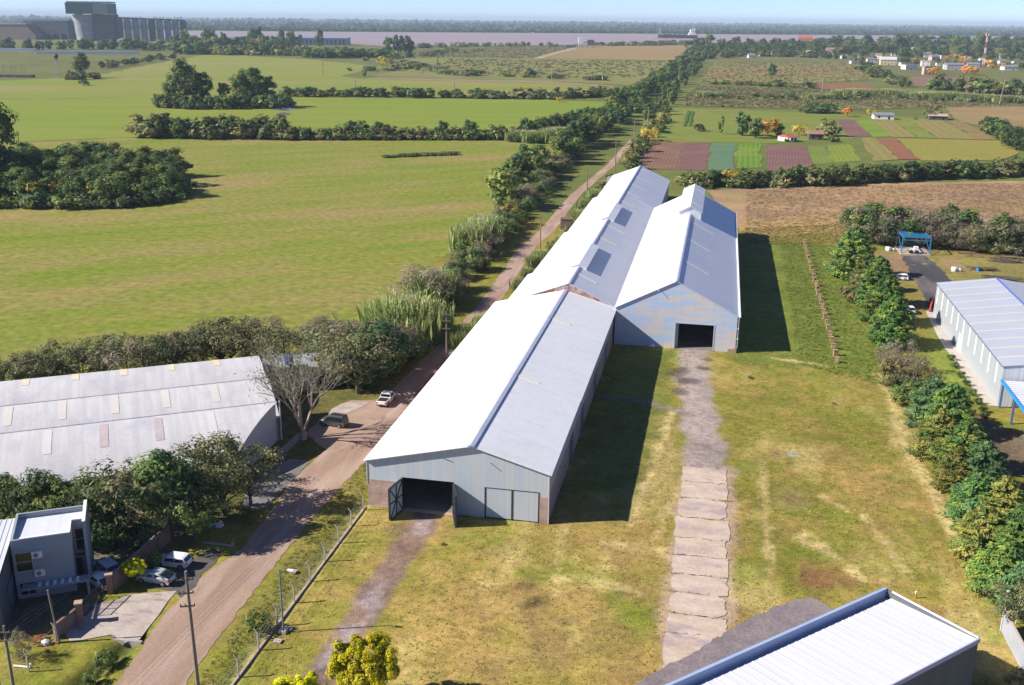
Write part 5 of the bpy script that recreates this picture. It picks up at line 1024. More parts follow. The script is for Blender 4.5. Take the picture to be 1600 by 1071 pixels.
row([(100, 124), (118, 125), (150, 124)], 8, ['fbush'], 7, 10, 'bush at the foot of the broad far left tree', 'shrub', 'bushes at the far left tree', jx=6)
row([(155, 108), (190, 103), (230, 97), (270, 91)], 14, ['fbush', 'fbroad'], 7, 10, 'bush on the curved field edge toward the silos', 'shrub', 'bushes on the curved field edge', jx=8, wide=(1.2, 1.6))
mass('port_wood', [([(-60, 78), (0, 79), (80, 78), (170, 77), (250, 80), (300, 82)], 90, ['fbroad', 'fbroad', 'fcypress'], 10, 22, 25, 1.0, 1.6), ([(280, 76), (360, 76), (440, 78)], 50, ['fbroad'], 14, 26, 30, 1.0, 1.5)], 6)
for x, yt in ((290, 42), (325, 40), (332, 42), (350, 50), (395, 42), (405, 42), (440, 45), (455, 46), (500, 45), (468, 52)):
    p, h = T(x, 74, yt); plant('fbroad', p, h, 'tall tree near the river right of the silos', 'tree', 'tall trees near the river', 'tree', True, .8)
mass('river_wood', [([(280, 85), (400, 86), (500, 87), (590, 89)], 110, ['fbroad', 'fbroad', 'fbush'], 9, 17, 22, 1.3, 1.9), ([(480, 91), (540, 91), (600, 90)], 50, ['fbroad'], 9, 15, 14, 1.3, 1.9), ([(640, 76), (720, 73.5), (800, 72.5), (880, 73)], 40, ['fbush', 'fbroad'], 7, 12, 20, 1.3, 1.9), ([(935, 72), (1000, 71.5), (1095, 69.5)], 50, ['fbush', 'fbroad'], 8, 13, 18, 1.3, 1.9)], 7)
for x, yt in ((608, 56), (622, 52), (634, 53), (642, 60)):
    p, h = T(x, 84, yt); plant('fbroad', p, h, 'tall rounded tree against the river', 'tree', 'tall rounded trees against the river', 'tree', True, .85)
row([(590, 96), (640, 90), (700, 84), (740, 80)], 24, ['fbush'], 5, 9, 'bush on the scrubby rise before the river', 'shrub', 'bushes on the scrubby rise', jx=25, wide=(1.4, 2.2))
row([(580, 112), (650, 106), (620, 100), (690, 117), (800, 120), (960, 127)], 40, ['fbush', 'fbush', ('reed', 0)], 4, 8, 'bush in the rough ground along the far track', 'shrub', 'bushes along the far track', jx=14, wide=(1.3, 2.2))
# --- right side hedges
row([(1075, 292), (1130, 292), (1200, 290), (1300, 288), (1400, 282), (1500, 277), (1620, 272)], 90, ['fbush', 'fbroad', 'fbroad', ('fbush', 1)], 4, 8, 'bushy tree in the long hedge above the dry grass field', 'shrub', 'long hedge above the dry field', jx=3.5, name='hedge_tree', wide=(1.0, 1.4))
for x in (1140, 1165): plant('fgold', at(x, 288), 6.5, 'yellow green tree at the left of the long hedge above the dry field', 'tree', 'yellow trees in the long hedge', 'tree', True, 1.4, 1)
row([(1335, 378), (1390, 380), (1450, 383), (1520, 390), (1620, 398)], 64, [('thicket', 2), 'broad', 'olive', 'copse', ('thicket', 0)], 7, 11.5, 'dark shrubby tree in the belt behind the blue steel shelter', 'tree', 'tree belt behind the blue shelter', jx=3.5, wide=(1.0, 1.4))
row([(1545, 210), (1570, 222), (1600, 236), (1640, 250)], 18, ['fbroad', 'copse'], 7, 12, 'dark green tree of the wood at the right edge beyond the olive field', 'tree', 'wood at the right edge', jx=5, wide=(1.2, 1.5))
# --- farm garden trees
for (x, y, yt), k, v, lb in (((1126, 210, 178), 'fcypress', 0, 'upright dark tree on the left of the farm garden'), ((1160, 212, 175), 'fbroad', 0, 'dark pine like tree left of the orange tree'), ((1180, 216, 182), 'fbroad', 2, 'dark tree touching the orange tree'), ((1199, 214, 182), 'fgold', 0, 'bright orange autumn tree by the red roofed farmhouse'), ((1216, 213, 190), 'fbroad', 1, 'dark tree right of the orange autumn tree'), ((1248, 212, 192), 'fgold', 1, 'yellow brown tree over the farmhouse'), ((1292, 213, 185), 'fbush', 1, 'grey brown tree right of the farmhouse'), ((1302, 222, 208), 'fbush', 0, 'round green bush right of the farmhouse'), ((1230, 222, 214), 'fbush', 0, 'small bush before the farmhouse'), ((1092, 205, 192), 'fbush', 2, 'bare little tree by the crop rows'), ((1324, 182, 166), 'fgold', 0, 'orange tree beside the white cottage'), ((1360, 182, 169), 'fgold', 1, 'ochre tree touching the white cottage'), ((1455, 186, 164), 'fbush', 1, 'grey brown tree beside the dark barn'), ((1430, 187, 182), 'fbush', 0, 'tiny bush between cottage and barn')):
    p, h = T(x, y, yt); plant(k, p, h, lb, 'tree', None, 'tree', True, 1.1, v)
row([(1262, 178), (1285, 177), (1300, 176)], 5, [('fbush', 2)], 6, 8, 'grey green bush by the meadow end', 'shrub', 'bushes by the meadow end', jx=4, wide=(1.4, 2))
# --- scrub and town trees
row([(1070, 152), (1200, 155), (1350, 155), (1600, 160)], 44, [('fbush', 1), ('fbush', 2), ('reed', 0)], 3, 5.5, 'low grey bush scattered on the right scrubland', 'shrub', 'bushes of the right scrubland', jx=16, wide=(1.4, 2.4))
row([(1310, 150), (1360, 150), (1440, 155), (1600, 162)], 28, ['reed'], 4, 6.5, 'pale green cane thicket strip on the right', 'reed', 'cane strip on the right', jx=6, wide=(2.0, 3.0), name='cane_thicket')
row([(1110, 132), (1180, 134), (1265, 138)], 14, ['fbush'], 4, 7, 'bush at the lower edge of the olive rough field', 'shrub', 'bushes under the rough field', jx=6, wide=(1.3, 2))
row([(1345, 105), (1370, 120), (1385, 128), (1420, 138)], 20, ['fbush', 'fbroad'], 6, 11, 'bush in the hedge between the rough field and the town', 'shrub', 'hedge before the town', jx=9, wide=(1.3, 1.8))
row([(1460, 140), (1500, 142), (1540, 146), (1600, 148)], 22, ['fbush', 'fbroad', ('fbush', 1)], 9, 15, 'bare or dark tree right of the mauve field near the town', 'tree', 'trees right of the mauve field', jx=10)
mass('town_wood', [([(1100, 92), (1170, 88), (1260, 90), (1330, 94)], 60, ['fbroad', 'fbush', 'fcypress'], 7, 13, 14, 1.0, 1.5), ([(1335, 97), (1480, 101), (1640, 110)], 46, ['fbroad', 'fbush', 'fgold'], 6, 11, 16, 1.1, 1.5),
    ([(1090, 85), (1200, 84), (1330, 87), (1480, 91), (1640, 97)], 120, ['fbroad', 'fbroad', 'fcypress'], 11, 19, 28, 1.1, 1.6), ([(1100, 80), (1200, 81), (1330, 82), (1480, 84), (1640, 89)], 120, ['fbroad'], 13, 22, 40, 1.1, 1.6),
    ([(1100, 76), (1250, 77), (1400, 77), (1640, 80)], 130, ['fbroad', 'fbroad', 'fbroad', 'fcypress'], 15, 28, 60, 1.1, 1.7), ([(1330, 73), (1400, 73), (1640, 75)], 70, ['fbroad'], 18, 34, 70, 1.1, 1.7), ([(1100, 87), (1180, 86), (1290, 88)], 40, ['fbroad'], 9, 12, 9, 1.2, 1.6)], 5)
for x, yt in ((1108, 50), (1400, 50), (1412, 52), (1528, 48), (1535, 48), (1353, 53), (1490, 52)):
    p, h = T(x, 80, yt); plant('fbroad', p, h, 'tallest kind of tree above the town, standing up against the river', 'tree', 'tallest trees above the town', 'tree', True, .9)
# --- small plants near the camera
p, h = T(405, 988, 958); plant('bush', p, h, 'small round green bush by the street lamp and fence', 'shrub', None, 'shrub', False, .95, 1)
p, h = T(212, 912, 874); plant('yellow', p, h, 'small yellow leaved sapling at the silver saloon car', 'tree', None, 'sapling', False, .8, 0)
p, h = T(243, 890, 858); plant('bush', p, h, 'slender bush beside the white hatchback nose', 'shrub', None, 'shrub', False, .5, 1)
p, h = T(36, 1030, 984); plant('thicket', p, h, 'thin orange tipped shrub by the wire fence in the lower left corner', 'shrub', None, 'shrub', False, .7, 2)
p, h = T(572, 1110, 1000); plant('yellow', p, h, 'round yellow blossoming tree at the bottom of the picture', 'tree', None, 'blossom_tree', False, .86, 0)
p, h = T(470, 1150, 1064); plant('yellow', p, h, 'second yellow tree of which only the top shows at the bottom edge', 'tree', None, 'blossom_tree', False, 1.0, 1)
for x, y in ((1494, 575), (1503, 590), (1511, 603), (1521, 618), (1530, 632), (1537, 645), (1488, 563), (1540, 655)):
    plant('bush', at(x-2, y), 1.3, 'little clipped bush in the line along the white pavement', 'shrub', 'clipped bushes along the pavement', 'shrub', True, 1.0, 0)
for x, y in ((1172, 592), (1302, 632), (692, 852)):
    plant('bush', at(x, y), rng.uniform(.35, .6), 'small dark weed tuft on the mown lawn', 'weed', 'weed tufts on the lawn', 'weed_tuft', True, 1.3, 1)
row([(185, 1025), (160, 1050), (130, 1075)], 9, [('bush', 1)], .7, 1.3, 'weedy clump along the ditch in the lower left', 'weed', 'weeds along the ditch', jx=.7, name='weed_clump')
# ------------------------------------------------------------------ vehicles
PAINTW = mat('white_car_paint', (.78, .79, .81), rough=.25, spec=.5); PAINTS = mat('silver_car_paint', (.52, .55, .60), rough=.25, spec=.5, metal=.2); PAINTD = mat('dark_grey_paint', (.07, .085, .09), rough=.3, spec=.5)
CGL = mat('car_glass', (.015, .018, .022), rough=.08, spec=.6); TYRE = mat('tyre_rubber', (.02, .02, .02), rough=.9); RIM = mat('wheel_rim', (.4, .4, .42), rough=.3, metal=.7)
LRED = mat('red_lamp', (.4, .02, .02), rough=.3); LWH = mat('clear_lamp', (.75, .76, .78), rough=.2); BLACKP = mat('black_trim', (.025, .025, .028), rough=.7)
def wheels(root, L, wb, w, r, xo=0.0):
    for sx in (-1, 1):
        for sy in (-1, 1):
            b = MB(); x, y = sx*wb/2+xo, sy*(w/2-.1); b.tube([(x, y-.1, r), (x, y-.08, r), (x, y+.08, r), (x, y+.1, r)], [r*.86, r, r, r*.86], 18); t = b.build('tyre', TYRE)
            t.name = 'wheel'; t.parent = root
            q = MB(); q.tube([(x, y+sy*.1, r), (x, y+sy*.115, r)], r*.62, 12); q.build('rim', RIM, t)
def car(name, label, px, heading, paint, kind, L=4.1, w=1.72, h=1.5):
    p = at(*px); o = thing(name, label, 'pickup truck' if kind == 'pickup' else 'van' if kind == 'van' else 'car', p, heading); l = L/2
    prof = {'hatch': [(-l, .45), (-l, .85), (-l+.12, 1.0), (-l+.38, h-.08), (-l+.75, h), (.15, h), (.45, h-.07), (l-1.15, .98), (l-.25, .84), (l, .66), (l, .38)],
            'saloon': [(-l, .45), (-l, .86), (-l+.08, .98), (-l+.6, 1.0), (-l+1.3, h-.06), (-l+1.75, h), (.1, h), (.4, h-.06), (l-1.2, .94), (l-.25, .82), (l, .64), (l, .38)],
            'van': [(-l, .45), (-l, .95), (-l+.06, 1.05), (-l+.14, h-.08), (-l+.3, h), (.45, h), (.7, h-.08), (l-.85, 1.08), (l-.2, .92), (l, .7), (l, .4)],
            'pickup': [(-l, .55), (-l, 1.02), (-l+.05, 1.06), (-.62, 1.06), (-.5, 1.1), (-.38, h-.06), (-.2, h), (.75, h), (.95, h-.06), (l-1.35, 1.1), (l-.25, .98), (l, .78), (l, .5)]}[kind]
    belt = {'hatch': .95, 'saloon': .93, 'van': 1.04, 'pickup': 1.08}[kind]
    def yw(z, x):
        k = 0 if z <= belt else (z-belt)/(h-belt); tp = max(0, abs(x)-l+.5)/.5
        return (w/2)*(1-.19*k) - .12*tp*tp - (.05 if z < .5 else 0)
    b = MB(); n = len(prof); lower = [(x, .28) for x in (-l+.05, l-.05)]
    P = prof + [(l-.1, .24), (-l+.1, .24)]
    Lv = [(x, yw(z, x), z) for x, z in P]; Rv = [(x, -yw(z, x), z) for x, z in P]; m = len(P)
    b.add(Lv+Rv, [tuple(range(m))[::-1], tuple(range(m, 2*m))] + [(i, (i+1) % m, m+(i+1) % m, m+i) for i in range(m)])
    body = b.build('body', paint, o)
    bv = body.modifiers.new('soft', 'BEVEL'); bv.width = .05; bv.segments = 2; bv.limit_method = 'ANGLE'; bv.angle_limit = rad(25)
    # glass: side bands, windscreen, rear window
    top = [(x, z) for x, z in prof if z > belt+.02]; f = top[-1]; r_ = top[0]; zt, zb = h-.13, belt+.03
    xs_f = next((x0+(x1-x0)*(zb-z0)/(z1-z0) for (x0, z0), (x1, z1) in zip(prof[:-1], prof[1:]) if z0 > zb >= z1 and x1 > 0), l-1.2)
    xs_ft = next((x0+(x1-x0)*(zt-z0)/(z1-z0) for (x0, z0), (x1, z1) in zip(prof[:-1], prof[1:]) if z0 > zt >= z1 and x1 > 0), .5)
    xs_r = next((x0+(x1-x0)*(zb-z0)/(z1-z0) for (x0, z0), (x1, z1) in zip(prof[:-1], prof[1:]) if z0 <= zb < z1), -l+.3)
    xs_rt = next((x0+(x1-x0)*(zt-z0)/(z1-z0) for (x0, z0), (x1, z1) in zip(prof[:-1], prof[1:]) if z0 <= zt < z1), -l+.5)
    for s in (-1, 1):
        e = .012; g = MB(); mid = (xs_ft+xs_rt)/2-.05
        Y = lambda z, x: s*(yw(z, x)+e)
        for (a, a2, c, c2) in ((xs_r+.22, xs_rt+.12, mid-.05, mid-.05), (mid+.05, mid+.05, xs_f-.22, xs_ft-.08)):
            q = [(a, Y(zb, a), zb), (c, Y(zb, c), zb), (c2, Y(zt, c2), zt), (a2, Y(zt, a2), zt)]; g.poly(q if s < 0 else q[::-1])
        g.build('side_window', CGL, o)
    g = MB(); q = [(xs_f-.03+.03, -yw(zb, xs_f)+.1, zb+.02), (xs_f+.03, yw(zb, xs_f)-.1, zb+.02), (xs_ft+.03, yw(zt, xs_ft)-.06, zt), (xs_ft+.03, -yw(zt, xs_ft)+.06, zt)]; g.poly(q); g.build('windscreen', CGL, o)
    g = MB(); q = [(xs_r-.02, yw(zb, xs_r)-.1, zb+.03), (xs_r-.02, -yw(zb, xs_r)+.1, zb+.03), (xs_rt-.025, -yw(zt, xs_rt)+.1, zt), (xs_rt-.025, yw(zt, xs_rt)-.1, zt)]; g.poly(q); g.build('rear_window', CGL, o)
    for s in (-1, 1):
        g = MB(); g.box(-l-.015, -l+.2, s*(w/2-.22)-.13, s*(w/2-.22)+.13, .68, .9); g.build('tail_light', LRED, o)
        g = MB(); g.box(l-.28, l+.012, s*(w/2-.3)-.16, s*(w/2-.3)+.16, .6, .74); g.build('headlight', LWH, o)
        g = MB(); g.box(xs_f-.32, xs_f-.16, s*(w/2+.1)-.09, s*(w/2+.1)+.09, belt, belt+.14); g.build('mirror', paint, o)
    g = MB(); g.box(-l-.02, -l+.1, -w/2+.12, w/2-.12, .3, .48); g.build('bumper', BLACKP, o); g = MB(); g.box(l-.1, l+.02, -w/2+.14, w/2-.14, .28, .46); g.build('bumper', BLACKP, o)
    g = MB(); g.box(-l-.025, -l-.005, -.26, .26, .55, .67); g.build('number_plate', mat('plate_white', (.6, .6, .6)), o)
    if kind == 'pickup':
        g = MB(); g.box(-l+.14, -.68, -w/2+.16, w/2-.16, 1.045, 1.075); g.build('cargo_bed_cover', BLACKP, o)
    if kind == 'van':
        g = MB(); g.box(-l+.3, .35, -w/2+.3, w/2-.3, h+.001, h+.02); g.build('roof_panel', BLACKP, o)
        for s in (-1, 1): g = MB(); g.box(-l+.3, .3, s*.62-.03, s*.62+.03, h+.03, h+.09); g.build('roof_rail', RIM, o)
    wheels(o, L, L*.62, w, .33 if kind != 'pickup' else .38); return o
car('parked_car', 'white hatchback parked on the dark gravel beside the road, rear toward the road', (271, 884), rad(180), PAINTW, 'hatch', 4.2, 1.72, 1.48)
car('parked_car', 'silver saloon car parked nearest the black gate and yellow sapling', (244, 909), rad(176), PAINTS, 'saloon', 4.3, 1.72, 1.45)
car('pickup_truck', 'white pickup truck with black covered bed standing at the left edge of the road', (604, 629), rad(88), PAINTW, 'pickup', 5.0, 1.85, 1.72)
car('parked_van', 'dark grey small van with black roof parked by the bare tree', (522, 665), rad(172), PAINTD, 'van', 4.3, 1.8, 1.82)
car('parked_car', 'small white car half hidden by the shaded conifers, nearer the blue shelter', (1406, 437), rad(168), PAINTW, 'hatch', 4.0, 1.7, 1.5)
car('parked_car', 'white car on the grass between the conifers and the pale blue warehouse', (1420, 488), rad(100), PAINTW, 'saloon', 4.4, 1.75, 1.45)
car('parked_car', 'pale blue car parked behind the boundary wall by the gate pillar', (166, 893), rad(150), mat('pale_blue_paint', (.4, .52, .66), rough=.3), 'hatch', 4.0, 1.7, 1.45)
car('parked_car', 'white car inside the gate right behind the black bars', (158, 915), rad(150), PAINTW, 'saloon', 4.2, 1.7, 1.45)
# ------------------------------------------------------------------ poles, lamp, fence, stumps, cables
WOOD = mat('weathered_pole', (.26, .21, .17), (.19, .155, .13), scale=(3, 3, .4), rough=.9); PALEW = mat('pale_pole', alb(196, 176, 156), alb(170, 152, 136), scale=(3, 3, .4), rough=.9); PORC = mat('insulator_brown', (.07, .05, .045), rough=.3)
def pole(px, yt, label, arms=((.3, 2.0),), r=.14, lean=(0, 0), m=None, arm_dir=0.0, twin=0.0, group=None, h=None, ins=True):
    p = at(*px); H_ = h or tall(px[0], px[1], yt); o = thing('utility_pole', label, 'utility pole', p, 0, group)
    m = m or WOOD; b = MB(); b.tube([(0, 0, -.3), (lean[0], lean[1], H_)], [r*1.2, r*.72], 8)
    b.build('pole', m, o)
    if twin: b = MB(); b.tube([(-twin, 0, -.2), (-twin+lean[0], lean[1], H_*.97)], [r*1.1, r*.7], 8); b.build('pole', m, o)
    for dz, ln in arms:
        z = H_-dz; c = np.array([lean[0]*z/H_, lean[1]*z/H_, z]); d = np.array([math.cos(arm_dir), math.sin(arm_dir), 0])*ln/2; off = np.array([-twin/2, -r-.06, 0]) if twin else np.array([-math.sin(arm_dir), -abs(math.cos(arm_dir)), 0])*(r+.04)
        b = MB(); b.bar(c-d+off, c+d+off, .11, .12); arm = b.build('crossarm', m, o)
        if ins:
            for t in (-.92, -.3, .3, .92):
                q = c+d*t+off; b = MB(); b.tube([q+[0, 0, .06], q+[0, 0, .24]], [.06, .045], 6); b.build('insulator', PORC, arm)
    return o, H_
pole((312, 1095), 893, 'tall wooden utility pole leaning over the road at the bottom of the picture', ((.75, 1.5), (2.1, 1.3), (3.4, 1.3)), .17, (-.15, 0), arm_dir=.35)
pole((24, 1093), 978, 'utility pole in the bottom left corner with two short crossarms', ((.55, 1.3), (1.4, 1.8)), .14, arm_dir=.2)
pole((698, 565), 487, 'utility pole with three crossarms at the left eave of the long warehouse', ((.5, 1.6), (1.75, 1.7), (3.2, 1.7)), .15, arm_dir=.15)
pole((844, 394), 336, 'single utility pole with one crossarm beside the track and rear warehouse', ((.6, 2.4),), .14)
pole((768, 392), 350, 'twin post utility pole rising out of the reeds', ((.5, 1.4), (2, 1.4), (3.4, 1.4)), .12, twin=1.2, ins=False)
for (x, y, yt), lb, ar in (((917, 302), 264, 0), 'slim pole on the track verge level with the far roof vent', ((.4, 1.2),)), ((( 961, 270), 217, 0), 'tall pole left of the far gable of the rear warehouse', ((.5, 1.2),)), (((990, 227), 190, 0), 'pole with two crossarms where the track goes into the trees', ((.5, 2.2), (2, 2.2))), (((1012, 199), 167, 0), 'pole with crossarms in the tree row, third from the shed', ((.5, 2), (2, 2))), (((1029, 175), 152, 0), 'pole with crossarms in the tree row beside yellowish bushes', ((.5, 2), (2, 2))), (((1042, 160), 138, 0), 'dark pole deep in the tree row', ((.6, 2), (2, 2))), (((1060, 134), 105, 0), 'pale tall pole at the far end of the tree row', ((.6, 2),)):
    pass
for px, yt, lb, ar, mm in (((917, 302), 264, 'slim pole on the track verge level with the far roof vents', ((.4, 1.2),), WOOD), ((961, 270), 217, 'tall pole left of the far end of the rear warehouse', ((.5, 1.4),), WOOD), ((990, 227), 190, 'pole with two crossarms where the track enters the trees', ((.5, 2.6), (2.2, 2.6)), PALEW), ((1012, 199), 167, 'pole with two crossarms amid the tree row near the yellowish bushes', ((.5, 2.6), (2.2, 2.6)), PALEW), ((1029, 175), 152, 'pole with crossarms behind the yellowish bushes of the track', ((.5, 2.6), (2.2, 2.6)), PALEW), ((1042, 160), 138, 'dark pole deep in the tree row', ((.6, 2.6), (2.2, 2.6)), WOOD), ((1060, 134), 105, 'pale tall pole at the far end of the tree row', ((.8, 3),), PALEW),
    ((505, 118), 92, 'thin pole alone on the far green pasture', ((.8, 3),), WOOD), ((556, 143), 125, 'dark pole at the far hedge of the second pasture', ((.8, 3),), WOOD), ((710, 151), 130, 'dark pole in the far hedge left of the track', ((.8, 3),), WOOD), ((862, 127), 97, 'pole beside the pale far track', ((.8, 3),), PALEW), ((873, 153), 135, 'short brown pole at the far hedge end', ((.8, 3),), WOOD), ((1284, 148), 116, 'pole standing on the right scrubland', ((.8, 3),), PALEW), ((1561, 165), 120, 'tall leaning pole at the top of the tan field', ((.8, 3),), PALEW)):
    pole(px, yt, lb, ar, .2 if px[1] > 200 else .3, m=mm, ins=False, lean=(2.0, 0) if px[0] == 1561 else (0, 0))
p = at(684, 117); Hh = tall(684, 117, 92); o = thing('pylon', 'greenish steel pylon by the far scrub', 'pylon', p); b = MB()
for sx in (-.7, .7):
    for sy in (-.7, .7): b.bar((sx, sy, 0), (sx*.5, sy*.5, Hh), .3)
for k in range(6): z = Hh*k/6; b.bar((-.7, -.7, z), (.6, -.6, z+Hh/6), .2); b.bar((.7, -.7, z), (-.6, -.6, z+Hh/6), .2)
b.build('frame', mat('green_steel', alb(130, 150, 130)), o); b = MB(); [b.bar((-2, 0, z), (2, 0, z), .3) for z in (Hh*.7, Hh*.85, Hh)]; b.build('crossarms', mat('green_steel_arm', alb(130, 150, 130)), o)
p = at(1535, 110); Hh = tall(1535, 110, 48); o = thing('lattice_mast', 'red and white banded radio mast over the town', 'mast', p)
for k in range(7):
    b = MB(); z0_, z1_ = Hh*k/7, Hh*(k+1)/7; w0, w1 = 1.6-.16*k, 1.6-.16*(k+1)
    for sx, sy in ((-1, -1), (1, -1), (1, 1), (-1, 1)): b.bar((sx*w0/1.3, sy*w0/1.3, z0_), (sx*w1/1.3, sy*w1/1.3, z1_), .38)
    b.bar((-w0/1.3, -w0/1.3, z0_), (w1/1.3, -w1/1.3, z1_), .25); b.bar((w0/1.3, -w0/1.3, z0_), (-w1/1.3, -w1/1.3, z1_), .25)
    b.build('mast_section', mat('mast_red', (.42, .12, .08)) if k % 2 == 0 else WHITE, o)
b = MB(); b.cyl(0, 0, Hh-1, Hh+2, .15, 6); [b.box(x-.5, x+.5, -.5, .5, Hh-7, Hh-4) for x in (-1.6, 1.6)]; b.build('antenna', WHITE, o)
def stick(px, yt, label, r=.09, lean=(0, 0)):
    p = at(*px); h = tall(px[0], px[1], yt); o = thing('wooden_post', label, 'post', p); b = MB(); b.tube([(lean[0]*-0, 0, -.2), (lean[0], lean[1], h)], [r*1.15, r*.8], 7); b.build('post', WOOD, o)
stick((93, 1005), 923, 'plain wooden post leaning at the end of the low brick wall', .11, (-.5, 0))
# street lamp
p = at(443, 988); hl_ = tall(443, 988, 890); o = thing('street_lamp', 'grey street lamp on a concrete footing beside the wire fence', 'street lamp', p)
b = MB(); b.tube([(0, 0, .2), (-.0, 0, hl_)], [.1, .07], 10); b.tube([(0, 0, hl_), (1.15, .05, hl_+.05)], [.05, .045], 8); b.build('pole', mat('lamp_grey', (.16, .2, .25), rough=.4), o)
b = MB(); b.box(.85, 1.5, -.12, .16, hl_-.02, hl_+.1); b.build('lamp_head', WHITE, o); b = MB(); b.prism([(-.42, -.42, 0), (.42, -.42, 0), (.36, -.36, .32), (-.36, -.36, .32)], (0, .8, 0)); b.build('footing', CONC, o)
for px, lb in (((450, 984), 'square white concrete lid beside the street lamp footing'), ((434, 1003), 'white concrete slab lying below the street lamp'), ((458, 894), 'pale stone on the verge behind the lamp head')):
    o = thing('concrete_block', lb, 'block', at(*px)); b = MB(); b.box(-.4, .4, -.32, .32, 0, .16); b.box(-.2, .2, -.1, .1, .16, .2); b.build('block', CONC, o)
# wire fence: bent concrete posts on a kerb
F_ = thing('wire_fence', 'wire fence of bent topped concrete posts on a low kerb from the warehouse corner', 'fence', (0, 0, 0))
b = MB(); b.box(-.34, -.12, -50, -.6, -.1, .16); b.build('kerb', mat('kerb_concrete', alb(214, 196, 176), alb(180, 164, 148), scale=(1, .6, 1)), F_)
FP = MB(); FP.box(-.07, .07, -.07, .07, 0, 2.05); FP.bar((0, 0, 2.0), (-.32, 0, 2.42), .12); fpm = FP.mesh('post', CONC)
for k in range(12):
    o = bpy.data.objects.new('post', fpm); C.objects.link(o); o.parent = F_; o.location = (-.22, -1.4-4.45*k, .0)
b = MB()
for z in (.5, 1.0, 1.5, 2.0): b.bar((-.22, -50.3, z), (-.22, -1.4, z), .012)
for y in np.arange(-50, -1.4, .35): b.bar((-.22, y, .28), (-.22, y, 2.0), .006)
b.build('wire', mat('fence_wire', (.4, .4, .4), rough=.5), F_)
# left yard wire fence with two white bent posts
F2 = thing('wire_fence', 'low wire fence with pale bent posts in the bottom left corner', 'fence', at(45, 1050))
for px in ((45, 1050), (88, 1004), (2, 1085)):
    q = at(*px)-at(45, 1050); b = MB(); b.box(q[0]-.06, q[0]+.06, q[1]-.06, q[1]+.06, 0, 1.9); b.bar((q[0], q[1], 1.85), (q[0]-.3, q[1], 2.25), .1); b.build('post', CONC, F2)
b = MB(); q0, q1 = at(2, 1085)-at(45, 1050), at(88, 1004)-at(45, 1050)
for z in (.4, .8, 1.2, 1.7): b.bar((q0[0], q0[1], z), (q1[0], q1[1], z), .012)
b.build('wire', mat('fence_wire2', (.4, .4, .4), rough=.5), F2)
o = thing('white_pipe', 'short white pipe lying on the grass by the lower left fence post', 'pipe', at(36, 1044)); b = MB(); b.tube([(-1, 0, .12), (.7, .1, .12), (.75, .1, .5)], .1, 8); b.build('pipe', WHITE, o)
o = thing('rubble_heap', 'heap of red brick rubble and a white sack inside the lower left fence', 'rubble', at(62, 1003)); b = MB(); r5 = random.Random(3)
for k in range(40): x, y = r5.gauss(0, 1.0), r5.gauss(0, .6); z = max(0, .55-.3*abs(x)-.4*abs(y)); b.box(x-.14, x+.14, y-.1, y+.1, z, z+.14)
h_o = b.build('bricks', mat('red_brick_rubble', alb(160, 92, 72)), o); h_o['kind'] = 'stuff'; b = MB(); b.tube([(.9, -.3, .05), (.9, -.3, .4), (.9, -.3, .55)], [.35, .38, .1], 9); b.build('sack', WHITE, o)
# row of stumps (square cut concrete posts)
POSTM = mat('stump_concrete', alb(196, 168, 132), alb(168, 142, 112), scale=(1.5, 1.5, 1.5), rough=.9)
SP_ = MB(); SP_.box(-.36, .36, -.3, .3, -.1, 1.05); SP_.box(-.42, .42, -.36, .36, 1.05, 1.2); spm = SP_.mesh('stump', POSTM)
ya, yb_ = 183.0, 74.2
for k in range(27):
    t = k/26; y = ya+(yb_-ya)*(t if k < 26 else 1.0); x = 66.5-1.35*t + rng.uniform(-.1, .1)
    o = bpy.data.objects.new('stump', spm); C.objects.link(o); o.location = (x, y, 0); o.rotation_euler = (rng.uniform(-.05, .05), rng.uniform(-.05, .05), rng.uniform(-.2, .2)); o.scale = (1, 1, rng.uniform(.8, 1.15))
    lb = 'square stump ending the row at the lawn edge by the russet shrubs' if k == 26 else 'square stump at the far end of the row beside the dry field' if k == 0 else 'square pale stump in the long row across the grass right of the gable shed'
    tag(o, lb, 'stump', 'stumps in the long row')
for px, lb, sz in (((1018, 543), 'white sack lying against the shaded wall of the gable shed', .55),):
    o = thing('white_sack', lb, 'sack', at(*px)); b = MB(); b.tube([(-.5, 0, .1), (0, .1, .3), (.6, 0, .2)], [.2, .4, .25], 9); b.build('sack', WHITE, o)
o = thing('marker_post', 'short orange and white marker post on the lawn behind the bottom right store', 'post', at(1430, 935)); b = MB(); b.cyl(0, 0, 0, .6, .09, 8); b.build('shaft', mat('orange_paint', (.55, .2, .05)), o); b = MB(); b.cyl(0, 0, .6, .85, .1, 8); b.build('cap', WHITE, o)
o = thing('fallen_post', 'white fallen concrete post on the verge near the white hatchback', 'post', at(345, 852)); b = MB(); b.box(-2.3, 1.4, -.1, .1, .0, .2); b.box(1.4, 1.6, -.12, .12, 0, .5); b.build('post', CONC, o)
o = thing('debris', 'pale sheet debris lying in the shade beneath the dark trees', 'debris', at(336, 822)); b = MB(); b.add([(-.8, -.3, .05), (.9, -.4, .1), (1, .4, .25), (-.7, .5, .2), (-.8, -.3, 0), (.9, -.4, 0), (1, .4, 0), (-.7, .5, 0)], [(0, 1, 2, 3), (7, 6, 5, 4), (4, 5, 1, 0), (6, 7, 3, 2), (5, 6, 2, 1), (7, 4, 0, 3)]); b.build('sheet', WHITE, o)
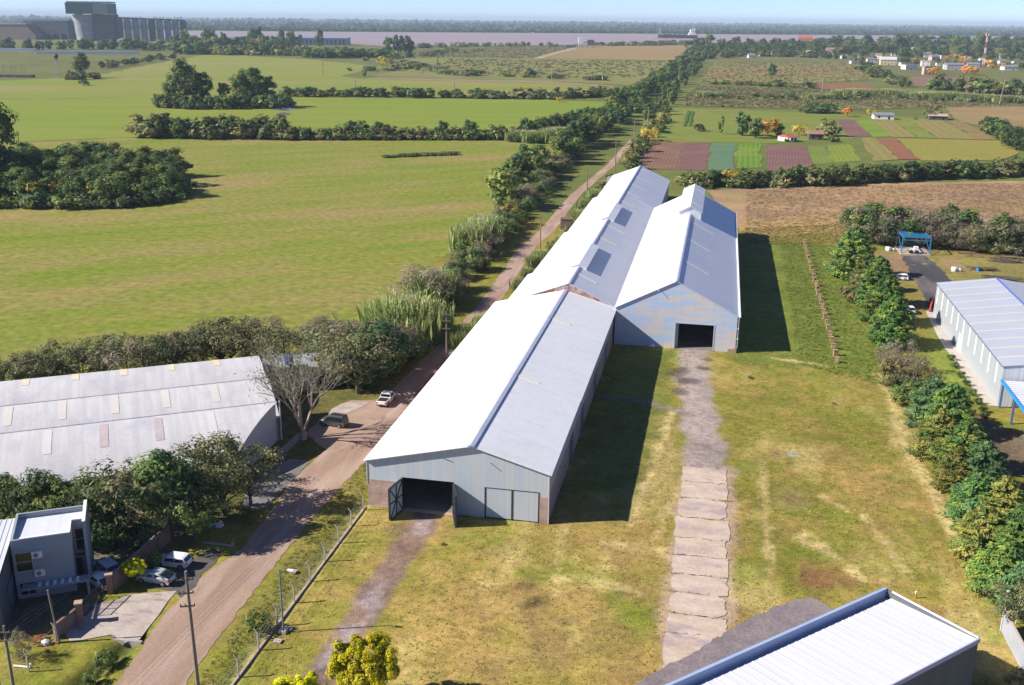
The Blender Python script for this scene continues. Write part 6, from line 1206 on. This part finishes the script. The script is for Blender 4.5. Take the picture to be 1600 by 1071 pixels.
# cables
def cable(name, label, pts, group, r=.012, sag=.6):
    b = MB(); P = []
    for a, c in zip(pts[:-1], pts[1:]):
        a, c = np.array(a, float), np.array(c, float)
        for t in np.linspace(0, 1, 11)[:-1]: P.append(a+(c-a)*t - np.array([0, 0, sag*4*t*(1-t)]))
    P.append(np.array(pts[-1], float)); b.tube(P, r, 4); o = b.build(name, mat('cable', (.22, .22, .22), rough=.5)); tag(o, label, 'cable', group)
pn, p2_ = at(312, 1095), at(698, 565); ph_, p2h = tall(312, 1095, 893), tall(698, 565, 487)
for k, dx in enumerate((-.8, .0, .8)): cable('power_cable', 'thin power cable along the left verge from the bottom left pole', [at(24, 1093)+[dx*.7, 0, 6.9], np.array([-14.5+dx*.5, 2, 7.4]), np.array([-12.5+dx*.5, 52, 7.6])], 'power cables of the left verge')
# ------------------------------------------------------------------ work yard on the far right
def junk(name, label, px, cat, w, d, h, m, n=14, seed=1):
    o = thing(name, label, cat, at(*px)); r = random.Random(seed); b = MB()
    for k in range(n):
        x, y = r.uniform(-w, w), r.uniform(-d, d); a = r.uniform(-.2, .2); z = r.uniform(0, h*.7)
        b.bar((x-r.uniform(.8, 2.2), y-a, z+.15), (x+r.uniform(.8, 2.2), y+a, z+.15), r.uniform(.15, .3))
    q = b.build('pile', m, o); q['kind'] = 'stuff'; return o
DKJ = mat('dark_scrap', (.09, .085, .09), (.16, .13, .12), scale=(1, 1, 1)); TIM = mat('pale_timber', alb(190, 160, 120), alb(160, 130, 96), scale=(1, 1, 1))
junk('scrap_pile', 'dark heap of scrap metal at the right edge, beyond the warehouse ridge', (1575, 438), 'scrap', 4.5, 1.2, .9, DKJ, 26, 1); junk('scrap_pile', 'long dark row of scrap behind the other heaps at the right edge', (1585, 411), 'scrap', 5, 1, .9, DKJ, 26, 2)
junk('scrap_pile', 'small heap of dark sticks with a blue barrel beside it', (1536, 423), 'scrap', 2.2, .8, .8, mat('brown_scrap', (.16, .11, .09)), 16, 3); junk('timber_stack', 'long pale timber stack by the trees at the right', (1548, 403), 'timber', 7, .6, .7, TIM, 26, 4)
junk('timber_stack', 'short pale timber stack left of the long one', (1508, 397), 'timber', 2.2, .5, .6, TIM, 10, 5)
o = thing('barrel', 'blue barrel beside the small heap of sticks', 'barrel', at(1528, 424)); b = MB(); b.cyl(0, 0, 0, .95, .4, 12); b.build('drum', BLUE, o); b = MB(); b.cyl(0, 0, .95, .99, .42, 12); b.build('lid', BLACKP, o)
for px, lb in (((1491, 424), 'white bulk bag standing on the grass of the work yard'), ((1388, 392), 'white bulk bags beside the trees left of the blue shelter')):
    o = thing('bulk_bag', lb, 'bag', at(*px)); b = MB(); b.tube([(0, 0, 0), (0, 0, .5), (0, 0, 1.0), (.1, 0, 1.15)], [.7, .85, .8, .4], 10); b.build('bag', WHITE, o); b = MB(); b.tube([(1.2, .2, 0), (1.2, .2, .4), (1.2, .2, .7)], [.6, .65, .4], 10); b.build('bag', WHITE, o)
o = thing('red_loader', 'red conveyor arm leaning by the corner of the pale blue warehouse', 'machine', at(1452, 488)); b = MB(); b.bar((0, 0, .3), (1.6, 6, 1.8), .35); b.build('conveyor_arm', mat('red_paint', (.5, .06, .05)), o); b = MB(); b.box(1.0, 2.2, 5.2, 6.6, 0, 1.6); b.build('engine_box', DARKM, o)
o = thing('tractor', 'small machine with white hood under the blue steel shelter', 'machine', at(1428, 396, .3)); o.location.z = .3; b = MB(); b.box(-1.2, .4, -.5, .5, .5, 1.2); b.box(-.2, .9, -.6, .6, .9, 1.9); b.build('body', WHITE, o); b = MB(); [b.tube([(x, y-.15, .5), (x, y+.15, .5)], .5, 12) for x in (-.9, .6) for y in (-.7, .7)]; b.build('wheels', TYRE, o)
# ------------------------------------------------------------------ silos and port
def site(x, y): return at(x, y)
SC = pxm(at(150, 64))       # metres per pixel out there
CONS = mat('silo_concrete', alb(188, 192, 198), alb(160, 164, 172), scale=(.02, .02, .08), rough=.9); CONSD = mat('silo_concrete_old', alb(116, 120, 128), alb(96, 100, 108), scale=(.02, .02, .06), rough=.9)
GREENS = mat('dark_green_sheet', (.006, .04, .048), (.01, .05, .055), scale=(.05, .05, .01), rough=.6); GREYS = mat('grey_green_sheet', alb(104, 118, 130), rough=.6)
p = site(152, 64); rzv = math.atan2(*(IX[1::-1])); o = thing('grain_elevator', 'tall concrete grain elevator head house with dark green top', 'silo', p, rzv)
def Z(dy): return dy*SC*1.02
b = MB(); b.tube([(-16*SC, 0, 0), (-17*SC, 0, Z(38))], [13.5*SC, 16.5*SC], 28); b.build('concrete_drum', CONS, o)
b = MB(); b.tube([(-30*SC, 30, 0), (-33*SC, 30, Z(40))], [6*SC, 7*SC], 16); b.build('concrete_drum', CONSD, o)
b = MB(); b.box(-2*SC, 31*SC, -8, 24, 0, Z(39)); b.build('concrete_block', CONSD, o)
b = MB(); b.box(-35*SC, 7*SC, -34, 24, Z(39), Z(55)); b.build('green_top', GREENS, o); b = MB(); b.box(7*SC, 29*SC, -34, 24, Z(39.2), Z(54.5)); b.build('grey_top', GREYS, o)
b = MB(); b.box(-34*SC, 29*SC, -30, 22, Z(55), Z(57)); b.build('roof', mat('pale_flat_roof', alb(140, 150, 160)), o)
o = thing('silo_row', 'row of eight upright concrete grain silos right of the elevator', 'silo', p + IX*np.array([1, 1, 0])*32*SC, rzv)
for k in range(9):
    b = MB(); b.cyl((5+10.6*k)*SC, k*9.0, 0, Z(33-.4*k), 5.0*SC, 20); b.build('silo', CONS if k % 4 else CONSD, o)
b = MB(); b.prism([(0, -6, Z(33.0)), (92*SC, 70, Z(30)), (92*SC, 80, Z(30)), (0, 6, Z(33.0))], (0, 0, Z(2.0))); b.build('gallery', CONSD, o)
p2 = site(75, 62); o = thing('storage_shed', 'long dark raised storage building left of the grain elevator', 'warehouse', p2, rzv); b = MB(); b.box(-36*SC, 34*SC, 0, 40, Z(8), Z(28)); b.build('body', CONSD, o); b = MB(); b.box(-36*SC, 34*SC, 10, 30, Z(28.1), Z(31)); b.build('conveyor_gallery', CONS, o)
for k in range(6): b = MB(); x = (-34+13*k)*SC; b.box(x, x+4*SC, 0, 40, 0, Z(8)); b.build('leg', CONSD, o)
p2 = site(15, 62); o = thing('bulk_shed', 'big shed with sloping tan roof at the far left', 'warehouse', p2, rzv); b = MB(); b.prism([(-60*SC, 0, 0), (42*SC, 0, 0), (42*SC, 0, Z(6)), (28*SC, 0, Z(22)), (-60*SC, 0, Z(22))], (0, 60, 0)); b.build('hall', mat('tan_sheet', alb(176, 150, 136), alb(160, 136, 124), scale=(.03, .03, .03)), o)
b = MB(); b.prism([(-60*SC, -1, Z(22)), (28*SC, -1, Z(22)), (28*SC, -1, Z(24)), (-60*SC, -1, Z(24))], (0, 62, 0)); b.build('roof_band', CONS, o)
for x0, x1, y0, y1, lb in ((0, 55, 80, 77, 'left stretch of the long low white wall before the silos'), (57, 218, 83.5, 79.5, 'right stretch of the long low white wall before the silos')):
    a, c = at(x0-(300 if x0 == 0 else 0), y0-(3 if x0 == 0 else 0)+1), at(x1, y0+1.0); d = c-a; o = thing('white_wall', lb, 'wall', a, math.atan2(d[1], d[0])); L_ = np.linalg.norm(d); b = MB(); b.box(0, L_, -1, 1, 0, 4.6); b.build('wall_panel', mat('bright_white', (.8, .8, .8)), o); b = MB(); b.box(-.1, L_+.1, -1.3, 1.3, 4.6, 5.0); b.build('coping', WHITE, o)
p2 = site(194, 75); o = thing('storage_tank', 'round green roofed storage tank before the silos', 'tank', p2); b = MB(); b.cyl(0, 0, 0, 14, 13, 20); b.build('drum', mat('tank_green', alb(100, 136, 116)), o); b = MB(); b.cyl(0, 0, 14.01, 18, 13.4, 20, r1=1); b.build('roof', mat('tank_roof_green', alb(120, 150, 130)), o)
p2 = site(236, 77); o = thing('port_hall', 'pale low hall between trees right of the green roofed tank', 'warehouse', p2, rzv); b = MB(); b.box(-18, 16, 0, 20, 0, 9); b.build('wall', mat('pale_hall', alb(200, 190, 190)), o); b = MB(); b.prism([(-19, -1, 9), (17, -1, 9), (-1, -1, 12)], (0, 22, 0)); b.build('roof', CONS, o)
p2 = site(490, 71); o = thing('port_hall', 'long pale blue hall with rows of openings near the river', 'warehouse', p2, rzv+.02); s2 = pxm(p2)
b = MB(); b.box(-54*s2, 54*s2, 0, 40, 0, 11*s2); b.build('wall', mat('pale_blue_hall', alb(176, 190, 214)), o); b = MB(); b.prism([(-54*s2, -2, 11*s2), (-54*s2, 42, 11*s2), (-54*s2, 20, 13*s2)], (108*s2, 0, 0)); b.build('roof', mat('hall_roof', alb(150, 160, 180)), o)
for k in range(16): b = MB(); x = (-50+6.4*k)*s2; b.box(x, x+2.4*s2, -.6, -.1, 0, 8*s2); b.build('opening', CONSD, o)
p2 = site(408, 75); o = thing('port_hall', 'low brown roofed hall left of the pale blue one', 'warehouse', p2, rzv); b = MB(); b.box(-30*s2, 22*s2, 0, 30, 0, 6*s2); b.build('wall', CONSD, o); b = MB(); b.box(-31*s2, 23*s2, -1, 31, 6*s2, 7*s2); b.build('roof', mat('brown_roof', alb(150, 130, 120)), o)
p2 = site(913, 75); s2 = pxm(p2); o = thing('batching_plant', 'white and grey batching plant towers at the end of the pale track', 'plant', p2, rzv)
b = MB(); b.box(-9*s2, -2*s2, 0, 12, 5*s2, 15*s2); b.build('white_hopper', WHITE, o); b = MB(); b.box(5*s2, 15*s2, 0, 12, 4*s2, 12*s2); b.build('grey_hopper', CONSD, o)
for x in (-9, -3, 5, 14): b = MB(); b.box(x*s2, (x+1)*s2, 0, 12, 0, 5*s2); b.build('leg', CONS, o)
b = MB(); b.bar((-30*s2, 5, 2), (5*s2, 5, 9*s2), 1.4*s2); b.build('conveyor', CONS, o); b = MB(); b.box(-29*s2, -14*s2, -8, 10, 0, 4*s2); b.build('site_hut', GREYS, o)
# substation
SUBS = mat('substation_steel', alb(186, 176, 166)); p2 = at(15, 122); s2 = pxm(p2); o = thing('substation', 'pale steel gantries of a small substation at the far left', 'substation', p2, rzv)
for k, (x, h) in enumerate(((-18, 20), (-8, 22), (4, 19), (9, 19), (20, 18), (26, 17))):
    b = MB(); b.bar((x*s2, 0, 0), (x*s2, 0, h*s2), .5*s2); b.bar((x*s2-3*s2, 0, h*s2*.8), (x*s2+3*s2, 0, h*s2*.8), .4*s2); b.build('gantry', SUBS, o)
b = MB(); b.bar((-20*s2, 0, 15*s2), (26*s2, 0, 13*s2), .5*s2); b.build('beam', SUBS, o); b = MB(); b.box(-30*s2, 30*s2, 8, 14, 0, 4*s2); b.build('equipment', mat('brown_kit', alb(120, 100, 90)), o)
p2 = at(91, 121); o = thing('pylon', 'pale lattice pylon with a dark nest like top near the substation', 'pylon', p2); b = MB(); Hh = tall(91, 121, 89)
for sx in (-.9, .9): b.bar((sx, 0, 0), (sx*.7, 0, Hh), .5)
for k in range(6): b.bar((-.9, 0, Hh*k/6), (.8, 0, Hh*(k+1)/6), .3)
b.build('frame', SUBS, o); b = MB(); b.tube([(0, 0, Hh-2), (0, 0, Hh+1), (0, 0, Hh+3.5)], [1.5, 2.6, .8], 8); b.build('top', mat('nest_brown', alb(110, 100, 84)), o)
# ------------------------------------------------------------------ the ship
p2 = at(1059, 60.2, .4); s2 = pxm(p2); o = thing('cargo_ship', 'dark hulled bulk carrier with white deckhouse at its right end on the river', 'ship', p2, rzv)
HULL = mat('dark_hull', (.015, .025, .04), rough=.5)
b = MB(); sec = [(-31, .3, 7.2), (-29.5, 2.2, 6.8), (-26, 3.6, 6.0), (0, 4, 5.4), (24, 4, 5.6), (29, 3.4, 5.8), (30.2, 2.2, 5.8)]; R_ = []
for x, w, z in sec: R_.append([(x*s2+(.9*s2 if z < 7 else 0)*(1 if x < -28 else 0), -w*s2*.8, 0), (x*s2, -w*s2, z*s2*.9), (x*s2, w*s2, z*s2*.9), (x*s2, w*s2*.8, 0)])
vs = [v for r in R_ for v in r]; fs = []
for i in range(len(R_)-1):
    for k in range(4): fs.append((i*4+k, i*4+(k+1) % 4, (i+1)*4+(k+1) % 4, (i+1)*4+k))
fs += [(3, 2, 1, 0), tuple(range((len(R_)-1)*4, len(R_)*4))]; b.add(vs, fs); b.build('hull', HULL, o)
b = MB(); b.box(-29*s2, 29.8*s2, -3.3*s2*1.0, 3.3*s2, -.5, .9*s2); b.build('waterline_band', mat('hull_red', (.35, .08, .08)), o)
for k in range(5): b = MB(); x = (-23+7.6*k)*s2; b.box(x, x+5.6*s2, -2.4*s2, 2.4*s2, 5.0*s2, 6.2*s2); b.build('hatch', mat('hatch_green', alb(90, 110, 100)), o)
b = MB(); b.box(17*s2, 27*s2, -3.4*s2, 3.4*s2, 5.0*s2, 8.5*s2); b.box(19*s2, 26*s2, -3.2*s2, 3.2*s2, 8.5*s2, 12.2*s2); b.box(18.6*s2, 22*s2, -4*s2, 4*s2, 12.2*s2, 13.4*s2); b.build('deckhouse', mat('ship_white', (.8, .8, .8)), o)
b = MB(); b.box(24*s2, 26.4*s2, -1*s2, 1*s2, 12.2*s2, 15.2*s2); b.build('funnel', WHITE, o); b = MB(); b.cyl(-28*s2, 0, 5.5*s2, 14*s2, .35*s2, 6); b.build('foremast', WHITE, o); b = MB(); b.cyl(22*s2, 0, 13.4*s2, 16.4*s2, .3*s2, 6); b.build('mast', WHITE, o)
for px, lb in (((1017, 60), 'small white boat near the bow of the ship'), ((756, 60), 'small white buoy boat far out on the river'), ((832, 51.9), 'tiny white boat at the far river bank')):
    p2 = at(px[0], px[1], .4); o = thing('boat', lb, 'boat', p2, rzv); b = MB(); b.prism([(-5, -1.6, 0), (4, -1.6, 0), (6, -1.6, 2.2), (-5, -1.6, 2.0)], (0, 3.2, 0)); b.build('hull', WHITE, o); b = MB(); b.box(-3, 1, -1.2, 1.2, 2.0, 4.4); b.build('cabin', WHITE, o)
# ------------------------------------------------------------------ houses of the town and farms
TILE = mat('red_tile', (.42, .10, .07), (.34, .09, .07), scale=(.5, .5, .5), rough=.8); TILEB = mat('brown_tile', (.30, .16, .12), rough=.8); GREYR = mat('grey_roof', alb(150, 150, 156), rough=.6); WROOF = mat('pale_roof', alb(226, 222, 220), rough=.6)
HWALL = {'white': mat('white_wall', (.72, .70, .68)), 'cream': mat('cream_house', alb(236, 214, 186)), 'pink': mat('pink_house', alb(226, 190, 176)), 'blue': mat('blue_house', alb(150, 180, 226)), 'brick': mat('brick_house', alb(190, 116, 92)), 'dark': mat('dark_barn', alb(110, 104, 104)), 'grey': mat('grey_house', alb(190, 188, 190))}
def house(px, wpx, hpx, wall_, roof_, label, kind='gable', rz=None, storeys=1, depth=None):
    p = at(*px); s = pxm(p); w, h = wpx*s, hpx*s; d = depth or max(6, w*.7); rz = rzv+rng.uniform(-.3, .3) if rz is None else rz
    o = thing('house', label, 'house', p, rz); b = MB(); b.box(-w/2, w/2, 0, d, 0, h); b.build('wall', HWALL[wall_], o)
    b = MB(); rh = h*.55 if kind == 'gable' else 0
    if kind == 'gable': b.prism([(-w/2-.4, -.5, h), (-w/2-.4, d+.5, h), (-w/2-.4, d/2, h+rh)], (w+.8, 0, 0))
    elif kind == 'mono': b.prism([(-w/2-.4, -.5, h+.02), (-w/2-.4, d+.5, h+.02), (-w/2-.4, d+.5, h+h*.3), (-w/2-.4, d+.2, h+h*.3)], (w+.8, 0, 0))
    else: b.box(-w/2-.3, w/2+.3, -.3, d+.3, h, h+.4)
    b.build('roof', roof_, o)
    n = max(2, int(w/4.5))
    for st in range(storeys):
        for k in range(n):
            x = -w/2+w*(k+.5)/n; z = h*(st+.35)/storeys; b = MB()
            if st == 0 and k == n//2: b.box(x-.6, x+.6, -.08, -.02, 0, min(2.2, h*.7)); b.build('door', BLACKP, o)
            else: b.box(x-.6, x+.6, -.08, -.02, z, z+min(1.3, h*.3/storeys+.5)); b.build('window', GLASS, o)
    return o
house((1240, 222), 15, 7, 'white', TILE, 'white farmhouse with red tiled roof behind the ploughed plots', rz=.75, depth=9); house((1275, 219), 22, 9, 'dark', TILEB, 'dark farm building with brown roof right of the red roofed farmhouse', rz=.1)
house((1381, 187), 30, 6.5, 'white', GREYR, 'white cottage with grey roof beside orange trees at the field strips', rz=.05); house((1466, 188), 28, 6, 'dark', mat('lilac_roof', alb(206, 180, 176)), 'dark barn with pale pinkish roof beside the tan field', rz=.05)
for px, w, h, wl, rf, lb, kd, st in (((1258, 67), 22, 7, 'brick', TILE, 'red brick mansion with red roof among cypress trees', 'gable', 2), ((1303, 86), 22, 7, 'white', TILEB, 'white house with brown roof right of the bare slope', 'gable', 1), ((1268, 87), 12, 5, 'white', WROOF, 'small white house left of the brown roofed one', 'gable', 1), ((1226, 89), 18, 4, 'pink', GREYR, 'low pinkish house at the left of the town', 'flat', 1), ((1246, 86), 8, 4, 'white', WROOF, 'tiny white house on the left of the town', 'gable', 1),
    ((1388, 102), 24, 8, 'cream', WROOF, 'cream two storey house with pale roof in the middle of the town', 'gable', 2), ((1356, 104), 18, 5, 'blue', GREYR, 'low blue house left of the cream one', 'flat', 1), ((1363, 98), 16, 5, 'white', GREYR, 'grey roofed white house above the blue one', 'mono', 1), ((1433, 84), 17, 9, 'white', WROOF, 'tall white house high among the trees', 'flat', 2), ((1424, 109), 20, 7, 'white', GREYR, 'white flat roofed house left of the tall narrow ones', 'flat', 1), ((1446, 104), 13, 8, 'white', WROOF, 'white cube house behind the striped one', 'flat', 2), ((1449, 117), 12, 12, 'pink', GREYR, 'tall narrow house with dark balconies in front of the town', 'flat', 3),
    ((1494, 110), 28, 8, 'grey', GREYR, 'wide grey house with large roof right of the orange tree', 'mono', 1), ((1480, 108), 8, 6, 'white', WROOF, 'narrow white house left of the wide grey one', 'flat', 1), ((1521, 106), 18, 5, 'grey', GREYR, 'grey roofed house by the foot of the radio mast', 'gable', 1), ((1580, 110), 22, 5, 'white', GREYR, 'pale house at the right edge of the town', 'gable', 1), ((1462, 95), 14, 6, 'pink', GREYR, 'pinkish house amid trees behind the cube house', 'gable', 1), ((1160, 88), 34, 3, 'pink', WROOF, 'long low wall like house by the dark clipped hedge', 'flat', 1), ((1205, 72), 14, 5, 'pink', TILEB, 'pinkish house near the river left of the mansion', 'gable', 1), ((1560, 92), 14, 5, 'white', TILEB, 'white house with brown roof beyond the mast', 'gable', 1), ((1320, 92), 9, 4, 'white', GREYR, 'small white house at the end of the rough field', 'gable', 1)):
    house(px, w, h, wl, rf, lb, kd, None, st)
for k, (x, y) in enumerate(((1175, 91), (1192, 88), (1212, 86), (1290, 84), (1335, 100), (1345, 94), (1372, 92), (1404, 96), (1412, 103), (1437, 96), (1468, 103), (1476, 92), (1500, 99), (1512, 93), (1535, 99), (1550, 104), (1567, 100), (1590, 102), (1398, 88), (1450, 90))):
    house((x, y), rng.uniform(8, 13), rng.uniform(4, 5.5), rng.choice(('white', 'white', 'cream')), rng.choice((WROOF, GREYR, TILEB)), 'small pale house half hidden among the town trees', rng.choice(('gable', 'flat')))['group'] = 'small pale houses among the town trees'
for px in ((1457, 119), (1462, 116), (1510, 116), (1520, 118), (1505, 96), (1495, 93), (1545, 104), (1480, 96), (1550, 108)):
    plant('fgold', at(*px), rng.uniform(8, 12), 'orange autumn tree among the town houses', 'tree', 'orange trees of the town', 'tree', True, 1.3, 0)
o = thing('greenhouse', 'pale plastic tunnel strip beside the far end of the track', 'greenhouse', at(1054, 98)); b = MB(); q = at(1046, 100)-at(1054, 98); q2 = at(1062, 91)-at(1054, 98); b.bar((q[0], q[1], 1), (q2[0], q2[1], 1), 7, 2); b.build('tunnel', mat('plastic_white', alb(206, 204, 206), alb(170, 170, 176), scale=(.1, .1, .1)), o); b = MB(); b.bar((q2[0], q2[1], 1), (q2[0]+1, q2[1]+3, 1), 7.4, 2.4); b.build('end_wall', GREYR, o)
# ------------------------------------------------------------------ far wooded strips across the river, one mass each
def far_wood(name, px, n, h, wd, pal, leaf=9.0, seed=1, jit=60):
    P = along(px, n, jx=jit); Ps, Ns, Cs, Sz = [], [], [], []; r = nrs
    for p in P:
        k = 9; Ps.append(np.stack([p[0]+r.normal(size=k)*wd, p[1]+r.normal(size=k)*wd, np.abs(r.uniform(.1, 1, k))*h*r.uniform(.6, 1.2)], 1)); Ns.append(unit(k)+np.array([0, -.6, .5])); Cs.append(tones(pal, k)); Sz.append(leaf*r.uniform(.6, 1.3, k))
    o = bpy.data.objects.new(name, leaf_mesh(name, np.concatenate(Ps), np.concatenate(Ns), np.concatenate(Sz), np.concatenate(Cs), aspect=.7)); C.objects.link(o); tag(o, None, None, None, 'stuff'); return o
FP_ = [alb(70, 92, 70, .8), alb(84, 102, 76, .8), alb(60, 82, 66, .8)]
far_wood('delta_wood', [(-100, 42.5), (400, 48.3), (800, 51.0), (1200, 53.8), (1700, 57)], 1300, 9, 14, FP_, 9, 1, 50)
far_wood('delta_wood', [(-100, 39), (400, 43), (800, 46), (1200, 49.5), (1700, 53)], 420, 10, 30, FP_, 14, 2, 260)
far_wood('delta_wood', [(-100, 35), (400, 39), (800, 42), (1200, 45), (1700, 49)], 420, 12, 60, FP_, 22, 3, 600)
far_wood('delta_wood', [(-100, 30), (400, 34), (800, 37.5), (1200, 41), (1700, 46)], 260, 14, 120, FP_, 36, 4, 1500)
SCP = [alb(132, 134, 92), alb(150, 142, 104), alb(112, 120, 76), alb(160, 146, 112)]
def scrub(name, px, n, h, leaf, pal, kk=7, up=1.0):
    pts = pp(*px); xs, ys = [q[0] for q in pts], [q[1] for q in pts]; Pn = []
    while len(Pn) < n:
        p = (rng.uniform(min(xs), max(xs)), rng.uniform(min(ys), max(ys)))
        if inpoly(p, pts): Pn.append(p)
    Pn = np.array(Pn); k = kk; P = np.repeat(Pn, k, 0); m = len(P)
    P = np.stack([P[:, 0]+nrs.normal(size=m)*leaf*1.1, P[:, 1]+nrs.normal(size=m)*leaf*1.1, nrs.uniform(.1, 1, m)*h], 1)
    o = bpy.data.objects.new(name, leaf_mesh(name, P, unit(m)*.45+np.array([0, 0, up]), leaf*nrs.uniform(.5, 1.3, m), np.repeat(tones(pal, n), k, 0)*nrs.uniform(.85, 1.15, (m, 1)), aspect=.6)); C.objects.link(o); tag(o, None, None, None, 'stuff')
scrub('scrub', [(1075, 150), (1090, 136), (1270, 140), (1380, 146), (1640, 152), (1640, 166), (1290, 172), (1066, 166)], 3000, 1.4, .62, SCP, 14, .5)
scrub('scrub', [(1112, 99), (1332, 99), (1366, 125), (1268, 131), (1095, 128)], 1500, 1.0, .62, SCP, 14, .5)
scrub('scrub', [(640, 80), (800, 74), (905, 72), (830, 92), (700, 90), (590, 95)], 1500, 1.4, .9, SCP, 12, .5)
scrub('scrub', [(700, 93), (1040, 96), (1010, 122), (850, 122), (650, 115)], 900, 1.1, .9, SCP, 12, .5)
scrub('tall_grass', [(1160, 358), (1320, 350), (1330, 380), (1160, 384)], 1600, .35, .22, [alb(170, 160, 90), alb(190, 168, 104), alb(150, 154, 80)])
def tufts(name, poly_w, n, h, leaf, pal, avoid, kk=6):
    Pn = []; xs, ys = [q[0] for q in poly_w], [q[1] for q in poly_w]
    while len(Pn) < n:
        p = (rng.uniform(min(xs), max(xs)), rng.uniform(min(ys), max(ys)))
        if inpoly(p, poly_w) and not avoid(*p): Pn.append(p)
    Pn = np.array(Pn); P = np.repeat(Pn, kk, 0); m = len(P); a = nrs.uniform(0, 6.28, m)
    P = np.stack([P[:, 0]+nrs.normal(size=m)*leaf*.8, P[:, 1]+nrs.normal(size=m)*leaf*.8, nrs.uniform(.2, .8, m)*h], 1)
    N_ = np.stack([np.cos(a)*.3, np.sin(a)*.3, np.ones(m)], 1); A_ = np.stack([-np.sin(a), np.cos(a), np.full(m, .5)], 1)
    o = bpy.data.objects.new(name, leaf_mesh(name, P, N_, leaf*nrs.uniform(.5, 1.4, m), np.repeat(tones(pal, n), kk, 0)*nrs.uniform(.8, 1.2, (m, 1)), aspect=.16, along=A_)); C.objects.link(o); tag(o, None, None, None, 'stuff')
lawn_avoid = lambda x, y: (38.6 < x < 46.2 and y < 76) or (5.2 < x < 10.4 and y < 0) or (-.5 < x < 24 and 0 <= y) or (23 <= x < 47.5 and y > 75.5) or (-.9 < x < .2 and y < 0)
LP_ = [(.4, -52), (.4, -.5), (24, -.5), (24, 75), (47.5, 75), (48, 76), (66, 80), (74, 60), (74, -12), (60, -19), (40, -40), (30, -52)]
tufts('grass', LP_, 9000, .08, .15, [alb(180, 166, 88, 1.15), alb(200, 180, 116, 1.15), alb(150, 152, 68, 1.15), alb(136, 146, 56, 1.15), alb(216, 194, 134, 1.15)], lawn_avoid)
tufts('grass', [(-3.6, -52), (-.6, -52), (-.6, 6), (-4.5, 60), (-6.2, 60)], 1800, .16, .18, [alb(130, 142, 56), alb(112, 128, 46), alb(150, 150, 70)], lambda x, y: False)
tufts('grass', [(58, 72), (76, 60), (76, 182), (60, 186)], 6000, .3, .26, [alb(134, 152, 62), alb(156, 162, 82), alb(116, 140, 52), alb(172, 168, 100)], lambda x, y: False)
tufts('dry_grass', pp((1165, 300), (1330, 291), (1600, 286), (1700, 343), (1390, 348), (1165, 364)), 6500, .5, .42, [alb(200, 168, 124), alb(176, 144, 118), alb(190, 164, 108), alb(162, 138, 108), alb(210, 180, 132)], lambda x, y: False)
tufts('grass', [(39, -26), (46, -26), (46, 22), (39, 22)], 160, .1, .14, [alb(150, 148, 70), alb(130, 140, 58), alb(190, 170, 110)], lambda x, y: min(abs(y-q) for q in ys_path) > .22)
# ------------------------------------------------------------------ air
hb = MB(); hb.box(-140000, 140000, -140000, 140000, -12, 128); hz_ = hb.build('haze', []); hz_['kind'] = 'stuff'
hm = bpy.data.materials.new('haze_air'); hm.use_nodes = True; hn = hm.node_tree; hn.nodes.clear()
ho = hn.nodes.new('ShaderNodeOutputMaterial'); pv = hn.nodes.new('ShaderNodeVolumePrincipled'); pv.inputs['Color'].default_value = (.68, .85, 1, 1); pv.inputs['Density'].default_value = 6.5e-5; pv.inputs['Anisotropy'].default_value = 0.0
hn.links.new(pv.outputs[0], ho.inputs['Volume']); hz_.data.materials.append(hm)
